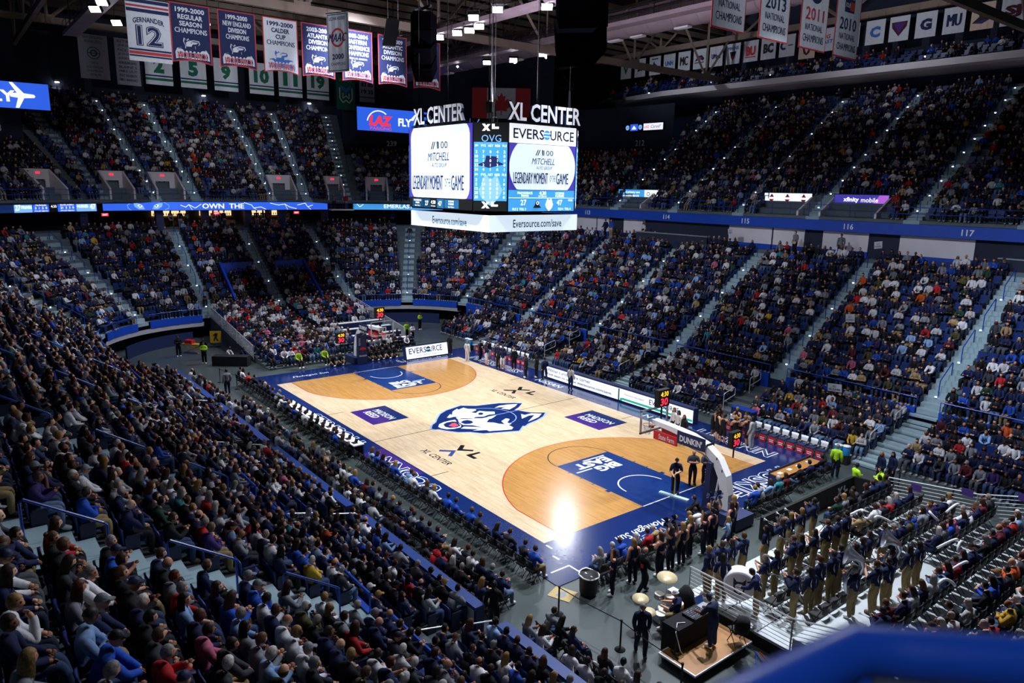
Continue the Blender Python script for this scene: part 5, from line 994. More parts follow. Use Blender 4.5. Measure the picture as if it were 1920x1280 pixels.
def chair_proto(cover=False):
    r = thing('folding_chair', '', 'chair'); mb = MB(); mb.box((0, .02, .445), (.44, .42, .05)); mb.box((0, .02, .475), (.4, .38, .02)); mb.build('seat', 'black' if not cover else 'navy', r)
    mb = MB(); V = [(x, -.24+.04*(x/.2)**2-e-.06*(z-.5), z) for e in (0, .035) for z in (.6, .75, .9) for x in (-.21, -.07, .07, .21)]; n = 4
    F = [(q*n+i, q*n+i+1, (q+1)*n+i+1, (q+1)*n+i) for q in (0, 1) for i in range(n-1)]; F += [tuple(12+q for q in f[::-1]) for f in F]+[(8+i, 9+i, 21+i, 20+i) for i in range(3)]
    mb.add(V, F); mb.build('backrest', 'white' if cover else 'black', r, True)
    if not cover: mb = MB(); fr = Fr((0, -.3, .78), (1, 0, 0), (0, 0, 1)); mb.poly([(-.07, -.05), (0, .02), (.07, -.05), (.05, .05), (0, .09), (-.05, .05)], fr, .0); mb.build('back_logo', 'grey', r)
    for s in (-1, 1):
        mb = MB(); mb.tube([(s*.21, .2, 0), (s*.21, -.05, .45), (s*.21, -.27, .9)], .014, 5); mb.build('leg', 'black', r)
        mb = MB(); mb.tube([(s*.19, -.24, 0), (s*.19, .16, .43)], .013, 5); mb.build('leg', 'black', r)
    if cover:
        fr = Fr((0, .235, .2), (-1, 0, 0), (0, 0, 1)); mb = MB(); mb.rect(-.2, -.18, .4, .4, fr, 0, .02, 0); mb.rect(-.14, .02, .28, .05, fr, .004, 0, 1); mb.rect(-.12, -.08, .24, .05, fr, .004, 0, 1); mb.build('red_skirt', ['red', 'white'], r)
    return r
SEAT0 = seat_proto(); CHAIR0 = chair_proto(); BENCH0 = chair_proto(True); PUSED = set()
def place(proto, x, y, z, rz, label, group):
    if proto.name not in PUSED:
        PUSED.add(proto.name); CH.setdefault(proto.name, list(proto.children)); proto.location = (x, y, z); proto.rotation_euler = (0, 0, rz); proto['label'] = label; proto['group'] = group; return proto
    return dup(proto, (x, y, z), rz, label, group)
# ------------------------------------------------------------------ people
SIT = dict(pel=(0, -.06, .53), waist=(0, -.09, .70), chest=(0, -.08, .90), yoke=(0, -.06, 1.03), neck=(0, -.02, 1.13), head=(0, .03, 1.25),
    hip=(.10, -.04, .53), knee=(.13, .37, .53), ank=(.13, .36, .10), toe=(.15, .53, .05), sh=(.17, -.07, 1.0), el=(.23, .03, .75), wr=(.13, .25, .66), hd=(.10, .33, .64))
STA = dict(pel=(0, 0, .93), waist=(0, -.01, 1.08), chest=(0, -.01, 1.26), yoke=(0, -.01, 1.40), neck=(0, .01, 1.49), head=(0, .035, 1.62),
    hip=(.10, 0, .90), knee=(.11, .03, .49), ank=(.11, -.02, .09), toe=(.13, .16, .04), sh=(.18, -.01, 1.38), el=(.24, -.03, 1.10), wr=(.23, .08, .88), hd=(.22, .11, .80))
RAD = dict(pel=.145, waist=.125, chest=.14, yoke=.10, neck=.058, hip=.11, knee=.068, ank=.05, toe=.04, sh=.072, el=.052, wr=.036, hd=.036)
def joints(base, both=None, L=None, Rr=None):
    J = {}
    for k, v in base.items():
        if k in ('hip', 'knee', 'ank', 'toe', 'sh', 'el', 'wr', 'hd'):
            w = (both or {}).get(k, v)
            J[k+'R'] = (Rr or {}).get(k, w); q = (L or {}).get(k, w); J[k+'L'] = (-q[0], q[1], q[2]) if not (L or {}).get(k) or True else q
        else: J[k] = (both or {}).get(k, v)
    return J
EDG = [('pel', 'waist', 'waist'), ('waist', 'chest', 'chest'), ('chest', 'yoke', 'yoke'), ('yoke', 'neck', 'neck')]
for s in 'LR': EDG += [('pel', 'hip'+s, 'pelvis'), ('hip'+s, 'knee'+s, 'thigh'), ('knee'+s, 'ank'+s, 'shin'), ('ank'+s, 'toe'+s, 'foot'), ('yoke', 'sh'+s, 'shoulder'), ('sh'+s, 'el'+s, 'uarm'), ('el'+s, 'wr'+s, 'farm'), ('wr'+s, 'hd'+s, 'hand')]
def body_geo(J, lod, fem=False):
    bm = bmesh.new(); sk = bm.verts.layers.skin.verify(); D = {}
    def vtx(p, r, root=False):
        v = bm.verts.new(p); v[sk].radius = (r, r); v[sk].use_root = root; return v
    g = 1.12 if lod == 0 else 1.05
    for k, p in J.items():
        if k == 'head': continue
        r = RAD[k.rstrip('LR') if k[-1] in 'LR' else k]*g
        if fem: r *= {'waist': .86, 'chest': .9, 'yoke': .85}.get(k, .88 if k[:2] in ('sh', 'el', 'wr', 'ne') else .95)
        D[k] = vtx(p, r, k == 'pel')
    for a, b, n in EDG: bm.edges.new((D[a], D[b]))
    SEG = [((Vector(J[a]).lerp(Vector(J[b]), .75) if n == 'neck' else Vector(J[a])), Vector(J[b]), n, .5*(RAD[a.rstrip('LR') if a[-1] in 'LR' else a]+RAD[b.rstrip('LR') if b[-1] in 'LR' else b])) for a, b, n in EDG]
    if lod == 0:
        for s in 'LR':
            w, h = Vector(J['wr'+s]), Vector(J['hd'+s]); hv = (h-w).normalized(); sx = 1 if s == 'R' else -1
            n = Vector((-sx*.5, -.1, .6)); n = (n-hv*n.dot(hv)).normalized(); sd = hv.cross(n).normalized()
            for i, ln in ((-1.5, .052), (-.5, .064), (.5, .068), (1.5, .058)):
                b0 = h+sd*.017*i-hv*.008; m = b0+hv*ln*.55-n*.008; e = m+hv*ln*.42-n*.026
                a0, a1, a2 = vtx(b0, .011, True), vtx(m, .010), vtx(e, .008); bm.edges.new((a0, a1)); bm.edges.new((a1, a2)); SEG.append((b0, e, 'hand', .01))
            if sd.dot(Vector((-sx, 0, .3))) < 0: sd = -sd
            b0 = w.lerp(h, .45)+sd*.02; m = b0+sd*.022+hv*.026; e = m+hv*.032+sd*.004-n*.008
            a0, a1, a2 = vtx(b0, .014, True), vtx(m, .012), vtx(e, .010); bm.edges.new((a0, a1)); bm.edges.new((a1, a2)); SEG.append((b0, e, 'hand', .012))
    me = bpy.data.meshes.new('tmp'); bm.to_mesh(me); bm.free(); ob = bpy.data.objects.new('tmp', me); COL.objects.link(ob)
    m = ob.modifiers.new('s', 'SKIN'); m.branch_smoothing = .6; m.use_smooth_shade = True
    if lod == 0: u = ob.modifiers.new('u', 'SUBSURF'); u.levels = 1; u.render_levels = 1
    return ob, SEG
def eval_body(ob, SEG, dg):
    me = bpy.data.meshes.new_from_object(ob.evaluated_get(dg)); n = len(me.vertices)
    V = np.empty(n*3); me.vertices.foreach_get('co', V); V = V.reshape(-1, 3); N = np.empty(n*3); me.vertex_normals.foreach_get('vector', N); N = N.reshape(-1, 3)
    F = [tuple(p.vertices) for p in me.polygons]; bpy.data.meshes.remove(me); old = ob.data; bpy.data.objects.remove(ob); bpy.data.meshes.remove(old)
    best = np.full(n, 1e9); reg = np.zeros(n, int); names = sorted({s[2] for s in SEG})
    for a, b, nm, r in SEG:
        a, b = np.array(a), np.array(b); ab = b-a; t = np.clip(((V-a) @ ab)/max(ab @ ab, 1e-9), 0, 1); d = np.linalg.norm(V-(a+t[:, None]*ab), axis=1)/(r+.02)
        k = d < best; best[k] = d[k]; reg[k] = names.index(nm)
    FR = [names[np.bincount(reg[list(f)]).argmax()] for f in F]
    na, nb = [(np.array(a), np.array(b)) for a, b, nm, r in SEG if nm == 'neck'][0]; ax = (nb-na)/np.linalg.norm(nb-na); na = nb-ax*.1
    FR = ['yoke' if q == 'neck' and (V[list(f)].mean(0)-na) @ ax < .075 else q for f, q in zip(F, FR)]
    return V, N, F, FR
def sub_mesh(V, F, keep):
    ids = {}; F2 = []
    for f in keep:
        F2.append(tuple(ids.setdefault(i, len(ids)) for i in f))
    return [V[i] for i in ids], F2
GAR = dict(long=('waist', 'chest', 'yoke', 'shoulder', 'uarm', 'farm'), tee=('waist', 'chest', 'yoke', 'shoulder', 'uarm'), tank=('waist', 'chest', 'yoke'), crop=('chest', 'yoke'), legs=('pelvis', 'thigh', 'shin'), shorts=('pelvis', 'thigh'), shoes=('foot',))
def shell(B, kind, off):
    V, N, F, FR = B; keep = [f for f, r in zip(F, FR) if r in GAR[kind]]; return sub_mesh(V+N*off, F, keep)
def head_grid(la, lo):
    P = []
    for i in range(la+1):
        th = PI*i/la
        for j in range(lo):
            ph = 2*PI*j/lo; x, y, z = math.sin(th)*math.sin(ph), math.sin(th)*math.cos(ph), math.cos(th)
            p = [.076*x, .095*y, .12*z]
            if z < 0: p[0] *= 1-.3*(-z)**1.3; p[1] *= 1-.22*(-z) if y < 0 else 1-.08*(-z)
            if y > 0:
                p[1] += .026*math.exp(-(p[0]/.012)**2-((p[2]+.018)/.024)**2); p[1] -= .010*math.exp(-((abs(p[0])-.032)/.016)**2-((p[2]-.012)/.016)**2); p[1] += .006*math.exp(-((p[2]-.035)/.012)**2)*(abs(p[0]) < .05); p[1] += .008*math.exp(-(p[0]/.02)**2-((p[2]+.095)/.02)**2)
            e = math.exp(-((p[1]+.012)/.022)**2-((p[2]+.0)/.03)**2)*(abs(x) > .8); p[0] += math.copysign(.016*e, x); P.append(tuple(p))
    F = [(i*lo+j, i*lo+(j+1) % lo, (i+1)*lo+(j+1) % lo, (i+1)*lo+j) for i in range(la) for j in range(lo)]
    return P, [f[::-1] for f in F]
def head_parts(la, lo):
    P, F = head_grid(la, lo); A = np.array(P); m = []
    for f in F:
        c = A[list(f)].mean(0)
        m.append(1 if c[1] > .05 and abs(abs(c[0])-.03) < .014 and abs(c[2]-.01) < .014 else 2 if c[1] > .05 and abs(c[0]) < .022 and abs(c[2]+.058) < .013 else 0)
    return P, F, m
def hair_geo(kind, la, lo):
    P, F = head_grid(la, lo); A = np.array(P); mb = MB()
    def cap(k, test, dz=0.):
        keep = [f for f in F if test(A[list(f)].mean(0))]; V, F2 = sub_mesh(A*np.array(k)+np.array((0, -.004, dz)), F, keep); mb.add(V, F2)
    hl = lambda c: c[2] > .052-.0*c[1] if c[1] > .03 else c[2] > (-.02 if c[1] > -.03 else -.075)
    if kind == 'short': cap((1.13, 1.11, 1.10), hl, .004)
    if kind == 'bald': cap((1.08, 1.07, 1.0), lambda c: c[1] < .02 and -.07 < c[2] < .045)
    if kind in ('flowing', 'pony', 'bun'): cap((1.14, 1.13, 1.11), hl, .004)
    if kind == 'flowing':
        n = 9; V = []
        for z, k in ((.03, 1.16), (-.08, 1.3), (-.18, 1.28), (-.29, 1.0)):
            for i in range(n): V.append((.082*k*math.sin(-PI*.62+PI*1.24*i/(n-1)), -.085*k*math.cos(-PI*.62+PI*1.24*i/(n-1))-.01, z))
        mb.add(V, [(r*n+i, r*n+i+1, (r+1)*n+i+1, (r+1)*n+i) for r in range(3) for i in range(n-1)])
    if kind == 'pony': mb.tube([(0, -.10, .05), (0, -.16, .03), (0, -.17, -.08), (0, -.15, -.2)], [.03, .045, .04, .012], 7)
    if kind == 'bun': mb.lathe([(.01, -.045), (.04, -.02), (.045, .01), (.02, .045)], (0, -.11, .07), n=8)
    if kind in ('ballcap', 'beanie'):
        cap((1.17, 1.15, 1.13), lambda c: c[2] > .03, .004)
        if kind == 'ballcap': mb.add([(x, y, .042+(.012 if abs(x) < .03 else 0)-(.012 if y > .12 else 0)) for x in (-.07, -.025, .025, .07) for y in (.085, .175 if abs(x) < .05 else .14)]+[(x, y, .035) for x in (-.07, .07) for y in (.085, .14)], [(0, 2, 3, 1), (2, 4, 5, 3), (4, 6, 7, 5), (0, 1, 7, 6)])
        if kind == 'beanie': mb.tube([(.09*math.cos(k*PI/6), .112*math.sin(k*PI/6)-.004, .036) for k in range(12)], .014, 5, 0, True)
    return mb.v, mb.f
HP = {0: head_parts(12, 16), 1: head_parts(7, 9)}
def hmat(J, tilt=0., turn=0.): return Matrix.Translation(J['head']) @ Matrix.Rotation(turn, 4, 'Z') @ Matrix.Rotation(tilt, 4, 'X')
POSE = {}
def pose(name, J, tilt=-.12, turn=0., fem=False): POSE[name] = (J, tilt, turn, fem)
j = joints
pose('lap', j(SIT)); pose('lap_w', j(SIT), -.1, .25, True)
pose('clap', j(SIT, dict(el=(.24, .08, .80), wr=(.09, .27, .88), hd=(.03, .33, .93))), -.05, -.15)
pose('phone', j(SIT, dict(el=(.22, .1, .76), wr=(.08, .30, .82), hd=(.05, .37, .86))), -.35, .1, True)
pose('cross', j(SIT, dict(el=(.25, .08, .77), wr=(-.06, .22, .82), hd=(-.14, .22, .84))), -.05, .3)
pose('lean', j(SIT, dict(waist=(0, -.04, .7), chest=(0, .06, .87), yoke=(0, .12, .98), neck=(0, .18, 1.06), head=(0, .24, 1.16), sh=(.17, .12, .95), el=(.2, .32, .68), wr=(.07, .45, .62), hd=(.02, .5, .58))), -.05, -.2)
pose('chin', j(SIT, None, None, dict(el=(.2, .2, .72), wr=(.08, .2, 1.0), hd=(.05, .15, 1.1))), -.05, -.3)
pose('back_w', j(SIT, dict(chest=(0, -.12, .9), yoke=(0, -.12, 1.03), neck=(0, -.1, 1.12), head=(0, -.07, 1.25), knee=(.1, .4, .55), ank=(.1, .5, .1), toe=(.12, .66, .06))), 0., -.35, True)
pose('stand', j(STA)); pose('stand_w', j(STA), -.1, .3, True)
pose('horn', j(STA, dict(el=(.3, .1, 1.18), wr=(.1, .3, 1.36), hd=(.05, .36, 1.42))), .0, 0.); pose('horn_w', j(STA, dict(el=(.28, .1, 1.16), wr=(.1, .28, 1.3), hd=(.05, .34, 1.36))), 0., .2, True)
pose('fold', j(STA, dict(el=(.27, .06, 1.14), wr=(-.05, .22, 1.18), hd=(-.13, .22, 1.2))), -.1, .2)
pose('cheer', j(STA, None, dict(el=(.32, .06, 1.5), wr=(.24, .06, 1.76), hd=(.22, .06, 1.85)), dict(el=(.34, -.06, 1.16), wr=(.17, .06, 1.02), hd=(.13, .1, .98))), 0., .1, True)
pose('cheer2', j(STA, dict(el=(.3, .02, 1.55), wr=(.22, .06, 1.8), hd=(.2, .07, 1.89))), .1, 0, True)
pose('walk', j(STA, None, dict(knee=(.11, .22, .52), ank=(.11, .14, .12), toe=(.12, .31, .07), el=(.25, -.12, 1.12), wr=(.22, -.05, .92), hd=(.21, -.02, .84)), dict(knee=(.11, -.03, .49), ank=(.11, -.26, .13), toe=(.12, -.12, .04), el=(.25, .05, 1.12), wr=(.2, .25, .97), hd=(.18, .32, .94))), -.15, .0)
pose('reach', j(STA, dict(waist=(0, .02, 1.07), chest=(0, .07, 1.24), yoke=(0, .12, 1.36), neck=(0, .17, 1.44), head=(0, .23, 1.55), sh=(.18, .11, 1.34), el=(.25, .24, 1.1), wr=(.2, .46, 1.04), hd=(.18, .54, 1.02))), -.4, 0.)
pose('mop', j(STA, None, dict(el=(.24, .1, 1.12), wr=(-.05, .3, 1.08), hd=(-.1, .34, 1.06)), dict(el=(.26, .02, 1.1), wr=(.14, .26, .92), hd=(.1, .32, .9))), -.3, 0.)
pose('ball', j(STA, None, dict(el=(.3, -.06, 1.12), wr=(.25, .14, 1.02), hd=(.27, .2, 1.05)), dict(el=(.27, .06, 1.14), wr=(-.05, .22, 1.16), hd=(-.12, .22, 1.18))), -.05, .2)
pose('floor', j(SIT, dict(pel=(0, 0, .12), waist=(0, -.02, .3), chest=(0, 0, .5), yoke=(0, .02, .63), neck=(0, .05, .72), head=(0, .08, .84), hip=(.1, .02, .12), knee=(.34, .34, .2), ank=(.06, .42, .08), toe=(-.08, .46, .06), sh=(.16, .02, .6), el=(.24, .16, .38), wr=(.16, .34, .26), hd=(.12, .4, .22))), -.05, 0, True)
pose('drum', j(SIT, dict(el=(.26, .12, .8), wr=(.16, .38, .82), hd=(.13, .46, .82), knee=(.22, .36, .53), ank=(.24, .34, .1), toe=(.28, .5, .05))), -.25, 0.)
LOD0 = list(POSE); LOD1 = ['lap', 'lap_w', 'clap', 'phone', 'cross', 'lean', 'back_w', 'stand', 'stand_w', 'walk']
_t = []
for n in LOD0: _t.append((n, 0, *body_geo(POSE[n][0], 0, POSE[n][3])))
for n in LOD1: _t.append((n, 1, *body_geo(POSE[n][0], 1, POSE[n][3])))
bpy.context.view_layer.update(); dg = bpy.context.evaluated_depsgraph_get()
BODY = {}
for n, l, ob, seg in _t: BODY[n, l] = eval_body(ob, seg, dg)
PM = {}
def part_mesh(n, what):
    """mesh data of one part of a pose, made once and shared"""
    k = (n, what)
    if k in PM: return PM[k]
    J, tilt, turn, fem = POSE[n]; B = BODY[n, 0]; mb = MB()
    if what == 'body':
        mb.add(B[0], B[2]); P, F, m = HP[0]; H = hmat(J, tilt, turn); o = len(mb.v); mb.v += [tuple(H @ Vector(p)) for p in P]; mb.f += [tuple(i+o for i in f) for f in F]; mb.m += m
        PM[k] = mb.mesh('person', ['skin', 'eye', 'lip'], True)
    elif what in GAR: mb.add(*shell(B, what, {'legs': .012, 'shorts': .022, 'shoes': .016}.get(what, .018))); PM[k] = mb.mesh(what, 'cloth' if what != 'shoes' else 'shoe', True)
    elif what == 'stripes':
        zc = J['chest'][2]; SV, _ = shell(B, 'tank', .02); SV = np.array(SV)
        for s in (-1, 1):
            V = []
            for i in range(7):
                a = -1.15+2.3*i/6; z = zc-.03+.17*math.sin(a); x0 = s*(.07+.045*math.cos(a)); w = .016*(1-abs(i-3)/3.6)
                for e in (-1, 1):
                    x = x0+e*w; d2 = (SV[:, 0]-x)**2+(SV[:, 2]-z)**2; near = SV[np.argsort(d2)[:9]]; V.append((x, near[:, 1].min()-.006, z))
            mb.add(V, [(2*i, 2*i+1, 2*i+3, 2*i+2) for i in range(6)])
        PM[k] = mb.mesh('back_stripes', 'white')
    else:
        V, F = hair_geo(what, 12, 16); H = hmat(J, tilt, turn); mb.add([H @ Vector(v) for v in V], F); PM[k] = mb.mesh(what, 'hair', True)
    return PM[k]
SKINS = ['#c08a6c', '#d3a081', '#b57d5e', '#dcae92', '#8a5a40', '#5e3b29', '#c9937a']
HAIRS = {'dark brown': '#2a1c14', 'black': '#100e0e', 'brown': '#38241a', 'light brown': '#543a26', 'blond': '#8f7040', 'grey': '#85827f', 'white': '#bdbab4', 'auburn': '#451d10'}
TOPS = {'navy': '#161f42', 'black': '#14151a', 'dark grey': '#34363c', 'grey': '#777b82', 'white': '#c9c9cc', 'royal blue': '#1d49a8', 'light blue': '#7d9cc4', 'red': '#a82024', 'maroon': '#541a26', 'dark green': '#1d3b2c', 'tan': '#9a835e', 'pink': '#b8607c', 'olive': '#4c4a2c', 'purple': '#34245c', 'orange': '#c8551e', 'yellow': '#b8962c', 'teal': '#2c7a84'}
TW = [34, 21, 8, 11, 13.5, 3.8, 3, 2.6, 1.8, 1.2, 1.6, .8, 1.2, 1.0, .5, .4, .6]
BOTS = {'blue jeans': '#2c3f60', 'dark jeans': '#1b2436', 'black trousers': '#121318', 'light jeans': '#5b7391', 'khaki trousers': '#8a7752', 'grey trousers': '#4c4e54'}
BW = [34, 24, 22, 9, 6, 5]
def pick(d, w=None, r=R): k = list(d); return r.choices(k, w)[0] if w else r.choice(k)
PCOUNT = [0]
def shade(c, r, a=.18): q = lin(c); k = 1+r.uniform(-a, a); return tuple(x*k for x in q[:3])+(1,)
def person(x, y, z, rz, ps, label, top='navy', tk='long', bot='dark jeans', bk='legs', hair='brown', hk='short', shoe='#d8d8d8', skin=None, group=None, stripes=False, scale=1., topname=None):
    r = R; b = bpy.data.objects.new('person', part_mesh(ps, 'body')); COL.objects.link(b); b.location = (x, y, z); b.rotation_euler = (0, 0, rz); b.scale = (scale,)*3
    b.color = lin(skin or r.choice(SKINS)); tag(b, label, 'person', group); PCOUNT[0] += 1
    def sub(nm, what, col):
        o = bpy.data.objects.new(nm, part_mesh(ps, what)); COL.objects.link(o); o.parent = b; o.color = col; return o
    sub(topname or {'long': 'jacket', 'tee': 'shirt', 'tank': 'jersey', 'crop': 'crop_top'}[tk], tk, shade(TOPS.get(top, top), r)); sub('trousers' if bk == 'legs' else 'shorts', bk, shade(BOTS.get(bot) or TOPS.get(bot, bot), r)); sub('shoes', 'shoes', lin(shoe))
    if hk: sub({'ballcap': 'cap', 'beanie': 'knit_hat'}.get(hk, 'hair'), 'flowing' if hk == 'long' else hk, shade(HAIRS.get(hair, hair), r))
    if stripes: sub('back_stripes', 'stripes', (1, 1, 1, 1))
    return b
# ------------------------------------------------------------------ low detail people for the mass of the crowd
def crowd_proto(n, hk):
    J, tilt, turn, fem = POSE[n]; B = BODY[n, 1]; mb = MB()
    V, N, F, FR = B
    def cls(r): return 1 if r in GAR['long'] else 2 if r in GAR['legs'] else 3 if r == 'foot' else 0
    mb.add(V, F); mb.m = [cls(r) for r in FR]
    P, F, m = HP[1]; H = hmat(J, tilt, turn); mb.add([H @ Vector(p) for p in P], F, 0)
    V, F = hair_geo('flowing' if hk == 'long' else hk, 7, 9); mb.add([H @ Vector(v) for v in V], F, 4)
    me = mb.mesh('crowd_member', ['crowd_skin', 'crowd_top', 'crowd_bot', 'crowd_shoe', 'crowd_hair'], True); return bpy.data.objects.new('crowd_member', me)
CV = [crowd_proto(*a) for a in (('lap', 'short'), ('lap', 'ballcap'), ('lap_w', 'long'), ('clap', 'short'), ('phone', 'long'), ('cross', 'short'), ('lean', 'short'), ('back_w', 'long'), ('cross', 'bald'), ('lap_w', 'bun'))]
CVS = [crowd_proto(*a) for a in (('stand', 'short'), ('stand_w', 'long'), ('walk', 'short'))]
def gn_scatter(name, pts, protos, label, extra):
    """pts: list of dicts x,y,z,rz,var,scl plus colours; one object that places the shapes on its points"""
    me = bpy.data.meshes.new(name); me.from_pydata([p['p'] for p in pts], [], [])
    def attr(nm, ty, get, n=1):
        a = me.attributes.new(nm, ty, 'POINT'); key = {'FLOAT': 'value', 'INT': 'value', 'FLOAT_COLOR': 'color'}[ty]
        a.data.foreach_set(key, np.array([get(p) for p in pts], dtype=np.float32 if ty != 'INT' else np.int32).ravel())
    attr('yaw', 'FLOAT', lambda p: p['rz']); attr('scl', 'FLOAT', lambda p: p.get('s', 1.)); attr('var', 'INT', lambda p: p.get('v', 0))
    for c in extra: attr(c, 'FLOAT_COLOR', lambda p: p[c])
    ob = bpy.data.objects.new(name, me); COL.objects.link(ob)
    ng = bpy.data.node_groups.new(name, 'GeometryNodeTree'); ng.interface.new_socket('Geometry', in_out='INPUT', socket_type='NodeSocketGeometry'); ng.interface.new_socket('Geometry', in_out='OUTPUT', socket_type='NodeSocketGeometry')
    N = ng.nodes; L = ng.links; gi = N.new('NodeGroupInput'); go = N.new('NodeGroupOutput'); jn = N.new('GeometryNodeJoinGeometry'); ip = N.new('GeometryNodeInstanceOnPoints')
    ip.inputs['Pick Instance'].default_value = True
    for pr in reversed(protos):
        oi = N.new('GeometryNodeObjectInfo'); oi.inputs['Object'].default_value = pr; oi.inputs['As Instance'].default_value = True; L.new(oi.outputs['Geometry'], jn.inputs[0])
    def named(nm, ty): a = N.new('GeometryNodeInputNamedAttribute'); a.data_type = ty; a.inputs['Name'].default_value = nm; return a.outputs['Attribute']
    L.new(gi.outputs[0], ip.inputs['Points']); L.new(jn.outputs[0], ip.inputs['Instance']); L.new(named('var', 'INT'), ip.inputs['Instance Index'])
    cx = N.new('ShaderNodeCombineXYZ'); L.new(named('yaw', 'FLOAT'), cx.inputs[2]); er = N.new('FunctionNodeEulerToRotation'); L.new(cx.outputs[0], er.inputs[0]); L.new(er.outputs[0], ip.inputs['Rotation']); L.new(named('scl', 'FLOAT'), ip.inputs['Scale'])
    L.new(ip.outputs[0], go.inputs[0]); md = ob.modifiers.new('scatter', 'NODES'); md.node_group = ng
    return tag(ob, label, None, None, 'stuff')
def crowd_cols(r, bias=None):
    t = pick(TOPS, bias or TW, r); h = pick(HAIRS, [22, 14, 18, 10, 10, 14, 8, 3], r)
    return dict(c_top=shade(TOPS[t], r, .3), c_bot=shade(BOTS[pick(BOTS, BW, r)], r), c_hair=shade(HAIRS[h], r), c_skin=lin(r.choice(SKINS)), c_shoe=lin('#8a8a8c'))
# ------------------------------------------------------------------ who sits where
ROWS = []        # x, y, z, rz, zone, row, number from the nearest stairs, section
def rowseats(c, sA, sB, d, z, zone, row, sec, pitch=.535, skip=()):
    s = sA; k = 0; out = []
    while s < sB:
        x, y, nx, ny, q = c.at(s, d); s += pitch/q; k += 1
        if any(abs(s-t) < w for t, w, dd in skip if d < dd): continue
        out.append((x, y, z, math.atan2(-ny, -nx)-PI/2, zone, row, k, sec))
    ROWS.extend(out)
SECS = list(zip(AISL, AISL[1:]))
for i, (a, b) in enumerate(SECS):
    for k in range(NR):
        zone = 'near' if a > 87 else 'low'
        w = .5 if zone == 'near' else 0
        rowseats(LOW, a+AW+.25+w, b-AW-.1-w, k*TR+.48, Z0+k*RI, zone, k, i)
us = sorted(t for t, _ in UAIS); us = [SIDE0]+us+[END1+13]; 
bounds = sorted(us+[SIDE1, END0, END1])
for i, (a, b) in enumerate(zip(bounds, bounds[1:])):
    n = [q[2] for q in UPSECT if q[0]-.1 <= (a+b)/2 <= q[1]+.1]
    for k in range(n[0] if n else 0): rowseats(UP, a+.7, b-.5, k*UT+.4, UZ+k*UR, 'up', k, i, .53, PORT)
for a, b in ((-23, -18), (-16.1, -9.1), (-7.2, -.9), (.9, 8.1), (9.9, 17.2), (19.2, 25)):
    for k in range(6):
        x = a+.3
        while x < b: ROWS.append((x, FY[k]+.42, FZ[k], PI, 'farfront', k, 0, 0)); x += .535
for i, (a, b) in enumerate(((-18, -9.8), (-8.2, -.8), (.8, 8.6), (10.2, 17.5), (19.1, 25))):
    for k in range(4):
        x = b-.3; m = 0
        while x > a: m += 1; ROWS.append((x, NY[k]-.42, NZ[k], 0, 'nearfront', k, m, i)); x -= .535
for k in range(17):
    for y in np.arange(-6.3, 6.3, .53):
        if abs(y) < .55 and k > 5: continue
        if 1.2 < y < 6.3 and 1 <= k <= 9: continue      # press tables
        if k == 0 and abs(y) < 1.6: continue
        ROWS.append((RX[k]-.42, float(y), RZ[k], -PI/2, 'end', k, 0, 0))
for k in range(3, 10):
    for i, y in enumerate(np.arange(-6.2, 6.4, .56)): ROWS.append((BX[k]+.5, float(y), BZ[k], PI/2, 'student', k-3, i, 0))
OCC = dict(near=.95, low=.89, up=.8, farfront=.93, nearfront=.93, end=.93, student=.93)
bpeople, bseats = [], []
ind = []; r = random.Random(11)
for q in ROWS:
    x, y, z, rz, zone, row, num, sec = q
    D = in_frame(x, y, z+.8, 60)
    if not D: continue
    dist = math.dist((x, y, z), CAM)
    if dist < 5.5: continue
    occ = OCC[zone]
    if zone == 'low' and ((x+3.5*row) % 11 < 1.6): occ *= .55
    if zone == 'up' and row > 15: occ *= .8
    person_here = r.random() < occ
    ind.append((dist, q, person_here))
ind.sort(key=lambda t: t[0])
BLK = {('near', 17): 'right block', ('near', 16): 'middle block', ('near', 15): 'left block', ('nearfront', 4): 'right block', ('nearfront', 3): 'middle block', ('nearfront', 2): 'left block'}
N_IND, N_SEAT = 110, 300
n_i = n_s = 0; USED = set()
SECN = {}
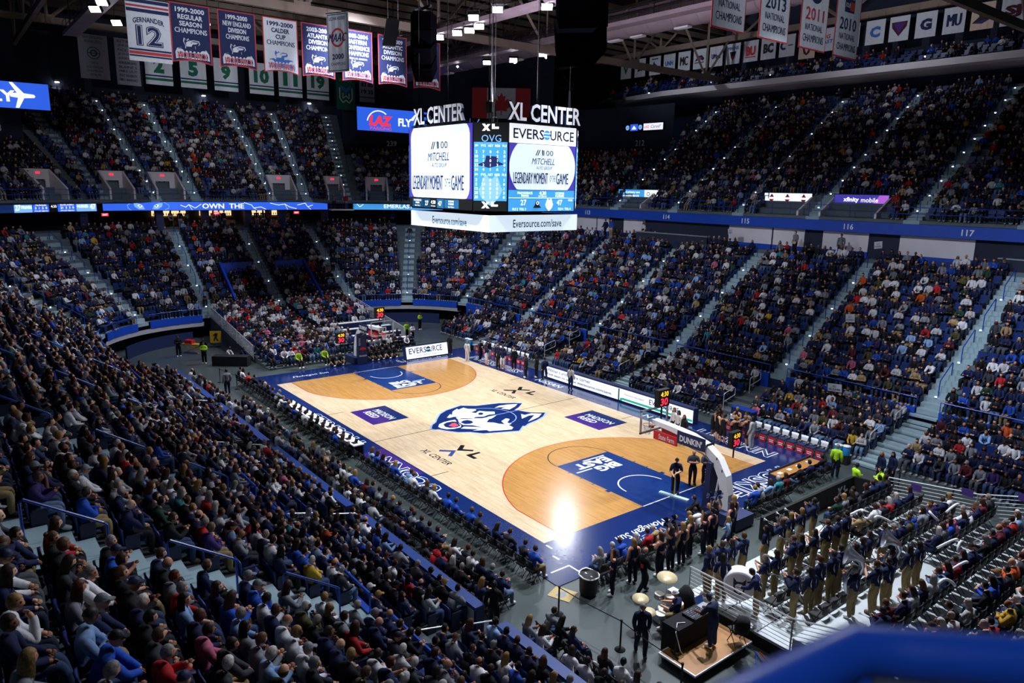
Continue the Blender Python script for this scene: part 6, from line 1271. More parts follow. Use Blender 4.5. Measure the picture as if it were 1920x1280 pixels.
for dist, q, here in ind:
    x, y, z, rz, zone, row, num, sec = q
    jx = r.uniform(-.04, .04)
    if zone in ('near', 'nearfront', 'student') :
        stand = {'near': 'near stand', 'nearfront': 'near front tier', 'student': 'student rows'}[zone]
    if here:
        if zone in ('near', 'nearfront', 'student') and n_i < N_IND:
            n_i += 1; fem = r.random() < .42
            ps = r.choice(['lap_w', 'phone', 'back_w']) if fem else r.choice(['lap', 'clap', 'cross', 'lean', 'chin', 'lap'])
            old = r.random() < (.45 if zone != 'student' else .0)
            hr = r.choice(['grey', 'white', 'grey', 'light brown']) if old else pick(HAIRS, [24, 14, 22, 12, 14 if fem else 5, 0, 0, 3], r)
            hk = ('long' if not old and r.random() < .75 else 'bun' if r.random() < .3 else 'short') if fem else ('ballcap' if r.random() < .2 else 'bald' if old and r.random() < .3 else 'short')
            tp = pick(TOPS, TW, r); bt = pick(BOTS, BW, r); hc = hr
            if hk == 'ballcap': hc = r.choice(['navy', 'white', 'grey', 'black']); look = '%s cap' % hc; hc = TOPS[hc]
            else: look = '%s %s' % (hr, {'long': 'long hair', 'bun': 'bun', 'short': 'short hair', 'bald': 'balding hair'}[hk])
            side = 'block %s' % 'abcdefghijklmnopqrst'[sec] if 0 else ''
            bl = BLK.get((zone, sec), 'far block')
            if zone == 'student': lab = '%s, %s jacket, %s rear student row, %s seat' % (look, tp, ORD[row], ORD[num])
            else: lab = '%s, %s jacket, %s %s row, %s, %s seat' % (look, tp, ORD[row], {'near': 'stand', 'nearfront': 'front tier'}[zone], bl, ORD[num-1])
            person(x+jx, y, z, rz+r.uniform(-.2, .2), ps, lab, tp, 'long' if r.random() < .85 else 'tee', bt, 'legs', hc, hk, r.choice(['#c8c8c8', '#1c1c20', '#5c4632']), group='spectators of the near side' if zone != 'student' else 'students behind the band', scale=r.uniform(.96, 1.05))
        else:
            bpeople.append(dict(p=(x+jx, y, z), rz=rz+r.uniform(-.25, .25), v=r.randrange(len(CV)), s=r.uniform(.94, 1.06), **crowd_cols(r, [28, 16, 6, 12, 20, 4, 4, 3.4, 2, 1, 2, 2.4, 1, 1, 1, .8, 1] if zone in ('end', 'student') else None)))
    if zone in ('near', 'nearfront') and n_s < N_SEAT:
        n_s += 1; bl = BLK.get((zone, sec), 'far block')
        place(SEAT0, x, y, z, rz, '%sblue stadium seat, %s row of near %s, %s, %s seat' % ('' if here else 'empty ', ORD[row], 'stand' if zone == 'near' else 'front tier', bl, ORD[num-1]), 'blue seats of the near side')
    elif zone != 'student': bseats.append(dict(p=(x, y, z), rz=rz))
# ------------------------------------------------------------------ people and things on the floor
r = random.Random(23)
def ext(x, y, z, rz, v=None): bpeople.append(dict(p=(x, y, z), rz=rz, v=r.randrange(len(CV)) if v is None else v, s=r.uniform(.95, 1.05), **crowd_cols(r)))
FACE = {'-x': PI/2, '+x': -PI/2, '+y': 0., '-y': PI}
def hair_pick(fem): return pick(HAIRS, [22, 16, 24, 14, 14 if fem else 5, 3, 2, 3], r)
def rand_person(x, y, z, rz, ps, where, top=None, cat=None, group=None, fem=None, tk='long', bot=None, **k):
    fem = POSE[ps][3] if fem is None else fem; hr = k.pop('hair', None) or hair_pick(fem); hk = k.pop('hk', None) or ('long' if fem else 'short'); tp = top or pick(TOPS, TW, r)
    return person(x, y, z, rz, ps, '%s %s, %s top, %s' % (hr, 'long hair' if hk in ('long', 'pony') else 'hair' if hk != 'bald' else 'balding', tp, where), tp, tk, bot or pick(BOTS, BW, r), hair=hr, hk=hk, group=group, **k)
# the band, four standing rows in navy and khaki
def trumpet(x, y, z, rz, lab, s=1.):
    t = thing('trumpet', lab, 'instrument', (x, y, z), 'brass held by the band', rz); L = Matrix.Translation((x, y, z)) @ Matrix.Rotation(rz, 4, 'Z')
    P = lambda *p: L @ Vector(p)
    mb = MB(); mb.tube([P(0, .2, 0), P(0, .62, -.02)], .008, 6); mb.tube([P(0, .62, -.02), P(0, .7, -.02), P(0, .76, -.02), P(0, .79, -.02)], [.009, .018, .04, .065], 10); mb.tube([P(0, .3, -.02), P(0, .6, -.03), P(0, .63, -.06), P(0, .6, -.1), P(0, .36, -.1), P(0, .32, -.06)], .008, 6); mb.build('body', 'steel', t, True)
    mb = MB(); [mb.tube([P(.0, .42+.035*i, -.12), P(0, .42+.035*i, .04)], .012, 6) for i in range(3)]; mb.build('valves', 'steel', t)
ROWB = [(21.05, .45, [-6.1, -5.45, -4.83, -4.31, -2.95, -1.92, -1.2, -.5, .45], 'front'), (22.25, .45, [-4.85, -4.25, -3.1, -2.5, -1.75, -.95, -.36, .36], 'second'), (23.6, .45, [-5.1, -4.4, -3.7, -3.03, -2.42, -1.62, -.97, -.3, .5], 'third'), (25.25, .9, [-3.4, -2.9, -1.22, -.65], 'fourth')]
for X, z, ys, nm in ROWB:
    for i, y in enumerate(ys):
        fem = r.random() < .4; ps = ('horn_w' if r.random() < .6 else 'stand_w') if fem else r.choice(['horn', 'horn', 'stand', 'fold'])
        hr = hair_pick(fem); hk = 'long' if fem else ('beanie' if (nm, i) == ('front', 7) else 'short'); x = X+r.uniform(-.1, .1); rz = PI/2+r.uniform(-.35, .3)
        person(x, y, z, rz, ps, 'band member, %s hair, navy shirt, khakis, %s from left, %s band row' % (hr, ORD[i], nm), 'navy', 'tee' if r.random() < .35 else 'long', 'khaki trousers', hair='#c9c9cc' if hk == 'beanie' else hr, hk=hk, shoe='#7a6a58', stripes=True, topname='shirt', group='marching band', scale=(.95 if fem else 1.03))
        if ps.startswith('horn') and r.random() < .7: trumpet(x, y, z+(1.38 if not fem else 1.32), rz, 'silver trumpet played by the %s member in the %s band row' % (ORD[i], nm))
def sousa(x, y, z, rz, lab):
    t = thing('sousaphone', lab, 'instrument', (x, y, z), None, rz); L = Matrix.Translation((x, y, z)) @ Matrix.Rotation(rz, 4, 'Z'); P = lambda *p: L @ Vector(p)
    mb = MB(); mb.tube([P(.34*math.cos(a), .02+.1*math.sin(a*.5), 1.25+.42*math.sin(a)) for a in np.linspace(-.3, 5.6, 20)], [.03+.002*k for k in range(20)], 8); mb.build('coil', 'steel', t, True)
    mb = MB(); mb.tube([P(.3, .06, 1.3), P(.34, -.02, 1.65), P(.22, .0, 1.9), P(.05, .12, 2.02), P(-.05, .22, 2.06), P(-.1, .3, 2.08)], [.06, .085, .11, .15, .24, .34], 14, 0, False, False); mb.build('bell', 'steel', t, True)
    mb = MB(); mb.tube([P(-.2, .2, 1.2), P(0, .3, 1.35), P(.02, .26, 1.5)], .016, 6); [mb.tube([P(-.12+.05*i, .28, 1.12), P(-.12+.05*i, .28, 1.3)], .018, 6) for i in range(3)]; mb.build('valves', 'steel', t)
for x, y, w in ((24.9, -4.2, 'nearer the platform railing'), (25.1, -2.2, 'farther from the railing')):
    rand_person(x, y, .9, PI/2, 'horn', 'band member carrying the sousaphone %s' % w, 'navy', bot='khaki trousers', stripes=True, fem=False, topname='shirt'); sousa(x, y, .9, PI/2, 'large coiled silver sousaphone %s' % w)
# bass drum with a dog emblem, two drummers beside it
t = thing('bass_drum', 'upright white bass drum with a navy dog emblem on the platform', 'drum', (22.0, -6.0, .45)); ax = Vector((.55, -.83, .05)).normalized(); c = Vector((22.0, -5.85, 1.3))
mb = MB(); mb.lathe([(.46, -.26), (.5, -.25), (.5, .25), (.46, .26)], c, ax, 24); mb.build('shell', 'white', t, True)
fr = Fr(c+ax*.262, (-ax.y, ax.x, 0), (0, 0, 1)) if 0 else Fr(c+ax*.27, Vector((0, 0, 1)).cross(ax), (0, 0, 1)); mb = MB(); mb.ring(0, .45, 0, 2*PI, fr, 0, 24); mb.build('drum_head', 'white_panel', t)
mb = MB()
for P, m in (([(-.16, -.2), (-.19, .05), (-.2, .3), (-.09, .17), (.09, .17), (.2, .3), (.19, .05), (.16, -.2), (0, -.3)], 0), ([(-.11, -.15), (-.13, .04), (-.06, .1), (.06, .1), (.13, .04), (.11, -.15), (0, -.23)], 1), ([(-.09, .02), (-.03, -.02), (-.08, -.03)], 0), ([(.09, .02), (.03, -.02), (.08, -.03)], 0), ([(-.04, -.13), (.04, -.13), (0, -.18)], 0)): mb.poly(P, fr, .006+.012*(m == 1)+.03*(len(P) == 3), 0, m)
mb.build('dog_emblem', ['ink', 'white'], t)
mb = MB(); mb.tube([c+ax*.25+Vector((0, 0, -.45)), c+ax*.3+Vector((.25, .1, -.84))], .015, 5); mb.tube([c-ax*.25+Vector((0, 0, -.45)), c-ax*.3+Vector((-.2, .1, -.84))], .015, 5); mb.tube([c+Vector((0, 0, -.48)), c+Vector((.1, -.25, -.84))], .015, 5); mb.build('stand', 'steel', t)
rand_person(21.5, -6.1, .45, PI/2-.8, 'stand_w', 'band member left of the bass drum', 'navy', bot='khaki trousers', stripes=True, topname='shirt', hair='black', tk='tee'); rand_person(22.75, -5.95, .45, PI/2+.4, 'reach', 'band member playing the bass drum from behind', 'navy', bot='khaki trousers', stripes=True, topname='shirt', fem=False)
# rows of black folding chairs on the platform
for X, z, ys, nm in ((21.75, .45, np.arange(-3.9, 1.2, .56), 'behind the front band row'), (22.95, .45, np.arange(-5.3, 1.2, .56), 'behind the second band row'), (24.2, .45, np.arange(-4.8, 1.2, .56), 'behind the third band row')):
    for i, y in enumerate(ys): place(CHAIR0, X, float(y), z, PI/2, 'empty black folding chair %s, %s from the railing' % (nm, ORD[i]), 'black folding chairs on the platform')
for q, (X, z) in enumerate(((20.95, .45), (22.2, .45), (23.5, .45), (24.9, .9), (26.5, 1.3))):
    ys = np.arange(1.6 if q < 4 else -5.8, 6.4, .6)
    for i, y in enumerate(ys):
        y = float(y)
        if not in_frame(X, y, z+1): continue
        place(CHAIR0, X, y, z, PI/2, 'black folding chair, %s student row, %s from the band' % (ORD[q], ORD[i]), 'black folding chairs on the platform')
        if r.random() < .92:
            if r.random() < .5: rand_person(X, y, z, PI/2+r.uniform(-.25, .25), r.choice(['lap_w', 'phone', 'lap', 'clap', 'cross', 'lean']), 'seated in the %s student row, %s from band' % (ORD[q], ORD[i]), group='students beside the band')
            else: ext(X, y, z, PI/2+r.uniform(-.3, .3))
for k in range(3, 10):
    for i, y in enumerate(np.arange(-6.2, 6.4, .56)):
        if in_frame(BX[k]+.5, float(y), BZ[k]+1) and k < 6: place(CHAIR0, BX[k]+.5, float(y), BZ[k], PI/2, 'black folding chair, %s row of the rear student seats, %s from railing' % (ORD[k-3], ORD[i]), 'black folding chairs on the platform')
# foam noodles held by students
for i, (x, y, z) in enumerate(((21.6, 2.0, 1.25), (23, 2.6, 1.3), (24.5, 3.4, 1.9), (25.4, 1.0, 1.9), (26.6, -1.2, 2.3), (27.2, -3.1, 2.5), (26.2, .8, 2.2), (24.2, 5.0, 1.7))):
    a = r.uniform(0, 6); mb = MB(); mb.tube([(x+.42*math.cos(a)*math.sin(t)-.1, y+.5*math.sin(a+t), z+.28*math.sin(t*1.3)) for t in np.linspace(0, 1.7, 8)], .045, 7); tag(mb.build('foam_noodle', 'white', None, True), 'curved white foam noodle waved over the student seats, %s from the court' % ORD[i], 'noodle', 'foam noodles')
# black barrier with white crossed marks, end table, guards
t = thing('barrier_wall', 'low black padded barrier with white crossed marks before the student seats', 'barrier', (19.3, 3.5, 0))
for i, (p, q) in enumerate((((19.2, -.3), (19.2, 2.2)), ((19.2, 2.2), (19.2, 4.7)), ((19.2, 4.7), (19.2, 7.1)), ((19.2, 7.1), (20.8, 7.35)))):
    a, b = Vector(p+(0,)), Vector(q+(0,)); d_ = b-a; fr = Fr(a, d_, (0, 0, 1)); w = d_.length; mb = MB(); mb.box((w/2, .48, 0), (w-.02, .95, .12), fr); pn = mb.build('panel', 'black', t)
    fr = Fr(b, -d_, (0, 0, 1)) if i < 3 else fr
    mb = MB(); f2 = Fr((a+b)/2+Vector((0, 0, .5)), (d_ if i == 3 else d_), (0, 0, 1)); off = .07
    for z, s in ((off, 1), (-off-.01, -1)):
        for P in ([(-.34, .25), (-.2, .25), (.12, -.2), (-.02, -.2)], [(-.02, .25), (.12, .25), (-.2, -.2), (-.34, -.2)], [(.22, .25), (.34, .25), (.34, -.1), (.22, -.1)], [(.22, -.1), (.6, -.1), (.6, .02), (.22, .02)]): mb.poly([(s*x, y) for x, y in P], f2, z, 0)
    mb.build('crossed_mark', 'white', pn)
t = thing('table', 'long wooden topped press table with navy skirt behind the baseline', 'table', (16.9, 6.3, 0)); mb = MB(); mb.box((16.75, 6.35, .74), (.65, 3.5, .05)); mb.build('tabletop', 'wood_light', t); mb = MB(); mb.box((16.42, 6.35, .45), (.05, 3.6, .86)); mb.box((16.75, 8.12, .38), (.7, .04, .72)); mb.box((16.75, 4.58, .38), (.7, .04, .72)); mb.build('skirt', 'navy', t)
for i, y in enumerate((5.0, 5.8, 6.6, 7.5)): mb = MB(); mb.box((16.72, y, .775), (.2, .28, .012)); tag(mb.build('paper', 'white'), 'white sheet of paper on the wooden press table, %s from the hoop' % ORD[i], 'paper', 'papers on the press table')
for i, y in enumerate((5.4, 6.3, 7.1, 7.8)):
    place(CHAIR0, 17.5, y, 0, PI/2, 'black folding chair behind the wooden press table, %s from the hoop' % ORD[i], 'chairs behind the press table')
    if i != 2: rand_person(17.45, y, 0, PI/2, r.choice(['lap', 'lean', 'phone']), 'at the wooden press table, %s from the hoop' % ORD[i], r.choice(['navy', 'royal blue', 'black']))
def guard_p(x, y, rz, ps, where, z=0., lime=True): person(x, y, z, rz, ps, 'guard in %s, %s' % ('lime jacket and black trousers' if lime else 'dark uniform', where), '#a6d62a' if lime else 'black', 'long' if ps != 'stand_w' else 'long', 'black trousers', hair=r.choice(['black', 'dark brown', 'grey']), hk='short')
guard_p(17.6, 8.5, .3, 'stand', 'standing behind the wooden press table'); guard_p(19.0, 7.7, -.5, 'fold', 'behind the black barrier corner, facing away', -.35); guard_p(19.9, 8.2, 2.2, 'cross', 'seated by the black barrier corner'); place(CHAIR0, 19.9, 8.2, 0, 2.2, 'black chair under the guard by the barrier corner', 'chairs by the barrier')
for x, y, w in ((19.4, 9.3, 'left one'), (19.75, 9.7, 'right one')): rand_person(x, y, 0, 2.6, 'stand_w', 'standing behind the guards at the barrier corner, %s' % w, 'navy', bot='black trousers')
# baseline seats at the near end
for i, y in enumerate(list(np.arange(-7.9, -1.3, .62))+list(np.arange(1.5, 4.5, .6))):
    y = float(y); place(CHAIR0, 17.75, y, 0 if y < -9 else .0, PI/2, 'black folding chair on the near baseline, %s from the corner' % ORD[i], 'chairs on the near baseline')
    tops = ['grey', 'navy', 'royal blue', 'dark grey', 'red', 'tan', 'grey', 'navy', 'dark green', 'white', 'navy', 'royal blue', 'grey', 'light blue', 'teal', 'maroon']; rand_person(17.68, y, 0, PI/2+r.uniform(-.3, .3), r.choice(['lap', 'lean', 'cross', 'lap_w', 'phone']), 'seated on the near baseline, %s from the corner' % ORD[i], tops[i % 16], hair=r.choice(['grey', 'white', 'brown', 'dark brown', 'blond']))
rand_person(16.9, -1.3, .03, PI/2+.5, 'lean', 'photographer crouched beside the near hoop base', 'black', bot='blue jeans', fem=False)
# dancers behind the near baseline
DAN = [(18.54, -8.12, 'cheer', -.9+PI), (18.44, -7.0, 'stand_w', 1.2), (18.69, -5.83, 'fold', 1.6), (18.66, -5.2, 'cheer2', 1.5), (18.64, -4.55, 'stand_w', 1.4), (18.45, -3.85, 'stand_w', 1.7), (18.62, -3.2, 'cheer', 1.9), (18.5, -2.6, 'stand_w', 1.5), (18.2, -2.0, 'cheer2', 1.4), (18.6, -1.5, 'stand_w', 1.6), (18.3, -.9, 'stand_w', 1.6)]
for i, (x, y, ps, rz) in enumerate(DAN):
    hr = ['dark brown', 'blond', 'auburn', 'light brown', 'blond', 'blond', 'dark brown', 'black', 'light brown', 'brown', 'blond'][i]
    person(x, y, 0, rz, ps, 'dancer with long %s hair, navy crop top and leggings, %s from the corner' % (hr, ORD[i]), 'navy', 'crop', '#15162a', hair=hr, hk='long' if i != 7 else 'pony', shoe='#e4e4e6', skin='#c9937a', group='dancers behind the near baseline', topname='crop_top')
    if ps == 'cheer2':
        for s in (-1, 1):
            mb = MB(); q = random.Random(i); c = Vector((x, y, 0))+Matrix.Rotation(rz, 3, 'Z') @ Vector((.2*s, .1, 1.95))
            for k in range(46):
                a, b = q.uniform(0, 6.28), q.uniform(-1, 1); d_ = Vector((math.cos(a)*math.sqrt(1-b*b), math.sin(a)*math.sqrt(1-b*b), b)); e = c+d_*.19; n = d_.orthogonal()*.02; mb.add([c+n, e+n, e-n, c-n], [(0, 1, 2, 3)])
            tag(mb.build('pom_pom', 'navy'), 'navy pom pom raised by the %s dancer, %s hand' % (ORD[i], 'outer' if s > 0 else 'inner'), 'pom pom')
person(18.95, -2.15, 0, 1.9, 'walk', 'blond child in light denim jacket and blue jeans beside the dancers', 'light blue', 'long', 'blue jeans', hair='blond', hk='long', scale=.82)
person(19.1, -7.2, 0, -1.9+PI/2, 'walk', 'balding man in dark suit with a pink badge before the drum kit', 'black', 'long', '#14151c', hair='grey', hk='bald', shoe='#15110f')
mb = MB(); mb.box((19.16, -7.36, 1.12), (.1, .012, .14)); tag(mb.build('badge', 'red'), 'pink badge hanging on the suited man by the drum kit', 'badge')
person(21.4, -9.85, 0, -2.3, 'walk', 'grey haired man in navy sweater walking past the drum kit', '#18203c', 'long', 'dark jeans', hair='grey', hk='short', shoe='#2a2c30'); mb = MB(); mb.box((21.2, -9.96, 1.1), (.09, .012, .13)); tag(mb.build('badge', 'white'), 'white badge on the grey haired man by the drum kit', 'badge')
person(17.85, -12.75, .05, -2.4+PI, 'walk', 'dark haired person in black walking through the gap in the blue ledge', 'black', 'long', 'black trousers', hair='black', hk='bun', shoe='#15110f')
# bin, mat, belt barriers
t = thing('rubbish_bin', 'round black bin with a clear liner behind the dancers', 'bin', (18.0, -8.75, 0)); mb = MB(); mb.lathe([(.26, 0), (.31, .1), (.33, .72), (.36, .75), (.33, .77), (.3, .72)], (18.0, -8.75, 0), n=18); mb.build('body', 'black', t, True)
mb = MB(); rr_ = random.Random(4); mb.tube([(18.0+.35*math.cos(k*PI/7), -8.75+.35*math.sin(k*PI/7), .74+rr_.uniform(-.03, .07)) for k in range(14)], .03, 5, 0, True); mb.tube([(17.8, -8.75, .72), (18.0, -8.7, .66), (18.2, -8.8, .75)], .03, 5); mb.build('liner', 'white', t, True)
t = thing('floor_mat', 'tan floor mat with a dark hand print by the court corner', 'mat', (17.5, -9.5, 0)); fr = Fr((17.48, -9.48, 0), (.93, .37, 0), (-.37, .93, 0)); mb = MB(); mb.rect(-.42, -.36, .84, .72, fr, .015, .015); mat('tan_mat', '#b9a36a', .7, noise=.05); mb.build('mat', 'tan_mat', t); mb = MB(); mb.poly([(-.18, -.22), (.1, -.24), (.16, 0), (.02, .1), (-.14, .06)], fr, .018)
for a in (-.5, -.15, .2, .55, 1.2): mb.poly([(.0+.1*math.cos(PI/2-a)-.03, .0+.1*math.sin(PI/2-a)), (.0+.1*math.cos(PI/2-a)+.03, .1*math.sin(PI/2-a)), (.32*math.cos(PI/2-a), .32*math.sin(PI/2-a))], fr, .018)
mb.build('hand_print', 'grey', t)
def belts(lab, P):
    t = thing('belt_barrier', lab, 'barrier', P[0]+(0,))
    for p in P: mb = MB(); mb.lathe([(.17, 0), (.17, .02), (.03, .05), (.028, .95), (.04, .96), (.04, 1.02), (.02, 1.03)], p+(0,), n=12); mb.build('post', 'black', t, True)
    for a, b in zip(P, P[1:]): mb = MB(); mb.tube([a+(.97,), ((a[0]+b[0])/2, (a[1]+b[1])/2, .93), b+(.97,)], .02, 4); mb.build('belt', 'black', t)
belts('black belt barrier along the near floor aisle', [(18.3, -10.4), (20.85, -10.15), (23.3, -10.3)]); belts('short black belt barrier by the far left floor entrance', [(-17.2, -10.6), (-14.8, -10.2)]); belts('black belt post barrier beside the student seats', [(20.3, 9.3), (22.6, 9.4)])
# drum kit and drummer
t = thing('drum_kit', 'drum kit with three brass cymbals on the floor by the platform', 'drum kit', (20.5, -7.9, 0)); D = lambda *a, **k: None
mat('brass', '#e2d2a6', .42, .45, noise=.05); mat('drum_skin', '#d8d4c4', .6); mat('drum_wood', '#8a5a34', .35)
def drum(c, rad, h, nm, ax=(0, 0, 1), m='steel'):
    mb = MB(); mb.lathe([(rad, 0), (rad, h), (rad*.95, h)], c, ax, 16); s_ = mb.build(nm, m, t, True); a = Vector(ax).normalized(); mb = MB(); mb.lathe([(rad*.94, h+.004), (.01, h+.005)], c, ax, 16); mb.build('skin', 'drum_skin', s_)
drum((20.55, -8.0, .05), .27, .42, 'bass_drum', (0, -.0, 1) if 0 else (.3, .25, .9)); drum((20.3, -7.75, .62), .17, .16, 'tom'); drum((20.62, -7.6, .64), .16, .15, 'tom', (0, 0, 1), 'drum_wood'); drum((20.95, -8.45, .52), .18, .13, 'snare'); drum((20.9, -7.55, .3), .2, .36, 'floor_tom', (0, 0, 1), 'drum_wood')
for (x, y, z), rad in (((20.35, -8.75, .98), .27), ((20.25, -7.35, 1.2), .34), ((20.9, -8.95, .86), .22)):
    mb = MB(); mb.lathe([(.02, .03), (.06, .025), (.08, .008), (rad, 0), (rad, -.006), (.05, -.004)], (x, y, z), (.12, -.1, 1), 22); mb.build('cymbal', 'brass', t, True)
    mb = MB(); mb.tube([(x, y, z+.05), (x, y, .25)], .012, 5)
    for k in range(3): mb.tube([(x, y, .3), (x+.22*math.cos(k*2.1), y+.22*math.sin(k*2.1), 0)], .01, 4)
    mb.build('cymbal_stand', 'steel', t)
t = thing('stool', 'round black drum stool on metal legs', 'stool', (21.15, -8.0, 0)); mb = MB(); mb.lathe([(.17, .43), (.19, .46), (.18, .52), (.02, .53)], (21.15, -8.0, 0), n=14); mb.build('seat', 'black', t, True)
for k in range(3): mb = MB(); mb.tube([(21.15, -8, .43), (21.15+.25*math.cos(k*2.1), -8+.25*math.sin(k*2.1), 0)], .014, 5); mb.build('leg', 'steel', t)
person(21.15, -7.98, 0, PI/2+.5, 'drum', 'drummer in navy shirt, khakis and white knit hat at the drum kit', 'navy', 'tee', 'khaki trousers', hair='#c9c9cc', hk='beanie', stripes=True, topname='shirt')
# DJ stand
t = thing('stage', 'small low plywood stage with a white edge', 'stage', (22.6, -8.25, 0)); mb = MB(); mb.box((22.6, -8.25, .27), (1.3, 2.7, .05)); mb.build('plywood_top', 'wood_light', t); mb = MB()
mb.box((22.6, -9.63, .27), (1.36, .05, .06)); mb.box((21.93, -9.2, .27), (.04, .8, .06)); mb.box((23.27, -8.25, .27), (.03, 2.7, .06)); mb.build('white_edge', 'white', t); mb = MB(); mb.box((22.6, -8.25, .12), (1.1, 2.5, .24)); mb.build('frame', 'black', t)
t = thing('table', 'black draped table with sound gear at the small stage', 'table', (22.0, -8.2, 0)); mb = MB(); mb.box((21.95, -8.25, .52), (.62, 1.9, .98)); mb.build('drape', 'black_cloth', t); mb = MB(); mb.tube([(22.1, -9.3, .34), (22.5, -9.45, .34)], .03, 5); mb.tube([(22.3, -9.38, .36), (22.25, -9.2, .9)], .03, 5); mb.build('leg', 'black', t)
t = thing('laptop', 'open silver laptop with a blue screen on the sound table', 'laptop', (21.85, -7.5, 1.01)); fr = Fr((21.85, -7.5, 1.02), (0, 1, 0), (-1, 0, 0)); mb = MB(); mb.box((0, 0, 0), (.36, .25, .02), fr); mb.build('keyboard', 'steel', t); fr = Fr((21.72, -7.5, 1.03), (0, 1, 0), (-.35, 0, 1)); mb = MB(); mb.rect(-.18, 0, .36, .25, fr, 0, .015); mb.build('lid', 'steel', t); mb = MB(); mb.rect(-.165, .015, .33, .22, fr, .003); mb.build('screen', 'led_navy', t)
t = thing('mixer', 'black mixing desk with rows of knobs on the sound table', 'mixer', (22.0, -8.1, 1.01)); mb = MB(); mb.box((22.02, -8.1, 1.05), (.5, .7, .08)); mb.build('case', 'black', t); mb = MB(); q = random.Random(2)
for i in range(6):
    for j_ in range(9): mb.lathe([(.014, 0), (.012, .025)], (21.83+i*.075, -8.4+j_*.075, 1.09), n=6, m=q.choice((0, 1, 2)))
tag(mb.build('knobs', ['white', 'blue_paint', 'grey'], t), kind='stuff')
person(22.72, -8.15, .3, PI/2, 'reach', 'man in dark tee, jeans and navy cap working the sound table', '#2c3350', 'tee', 'blue jeans', hair='#161f42', hk='ballcap', skin='#7a4a34', shoe='#d8d8d8')
place(CHAIR0, 23.05, -7.35, .3, PI/2-.4, 'black folding chair with a backpack on the small stage', 'chairs by the sound table'); t = thing('backpack', 'stuffed black backpack hung on the chair at the small stage', 'bag', (23.25, -7.45, .9)); mb = MB(); mb.lathe([(.05, 0), (.2, .06), (.24, .3), (.2, .5), (.06, .58)], (23.22, -7.45, .75), (.1, 0, 1), 12); mb.build('bag', 'black_cloth', t, True); mb = MB(); mb.tube([(23.05, -7.35, 1.25), (22.98, -7.3, 1.0), (23.02, -7.3, .8)], .02, 5); mb.tube([(23.15, -7.6, 1.25), (23.0, -7.6, 1.0), (23.02, -7.6, .8)], .02, 5); mb.build('strap', 'black', t)
for i, (m, P) in enumerate((('white', [(22.1, -8.7, 1.02), (22.0, -8.95, 1.05), (22.2, -9.25, .95), (22.45, -9.3, .5), (22.5, -9.2, .33)]), ('blue_paint', [(23.4, -6.9, .02), (24.2, -7.4, .02), (25, -7.6, .02), (26, -8.4, .02)]), ('red', [(23.5, -6.8, .02), (24.3, -7.2, .02), (25.1, -7.3, .02), (26, -8, .02)]), ('blue_paint', [(23.5, -7.0, .04), (24.0, -7.7, .02), (24.9, -7.9, .02), (25.8, -8.8, .02)]))): mb = MB(); mb.tube(P, .014, 5); tag(mb.build('cable', m), ['white cable dangling from the sound table', 'blue cable on the dark floor beside the platform', 'red cable on the dark floor beside the platform', 'second blue cable nearest the stage'][i], 'cable')
t = thing('jacket_stand', 'black coat thrown over an instrument case at the platform corner', 'coat', (20.6, -6.9, 0)); mb = MB(); mb.lathe([(.3, 0), (.34, .3), (.26, .75), (.1, .98), (.02, 1.0)], (20.75, -6.95, 0), (.0, 0, 1), 9); mb.build('coat', 'black_cloth', t, True); mb = MB(); mb.box((20.35, -6.95, .3), (.5, .3, .6)); mb.build('case', 'white', t)
# courtside seats and tables on the near sideline
k = 0
for i, x in enumerate(np.arange(16.2, 2.4, -.56)):
    x = float(x); place(CHAIR0, x, -9.75, 0, 0, 'black courtside chair, %s from the near corner of the sideline' % ORD[i], 'courtside chairs of the near sideline')
    if i in (0, 1, 3, 4, 6, 7, 9, 10, 12, 13, 15, 16, 18, 20, 21, 22): k += 1; rand_person(x, -9.7, 0, r.uniform(-.3, .3), r.choice(['lap', 'lean', 'lap_w', 'cross', 'phone']), 'courtside chair, %s person from the near corner' % ORD[k-1], r.choice(['navy', 'royal blue', 'navy', 'light blue', 'white', 'dark grey']), group='courtside spectators of the near sideline')
for i, x in enumerate(np.arange(-8.2, -16, -.56)):
    x = float(x); place(CHAIR0, x, -9.75, 0, 0, 'black courtside chair past the scorer tables, %s from the tables' % ORD[i], 'courtside chairs of the near sideline'); r.random() < .8 and ext(x, -9.7, 0, r.uniform(-.3, .3))
for i, x in enumerate((-6.6, -4.2, -1.8, .6)):
    t = thing('scorer_table', 'navy skirted scorer table with papers, %s from the far end' % ORD[i], 'table', (x, -9.35, 0)); mb = MB(); mb.box((x, -9.35, .73), (2.3, .6, .05)); mb.build('tabletop', 'white', t); mb = MB(); mb.box((x, -9.1, .38), (2.3, .05, .7)); mb.box((x, -9.62, .5), (2.3, .03, .45)); mb.build('skirt', 'navy', t)
    for q in range(3):
        fr = Fr((x-.75+.75*q, -9.35, .76), (1, 0, 0), (0, .4, 1)); mb = MB(); mb.box((x-.75+.75*q, -9.42, .765), (.3, .22, .02)); mb.rect(-.15, 0, .3, .2, fr, 0, .012); tag(mb.build('laptop', 'black'), 'open black laptop on the scorer tables, %s from the far end' % ORD[i*3+q], 'laptop', 'laptops on the scorer tables')
        place(CHAIR0, x-.75+.75*q, -10.1, 0, 0, 'black chair behind the scorer tables, %s from the far end' % ORD[i*3+q], 'chairs of the scorer tables')
        rand_person(x-.75+.75*q, -10.05, 0, r.uniform(-.2, .2), r.choice(['lean', 'lap', 'phone']), 'at the scorer tables, %s from the far end' % ORD[i*3+q], r.choice(['white', 'navy', 'black', 'red', 'royal blue', 'dark grey']))
